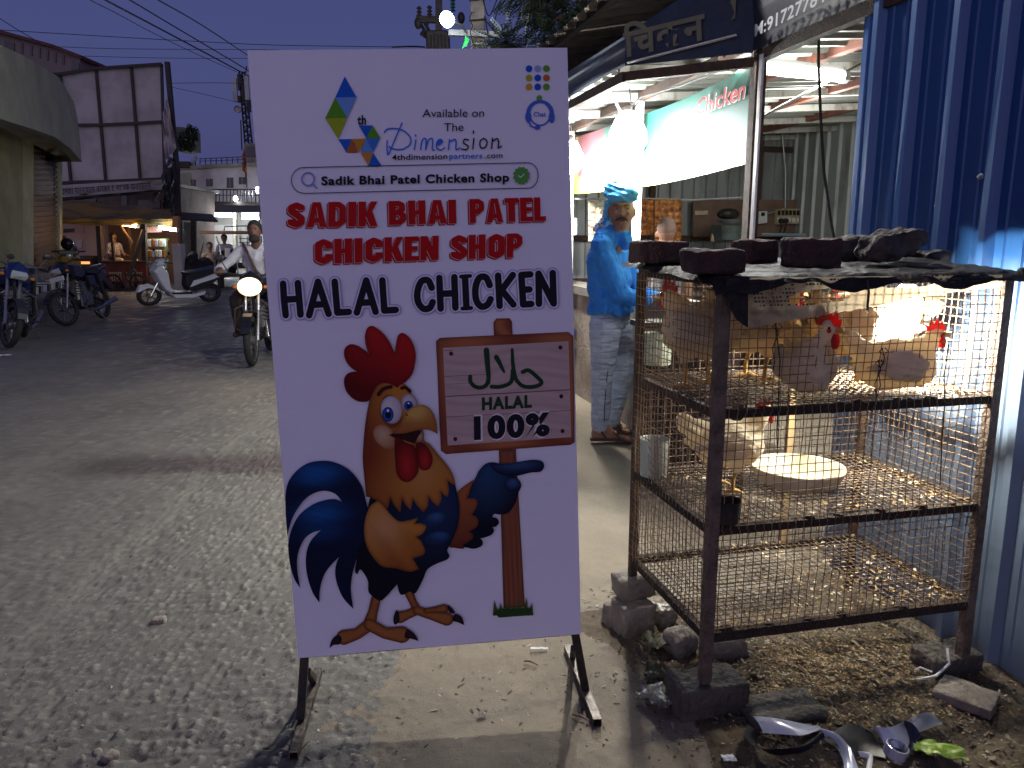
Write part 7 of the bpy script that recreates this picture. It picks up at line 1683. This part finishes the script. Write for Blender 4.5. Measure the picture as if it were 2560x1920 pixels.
# ---- electric rickshaw
er = thing('rickshaw', 'open sided battery rickshaw with a brown roof and silver bars', 'rickshaw', AY(580, 700, 24.5))
yb_ = 24.5; m_rroof = M('brown_canvas', (.20, .11, .06), .7)
a, b = AY(497, 584, yb_-.6), AY(662, 578, yb_-.6)
mb = MB(); mb.box((a+b)/2+Vector((0, .7, 0)), ((b.x-a.x)/2, .75, .045), bev=.02); mb.build('roof', m_rroof, er)
for x0, x1 in ((508, 500), (540, 553), (590, 592), (622, 620), (650, 652)):
    for dy in (0, 1.3):
        p0 = AY(x0, 590, yb_-.55+dy); p1 = AY(x1, 640, yb_-.55+dy); mb = MB(); mb.tube([p0, (p0+p1)/2+Vector((.03, 0, 0)), p1, Vector((p1.x, p1.y, .35))], .022, 7); mb.build('pillar', m_chrome, er)
zf = .35; c0, c1 = AY(505, 660, yb_), AY(655, 660, yb_)
mb = MB(); mb.boxab(Vector((c0.x, yb_-.6, .28)), Vector((c1.x, yb_+.8, .36))); mb.build('floor_pan', m_black, er)
mb = MB(); mb.prof([(0, 0), (.3, 0), (.45, .5), (.35, .75), (0, .62)], 1.0, .05, Vector((AY(552, 660, yb_).x, yb_, .36))); mb.build('front_cowl', m_blk, er)
mb = MB(); mb.slab([AY(562, 642, yb_-.7), AY(575, 642, yb_-.7), AY(575, 620, yb_-.7), AY(562, 620, yb_-.7)], Vector((0, .03, 0))); mb.build('number_plate', m_plate, er)
for x in (540, 610): mb = MB(); p0 = AY(x, 650, yb_); mb.box(Vector((p0.x, yb_+.2, .62)), (.28, .5, .09), bev=.03); mb.build('seat', m_seat, er)
mb = MB()
for i in range(5): mb.tube([AY(598, 596+i*10, yb_+.7), AY(655, 598+i*10, yb_+.7)], .016, 6)
for i in range(4): mb.tube([AY(600+i*18, 590, yb_+.68), AY(604+i*17, 640, yb_+.68)], .014, 6)
mb.tube([AY(560, 578, yb_), AY(562, 566, yb_), AY(640, 564, yb_), AY(648, 578, yb_)], .02, 6)
mb.build('rack', m_black, er)
for x, y_ in ((520, yb_+.6), (635, yb_-.5), (635, yb_+.7)):
    p0 = AY(x, 690, y_); mb = MB(); mb.lathe([(.17, -.045), (.22, -.045), (.22, .045), (.17, .045)], Vector((p0.x, y_, .22)), (0, 1, 0), 20, True); mb.lathe([(0, -.03), (.17, -.02), (.17, .02), (0, .03)], Vector((p0.x, y_, .22)), (0, 1, 0), 16); mb.build('wheel', m_tyre, er)

# ---- far white building with the balcony
wb = thing('white_building', 'whitewashed two storey building with dark square windows and a rooftop tower', 'building', AY(560, 670, 40))
Y0 = 40.
def wq(name, pts, mat, y=Y0, th=.3, par=None): mb = MB(); mb.slab([AY(a, b, y) for a, b in pts], Vector((0, th, 0))); return mb.build(name, mat, par or wb)
wq('upper_wall', [(445, 516), (800, 516), (800, 408), (445, 424)], m_wash, Y0, 4)
wq('parapet', [(440, 424), (802, 406), (802, 398), (440, 415)], m_grey, Y0-.2, .5)
wq('side_bay', [(445, 516), (478, 516), (476, 432), (445, 434)], m_grey, Y0-.1, .1)
for x0, y0, x1, y1 in ((477, 449, 489, 500), (515, 447, 532, 466), (567, 444, 583, 470), (597, 443, 614, 461)):
    o = wq('window', [(x0, y1), (x1, y1), (x1, y0), (x0, y0)], m_dkwin, Y0-.03, .05)
    mb = MB(); mb.bar(AY((x0+x1)/2, y1, Y0-.06), AY((x0+x1)/2, y0, Y0-.06), .03); mb.build('mullion', m_grey, o)
wq('balcony_slab', [(440, 516), (700, 518), (700, 506), (440, 502)], m_black, Y0-3, 3)
wq('awning_sheet', [(445, 533), (700, 530), (700, 513), (447, 514)], M('dim_blue_sheet', (.10, .11, .14), .6), Y0-4.2, .08)
mb = MB()
for i in range(24): mb.bar(AY(486+i*9, 507, Y0-3), AY(486+i*9, 474+random.random()*3, Y0-3), .045)
mb.bar(AY(484, 474, Y0-3), AY(700, 474, Y0-3), .06); mb.bar(AY(484, 488, Y0-3), AY(700, 488, Y0-3), .04)
o = mb.build('railing', m_black, wb); o['kind'] = 'stuff'
wq('ground_wall', [(445, 672), (700, 676), (700, 516), (445, 516)], M('pale_ground_wall', (.45, .46, .42), .8, col2=(.3, .3, .28), nscale=.7), Y0+.2, .3)  # plain pale tone for the ground floor wall
for x0, x1, m_ in ((530, 582, m_white), (586, 622, m_galv), (622, 700, m_white), (470, 525, m_galv)):
    wq('shop_panel', [(x0, 672), (x1, 672), (x1, 562), (x0, 562)], m_, Y0+.05, .1)
for x in (491, 583, 640):
    wq('column', [(x, 676), (x+7, 676), (x+7, 516), (x, 516)], m_black if x == 491 else m_grey, Y0-2.5, .25)
wq('tank_room', [(612, 412), (700, 412), (700, 362), (610, 358)], m_grey, Y0+2, 2)
wq('tank_opening', [(616, 392), (640, 392), (640, 366), (616, 366)], m_dkwin, Y0+1.96, .1)
mb = MB()
for i in range(7): mb.bar(AY(618+i*4, 414, Y0+1.9), AY(618+i*4, 394, Y0+1.9), .04)
o = mb.build('grille', m_galv, wb); o['kind'] = 'stuff'
mb = MB(); mb.bar(AY(445, 403, Y0+1), AY(445, 422, Y0+1), .05); mb.bar(AY(500, 397, Y0+1), AY(610, 392, Y0+1), .035); mb.bar(AY(500, 403, Y0+1), AY(610, 399, Y0+1), .03)
for i in range(9): mb.bar(AY(500+i*13.5, 412, Y0+1), AY(500+i*13.5, 395, Y0+1), .035)
o = mb.build('roof_rail', m_black, wb); o['kind'] = 'stuff'
t = thing('satellite_dish', 'old satellite dish on the roof of the white building', 'dish', AY(488, 415, Y0)); c = AY(488, 402, Y0)
mb = MB(); mb.lathe([(0, 0), (.12, .02), (.24, .07), (.25, .07), (.12, .0), (0, -.02)], c, Vector((-.5, -.8, .45)), 20); mb.build('bowl', m_galv, t); mb = MB(); mb.bar(c, AY(489, 416, Y0), .05); mb.build('stand', m_black, t)
mb = MB(); c = AY(461, 413, Y0); mb.box(c, (.35, .3, .16), bev=.04); solo(mb, 'roof_tank', m_black, 'low black water tank on the roof of the white building', 'tank')
t = thing('orange_flag', 'orange flag on a tall thin pole before the white building', 'flag', AY(621, 520, 38)); mb = MB(); a = AY(622, 520, 38); mb.tube([AY(622, 545, 38), AY(611, 380, 38)], .04, 6); mb.build('pole', m_black, t)
mb = MB(); sheet(mb, AY(605, 425, 38), AY(618, 437, 38), AY(612, 372, 38), AY(606, 385, 38), 8, 8, .25, 0, 3); mb.build('cloth', M('orange_cloth', (.42, .12, .04), .8), t)
# lamps on that building
m_far = glow_mat('distant_lamp_glow', (.96, .99, 1), 14)
tube_lamp(AY(523, 535, 37), AY(580, 536, 37), 'left bright tube light under the far balcony', 260, (.95, .98, 1), m_far, r=.11)
tube_lamp(AY(606, 540, 36), AY(650, 540, 36), 'right bright tube light under the far balcony beside the sign edge', 300, (.95, .98, 1), m_far, r=.14)
bulb(AY(507, 560, 34), 'small white bulb under the far stall roof', 40, (.9, .97, 1), .09, m_far); bulb(AY(645, 476, 37.5), 'white bulb at the corner of the far balcony', 90, (.8, .9, 1), .13, m_far); bulb(AY(589, 497, 36.8), 'faint white bulb behind the balcony railing', 15, (.9, .97, 1), .10, m_far)
# stall roof between
t = thing('shed_roof', 'dark tin shed roof and posts between the pole and the rickshaw', 'shed', AY(480, 700, 30))
mb = MB(); mb.slab([AY(447, 550, 29), AY(545, 556, 29), AY(530, 540, 32), AY(447, 535, 32)], Z*.08); mb.build('roof_sheet', m_black, t)
for x in (484, 452): mb = MB(); p0 = AY(x, 690, 29.2); mb.bar(Vector((p0.x, 29.2, 0)), AY(x, 552, 29.2), .16); mb.build('post', m_black, t)
mb = MB(); mb.slab([AY(448, 700, 31), AY(482, 698, 31), AY(482, 556, 31), AY(448, 556, 31)], Vector((0, .1, 0))); mb.build('wall_panel', m_grey, t)
# lattice mast
mt = thing('phone_mast', 'lattice phone mast with antenna panels behind the white building', 'mast', AY(615, 365, 60))
def TM(x, y, d=0): return AY(x, y, 60+d)
mb = MB()
for dx, d in ((-9, 0), (9, 0), (0, 1)): mb.tube([TM(605+dx*.75, 180, d), TM(622+dx, 362, d)], .07, 5)
for i in range(16):
    f0, f1 = i/16, (i+1)/16; y0, y1 = 180+182*f0, 180+182*f1; x0, x1 = 605+17*f0, 605+17*f1
    s_ = 1 if i % 2 else -1; mb.tube([TM(x0-8*s_, y0), TM(x1+8*s_, y1)], .035, 4); mb.tube([TM(x0-8, y0), TM(x0+8, y0)], .035, 4); mb.tube([TM(x0+8*s_, y0, .1), TM(x1, y1, 1)], .03, 4)
o = mb.build('lattice', m_black, mt); o['kind'] = 'stuff'
for x, y, w, h in ((584, 196, 7, 58), (596, 186, 6, 40), (604, 215, 6, 46), (614, 190, 7, 60), (597, 240, 8, 16), (618, 250, 8, 30)):
    mb = MB(); a = TM(x, y+h, -.4); b = TM(x+w, y, -.4); mb.boxab(Vector((a.x, 59.5, a.z)), Vector((b.x, 59.7, b.z))); mb.build('antenna', m_galv if x in (584, 614) else m_black, mt)
mb = MB(); mb.lathe([(0, 0), (.25, .03), (.26, .2)], TM(596, 274, -1), (0, -1, 0), 16); mb.build('drum', m_galv, mt)
mb = MB(); mb.tube([TM(602, 300), TM(605, 375)], .05, 5); mb.tube([TM(615, 182), TM(616, 165)], .05, 5); mb.build('rod', m_black, mt)
# ---- street pole with lamp, transformer frame
sp = thing('street_pole', 'concrete street pole with a crossarm and bright lamp behind the poster sign', 'pole', Vector((AY(1195, 100, 11).x, 11, 0)))
px_ = AY(1195, 100, 11).x
mb = MB(); mb.bar(Vector((px_, 11, 0)), Vector((px_, 11, 6.2)), .18, .15); mb.build('shaft', m_concrete, sp)
mb = MB(); mb.bar(AY(1122, 82, 10.85), AY(1250, 87, 10.85), .07); mb.build('crossarm', m_galv, sp)
mb = MB()
for z in (4.25, 4.5, 4.8):
    mb = MB(); mb.tube([Vector((px_-.11, 10.9, z)), Vector((px_+.12, 10.9, z+.02))], .012, 6)
    if z < 4.8: mb.build('clamp_wire', m_black, sp)
mb.build('clamp_wire', m_black, sp)
mb = MB(); mb.tube([AY(1180, 30, 10.85), AY(1174, 45, 10.8), AY(1182, 66, 10.85), AY(1175, 80, 10.8), AY(1184, 110, 10.85)], .007, 5); mb.build('wiring', m_black, sp)
mb = MB(); mb.tube([AY(1212, 40, 10.85), AY(1218, 75, 10.8), AY(1224, 110, 10.8)], .009, 5); mb.build('wiring', m_black, sp)
mb = MB(); mb.tube([AY(1166, 115, 10.7), AY(1166, 82, 10.6), AY(1154, 64, 10.4), AY(1134, 55, 10.2)], .018, 7); mb.build('lamp_arm', m_galv, sp)
lc = AY(1118, 48, 10.0); ld = Vector((-.35, -.75, -.35)).normalized()
mb = MB(); mb.lathe([(0, .05), (.06, .05), (.10, .0), (.095, -.01)], lc, -ld, 20); mb.build('lamp_head', m_galv, sp)
mb = MB(); mb.ball(lc, (.09, .09, .075), 16, 10); mb.build('lamp_glass', glow_mat('street_lamp_glow', (.9, .97, 1), 50), sp)
lamp_point(lc+ld*.14, 110, (.9, .96, 1), .07, 'street_lamp_light')
mb = MB(); sheet(mb, AY(1155, 123, 10.55), AY(1167, 112, 10.55), AY(1174, 100, 10.55), AY(1165, 88, 10.55), 5, 5, .03); solo(mb, 'green_flag', M('vivid_green_cloth', (.02, .55, .09), .7), 'bright green pennant just above the top edge of the poster sign', 'flag')
tf = thing('transformer', 'dark transformer frame with insulators above the poster sign', 'transformer', AY(1095, 120, 13))
def TT(x, y, d=0): return AY(x, y, 13+d)
mb = MB(); a = TT(1070, 118); b = TT(1121, 90); mb.box(TT(1096, 112), (.17, .25, .16), bev=.02)
for i in range(6): mb.box(TT(1074+i*9, 112, -.28), (.012, .05, .15))
mb.build('tank', m_black, tf)
mb = MB(); mb.tube([TT(1046, 50), TT(1072, 95)], .03, 6); mb.tube([TT(1058, 50), TT(1085, 100)], .03, 6); mb.tube([TT(1030+22, 82), TT(1080, 100)], .04, 6); mb.bar(TT(1040, 50), TT(1100, 52), .07); mb.bar(TT(1040, 41), TT(1090, 42), .025); mb.bar(TT(1097, 0), TT(1097, 115), .10); mb.tube([TT(1070, 55), TT(1068, 115)], .012, 5)
mb.bar(Vector((TT(1097, 100).x, 13, 0)), TT(1097, 115), .10); mb.build('frame', m_black, tf)
for x, y in ((1048, 32), (1074, 30), (1132, 12), (1096, -2)):
    mb = MB(); c = TT(x, y)
    for k in range(4): mb.lathe([(0, .03), (.022+.006*(k % 2), .02), (.045, -.012), (.015, -.02)], c+Z*(.05*k-.08), None, 10)
    mb.build('insulator', m_dark if x < 1100 else M('green_glaze', (.02, .14, .10), .2), tf)
for x, y in ((1045, 58), (1153, 45)): mb = MB(); mb.ball(TT(x, y), (.06, .06, .09)); mb.build('switch_cutout', m_black, tf)
# ---- cables
def cable(name, pts, y0, y1, r, label, group='overhead cables across the dusk sky'):
    n = len(pts); P = [AY(x, y, y0+(y1-y0)*i/(n-1)) for i, (x, y) in enumerate(pts)]; mb = MB(); out = []
    for i in range(n-1):
        p0 = P[max(i-1, 0)]; p1 = P[i]; p2 = P[i+1]; p3 = P[min(i+2, n-1)]
        for k in range(6):
            t = k/6; out.append(.5*((2*p1)+(p2-p0)*t+(2*p0-5*p1+4*p2-p3)*t*t+(3*p1-p0-3*p2+p3)*t**3))
    out.append(P[-1]); mb.tube(out, r, 5); return solo(mb, name, m_black, label, 'cable', group)
cable('power_cable', [(190, -40), (263, 0), (430, 88), (608, 183), (640, 200)], 9, 24, .016, 'thickest overhead cable sloping down towards the phone mast')
cable('power_cable', [(270, -25), (324, 0), (450, 75), (615, 173), (640, 190)], 9, 24, .013, 'middle overhead cable sloping down to the mast')
cable('power_cable', [(340, -30), (395, 0), (500, 60), (614, 135), (660, 168)], 9, 24, .012, 'uppermost sloping cable ending behind the sign corner')
cable('power_cable', [(190, -20), (225, 0), (300, 38), (376, 79), (480, 130), (600, 183)], 10, 26, .009, 'thin wavering cable looping below the thickest one')
cable('power_cable', [(0, 75), (300, 93), (500, 104), (700, 113), (1060, 118)], 24, 26, .010, 'faint level wire passing above the sign corner')
cable('power_cable', [(100, 115), (300, 122), (615, 124), (700, 125)], 26, 28, .009, 'faint level wire halfway up the sky')
cable('power_cable', [(195, 140), (400, 145), (615, 146), (700, 146)], 28, 29, .009, 'lowest faint wire over the billboard top')
cable('power_cable', [(-10, 40), (50, 78), (100, 107)], 20, 22, .010, 'short faint wire at the upper left corner')
cable('power_cable', [(430, 208), (520, 207), (600, 208)], 30, 30, .009, 'faint wire right of the billboard pole top')
cable('power_cable', [(430, 218), (520, 238), (620, 262)], 30, 34, .009, 'faint wire slanting right of the billboard pole')
cable('power_cable', [(1206, -10), (1222, 40), (1246, -10)], 10.9, 10.9, .008, 'drooping wire right of the street pole')
cable('power_cable', [(1255, -5), (1240, 40), (1231, 82)], 11, 10.9, .007, 'thin wire running to the street pole crossarm')
cable('power_cable', [(980, 118), (1030, 116), (1062, 118)], 12, 13, .012, 'short dark wire left of the transformer')
# ---- trees
def leaves(name, spots, n_each, mat, parent, ls=.05, comp=False):
    mb = MB()
    for c, rad in spots:
        for i in range(n_each):
            d = Vector((random.gauss(0, 1), random.gauss(0, 1), random.gauss(0, .8))); d = d.normalized()*rad*random.random()**.5; p = Vector(c)+d
            if comp:    # pinnate frond: leaflets along a rachis
                ax = (d.normalized()+Vector((0, 0, -.35))).normalized(); sd = ax.cross(Vector((random.gauss(0, .3), random.gauss(0, .3), 1))).normalized(); L_ = ls*6
                for k in range(9):
                    q_ = p+ax*L_*k/9
                    for s in (-1, 1):
                        tip = q_+(sd*s+ax*.35-Z*.15).normalized()*ls*(1.25-.07*k); w = ax*ls*.30
                        mb.add([q_, (q_+tip)/2+w, tip, (q_+tip)/2-w], [(0, 1, 2, 3)])
            else:
                a = Vector((random.gauss(0, 1), random.gauss(0, 1), random.gauss(0, 1))).normalized(); b = a.orthogonal().normalized(); mb.add([p-a*ls, p+b*ls*.4, p+a*ls, p-b*ls*.4], [(0, 1, 2, 3)])
    o = mb.build(name, mat, parent); o['kind'] = 'stuff'; return o
m_leaf = M('neem_leaf', (.012, .022, .010), .7, col2=(.02, .035, .014), nscale=5)
m_bark = M('dark_bark', (.05, .035, .025), .9, bump=1, bscale=20)
def NT(x, y, d=0): return AY(x, y, 9.3+d)
tn = thing('neem_tree', 'neem tree whose fronds hang dark against the sky above the shop', 'tree', Vector((NT(1390, 0, 1.5).x+.6, 10.8, 0)))
sp_ = [(NT(1400, 10), .35), (NT(1440, 5), .4), (NT(1360, 45), .22), (NT(1395, 60), .28), (NT(1330, 0), .2), (NT(1430, 50), .25), (NT(1385, 100), .16), (NT(1440, 100), .2), (NT(1350, -40), .4), (NT(1420, -60), .6), (NT(1500, -40), .6), (NT(1255, 105, .4), .12), (NT(1235, 112, .4), .10), (NT(1275, 112, .4), .12), (NT(1310, -50), .3)]
leaves('crown', sp_, 44, m_leaf, tn, .05, True)
mb = MB(); b0 = Vector((NT(1390, 0, 1.5).x+.6, 10.8, 0)); mb.tube([b0, b0+Vector((-.05, 0, 2)), b0+Vector((.1, -.3, 3.6)), NT(1440, -20)], [.16, .13, .10, .03], 10); mb.tube([b0+Vector((.05, -.2, 3.0)), NT(1400, 40), NT(1360, 70)], [.07, .03, .008], 7); mb.tube([b0+Vector((.05, -.2, 2.8)), NT(1290, 118, .5), NT(1255, 105, .4)], [.05, .02, .006], 7); mb.build('trunk', m_bark, tn)
tb_ = thing('small_tree', 'small dark leafy tree sprouting beside the billboard pole', 'tree', AY(460, 520, 29))
leaves('crown', [(AY(465, 345, 29), .32), (AY(480, 325, 29), .22), (AY(455, 360, 29), .25), (AY(475, 365, 29), .2), (AY(485, 345, 29), .15)], 110, m_leaf, tb_, .075)
mb = MB(); g0 = AY(455, 400, 29); mb.tube([AY(452, 376, 29.3), AY(456, 362, 29.1), AY(462, 350, 29), AY(478, 330, 29)], [.04, .04, .03, .015], 7); mb.build('trunk', m_bark, tb_)
mb = MB(); mb.slab([AY(430, 375, 29.4), AY(462, 372, 29.4), AY(460, 318, 29.4), AY(430, 316, 29.4)], Vector((0, 1.5, 0))); solo(mb, 'wall_board', m_grey, 'grey board behind the small tree at the billboard pole', 'board')
# town edge behind everything so the street ends in buildings
for i, (x0, x1, yt, d, c) in enumerate(((-400, 130, 470, 55, m_grey), (640, 900, 430, 48, m_wash), (900, 1120, 480, 52, m_grey), (1120, 1400, 440, 45, m_wash), (-900, -400, 380, 50, m_wash))):
    a = AY(x0, 640, d); b = AY(x1, 640, d); zt_ = AY(x0, yt, d).z; t = thing('town_house', ['plain grey house behind the corner building', 'pale house hidden behind the sign further up the street', 'low grey house hidden behind the poster sign', 'pale house at the end of the shop row behind the sign', 'pale house beyond the left edge of the view'][i], 'house', Vector(((a.x+b.x)/2, d, 0)))
    mb = MB(); mb.boxab(Vector((a.x, d, 0)), Vector((b.x, d+6, zt_))); mb.build('wall', c, t)
    for k in range(3): xx = a.x+(b.x-a.x)*(k+.5)/3; mb = MB(); mb.box(Vector((xx, d-.02, zt_*.65)), (.5, .03, .55)); mb.build('window', m_dkwin, t)
    mb = MB(); mb.boxab(Vector((a.x-.15, d-.15, zt_)), Vector((b.x+.15, d+6, zt_+.25))); mb.build('roof', m_grey, t)
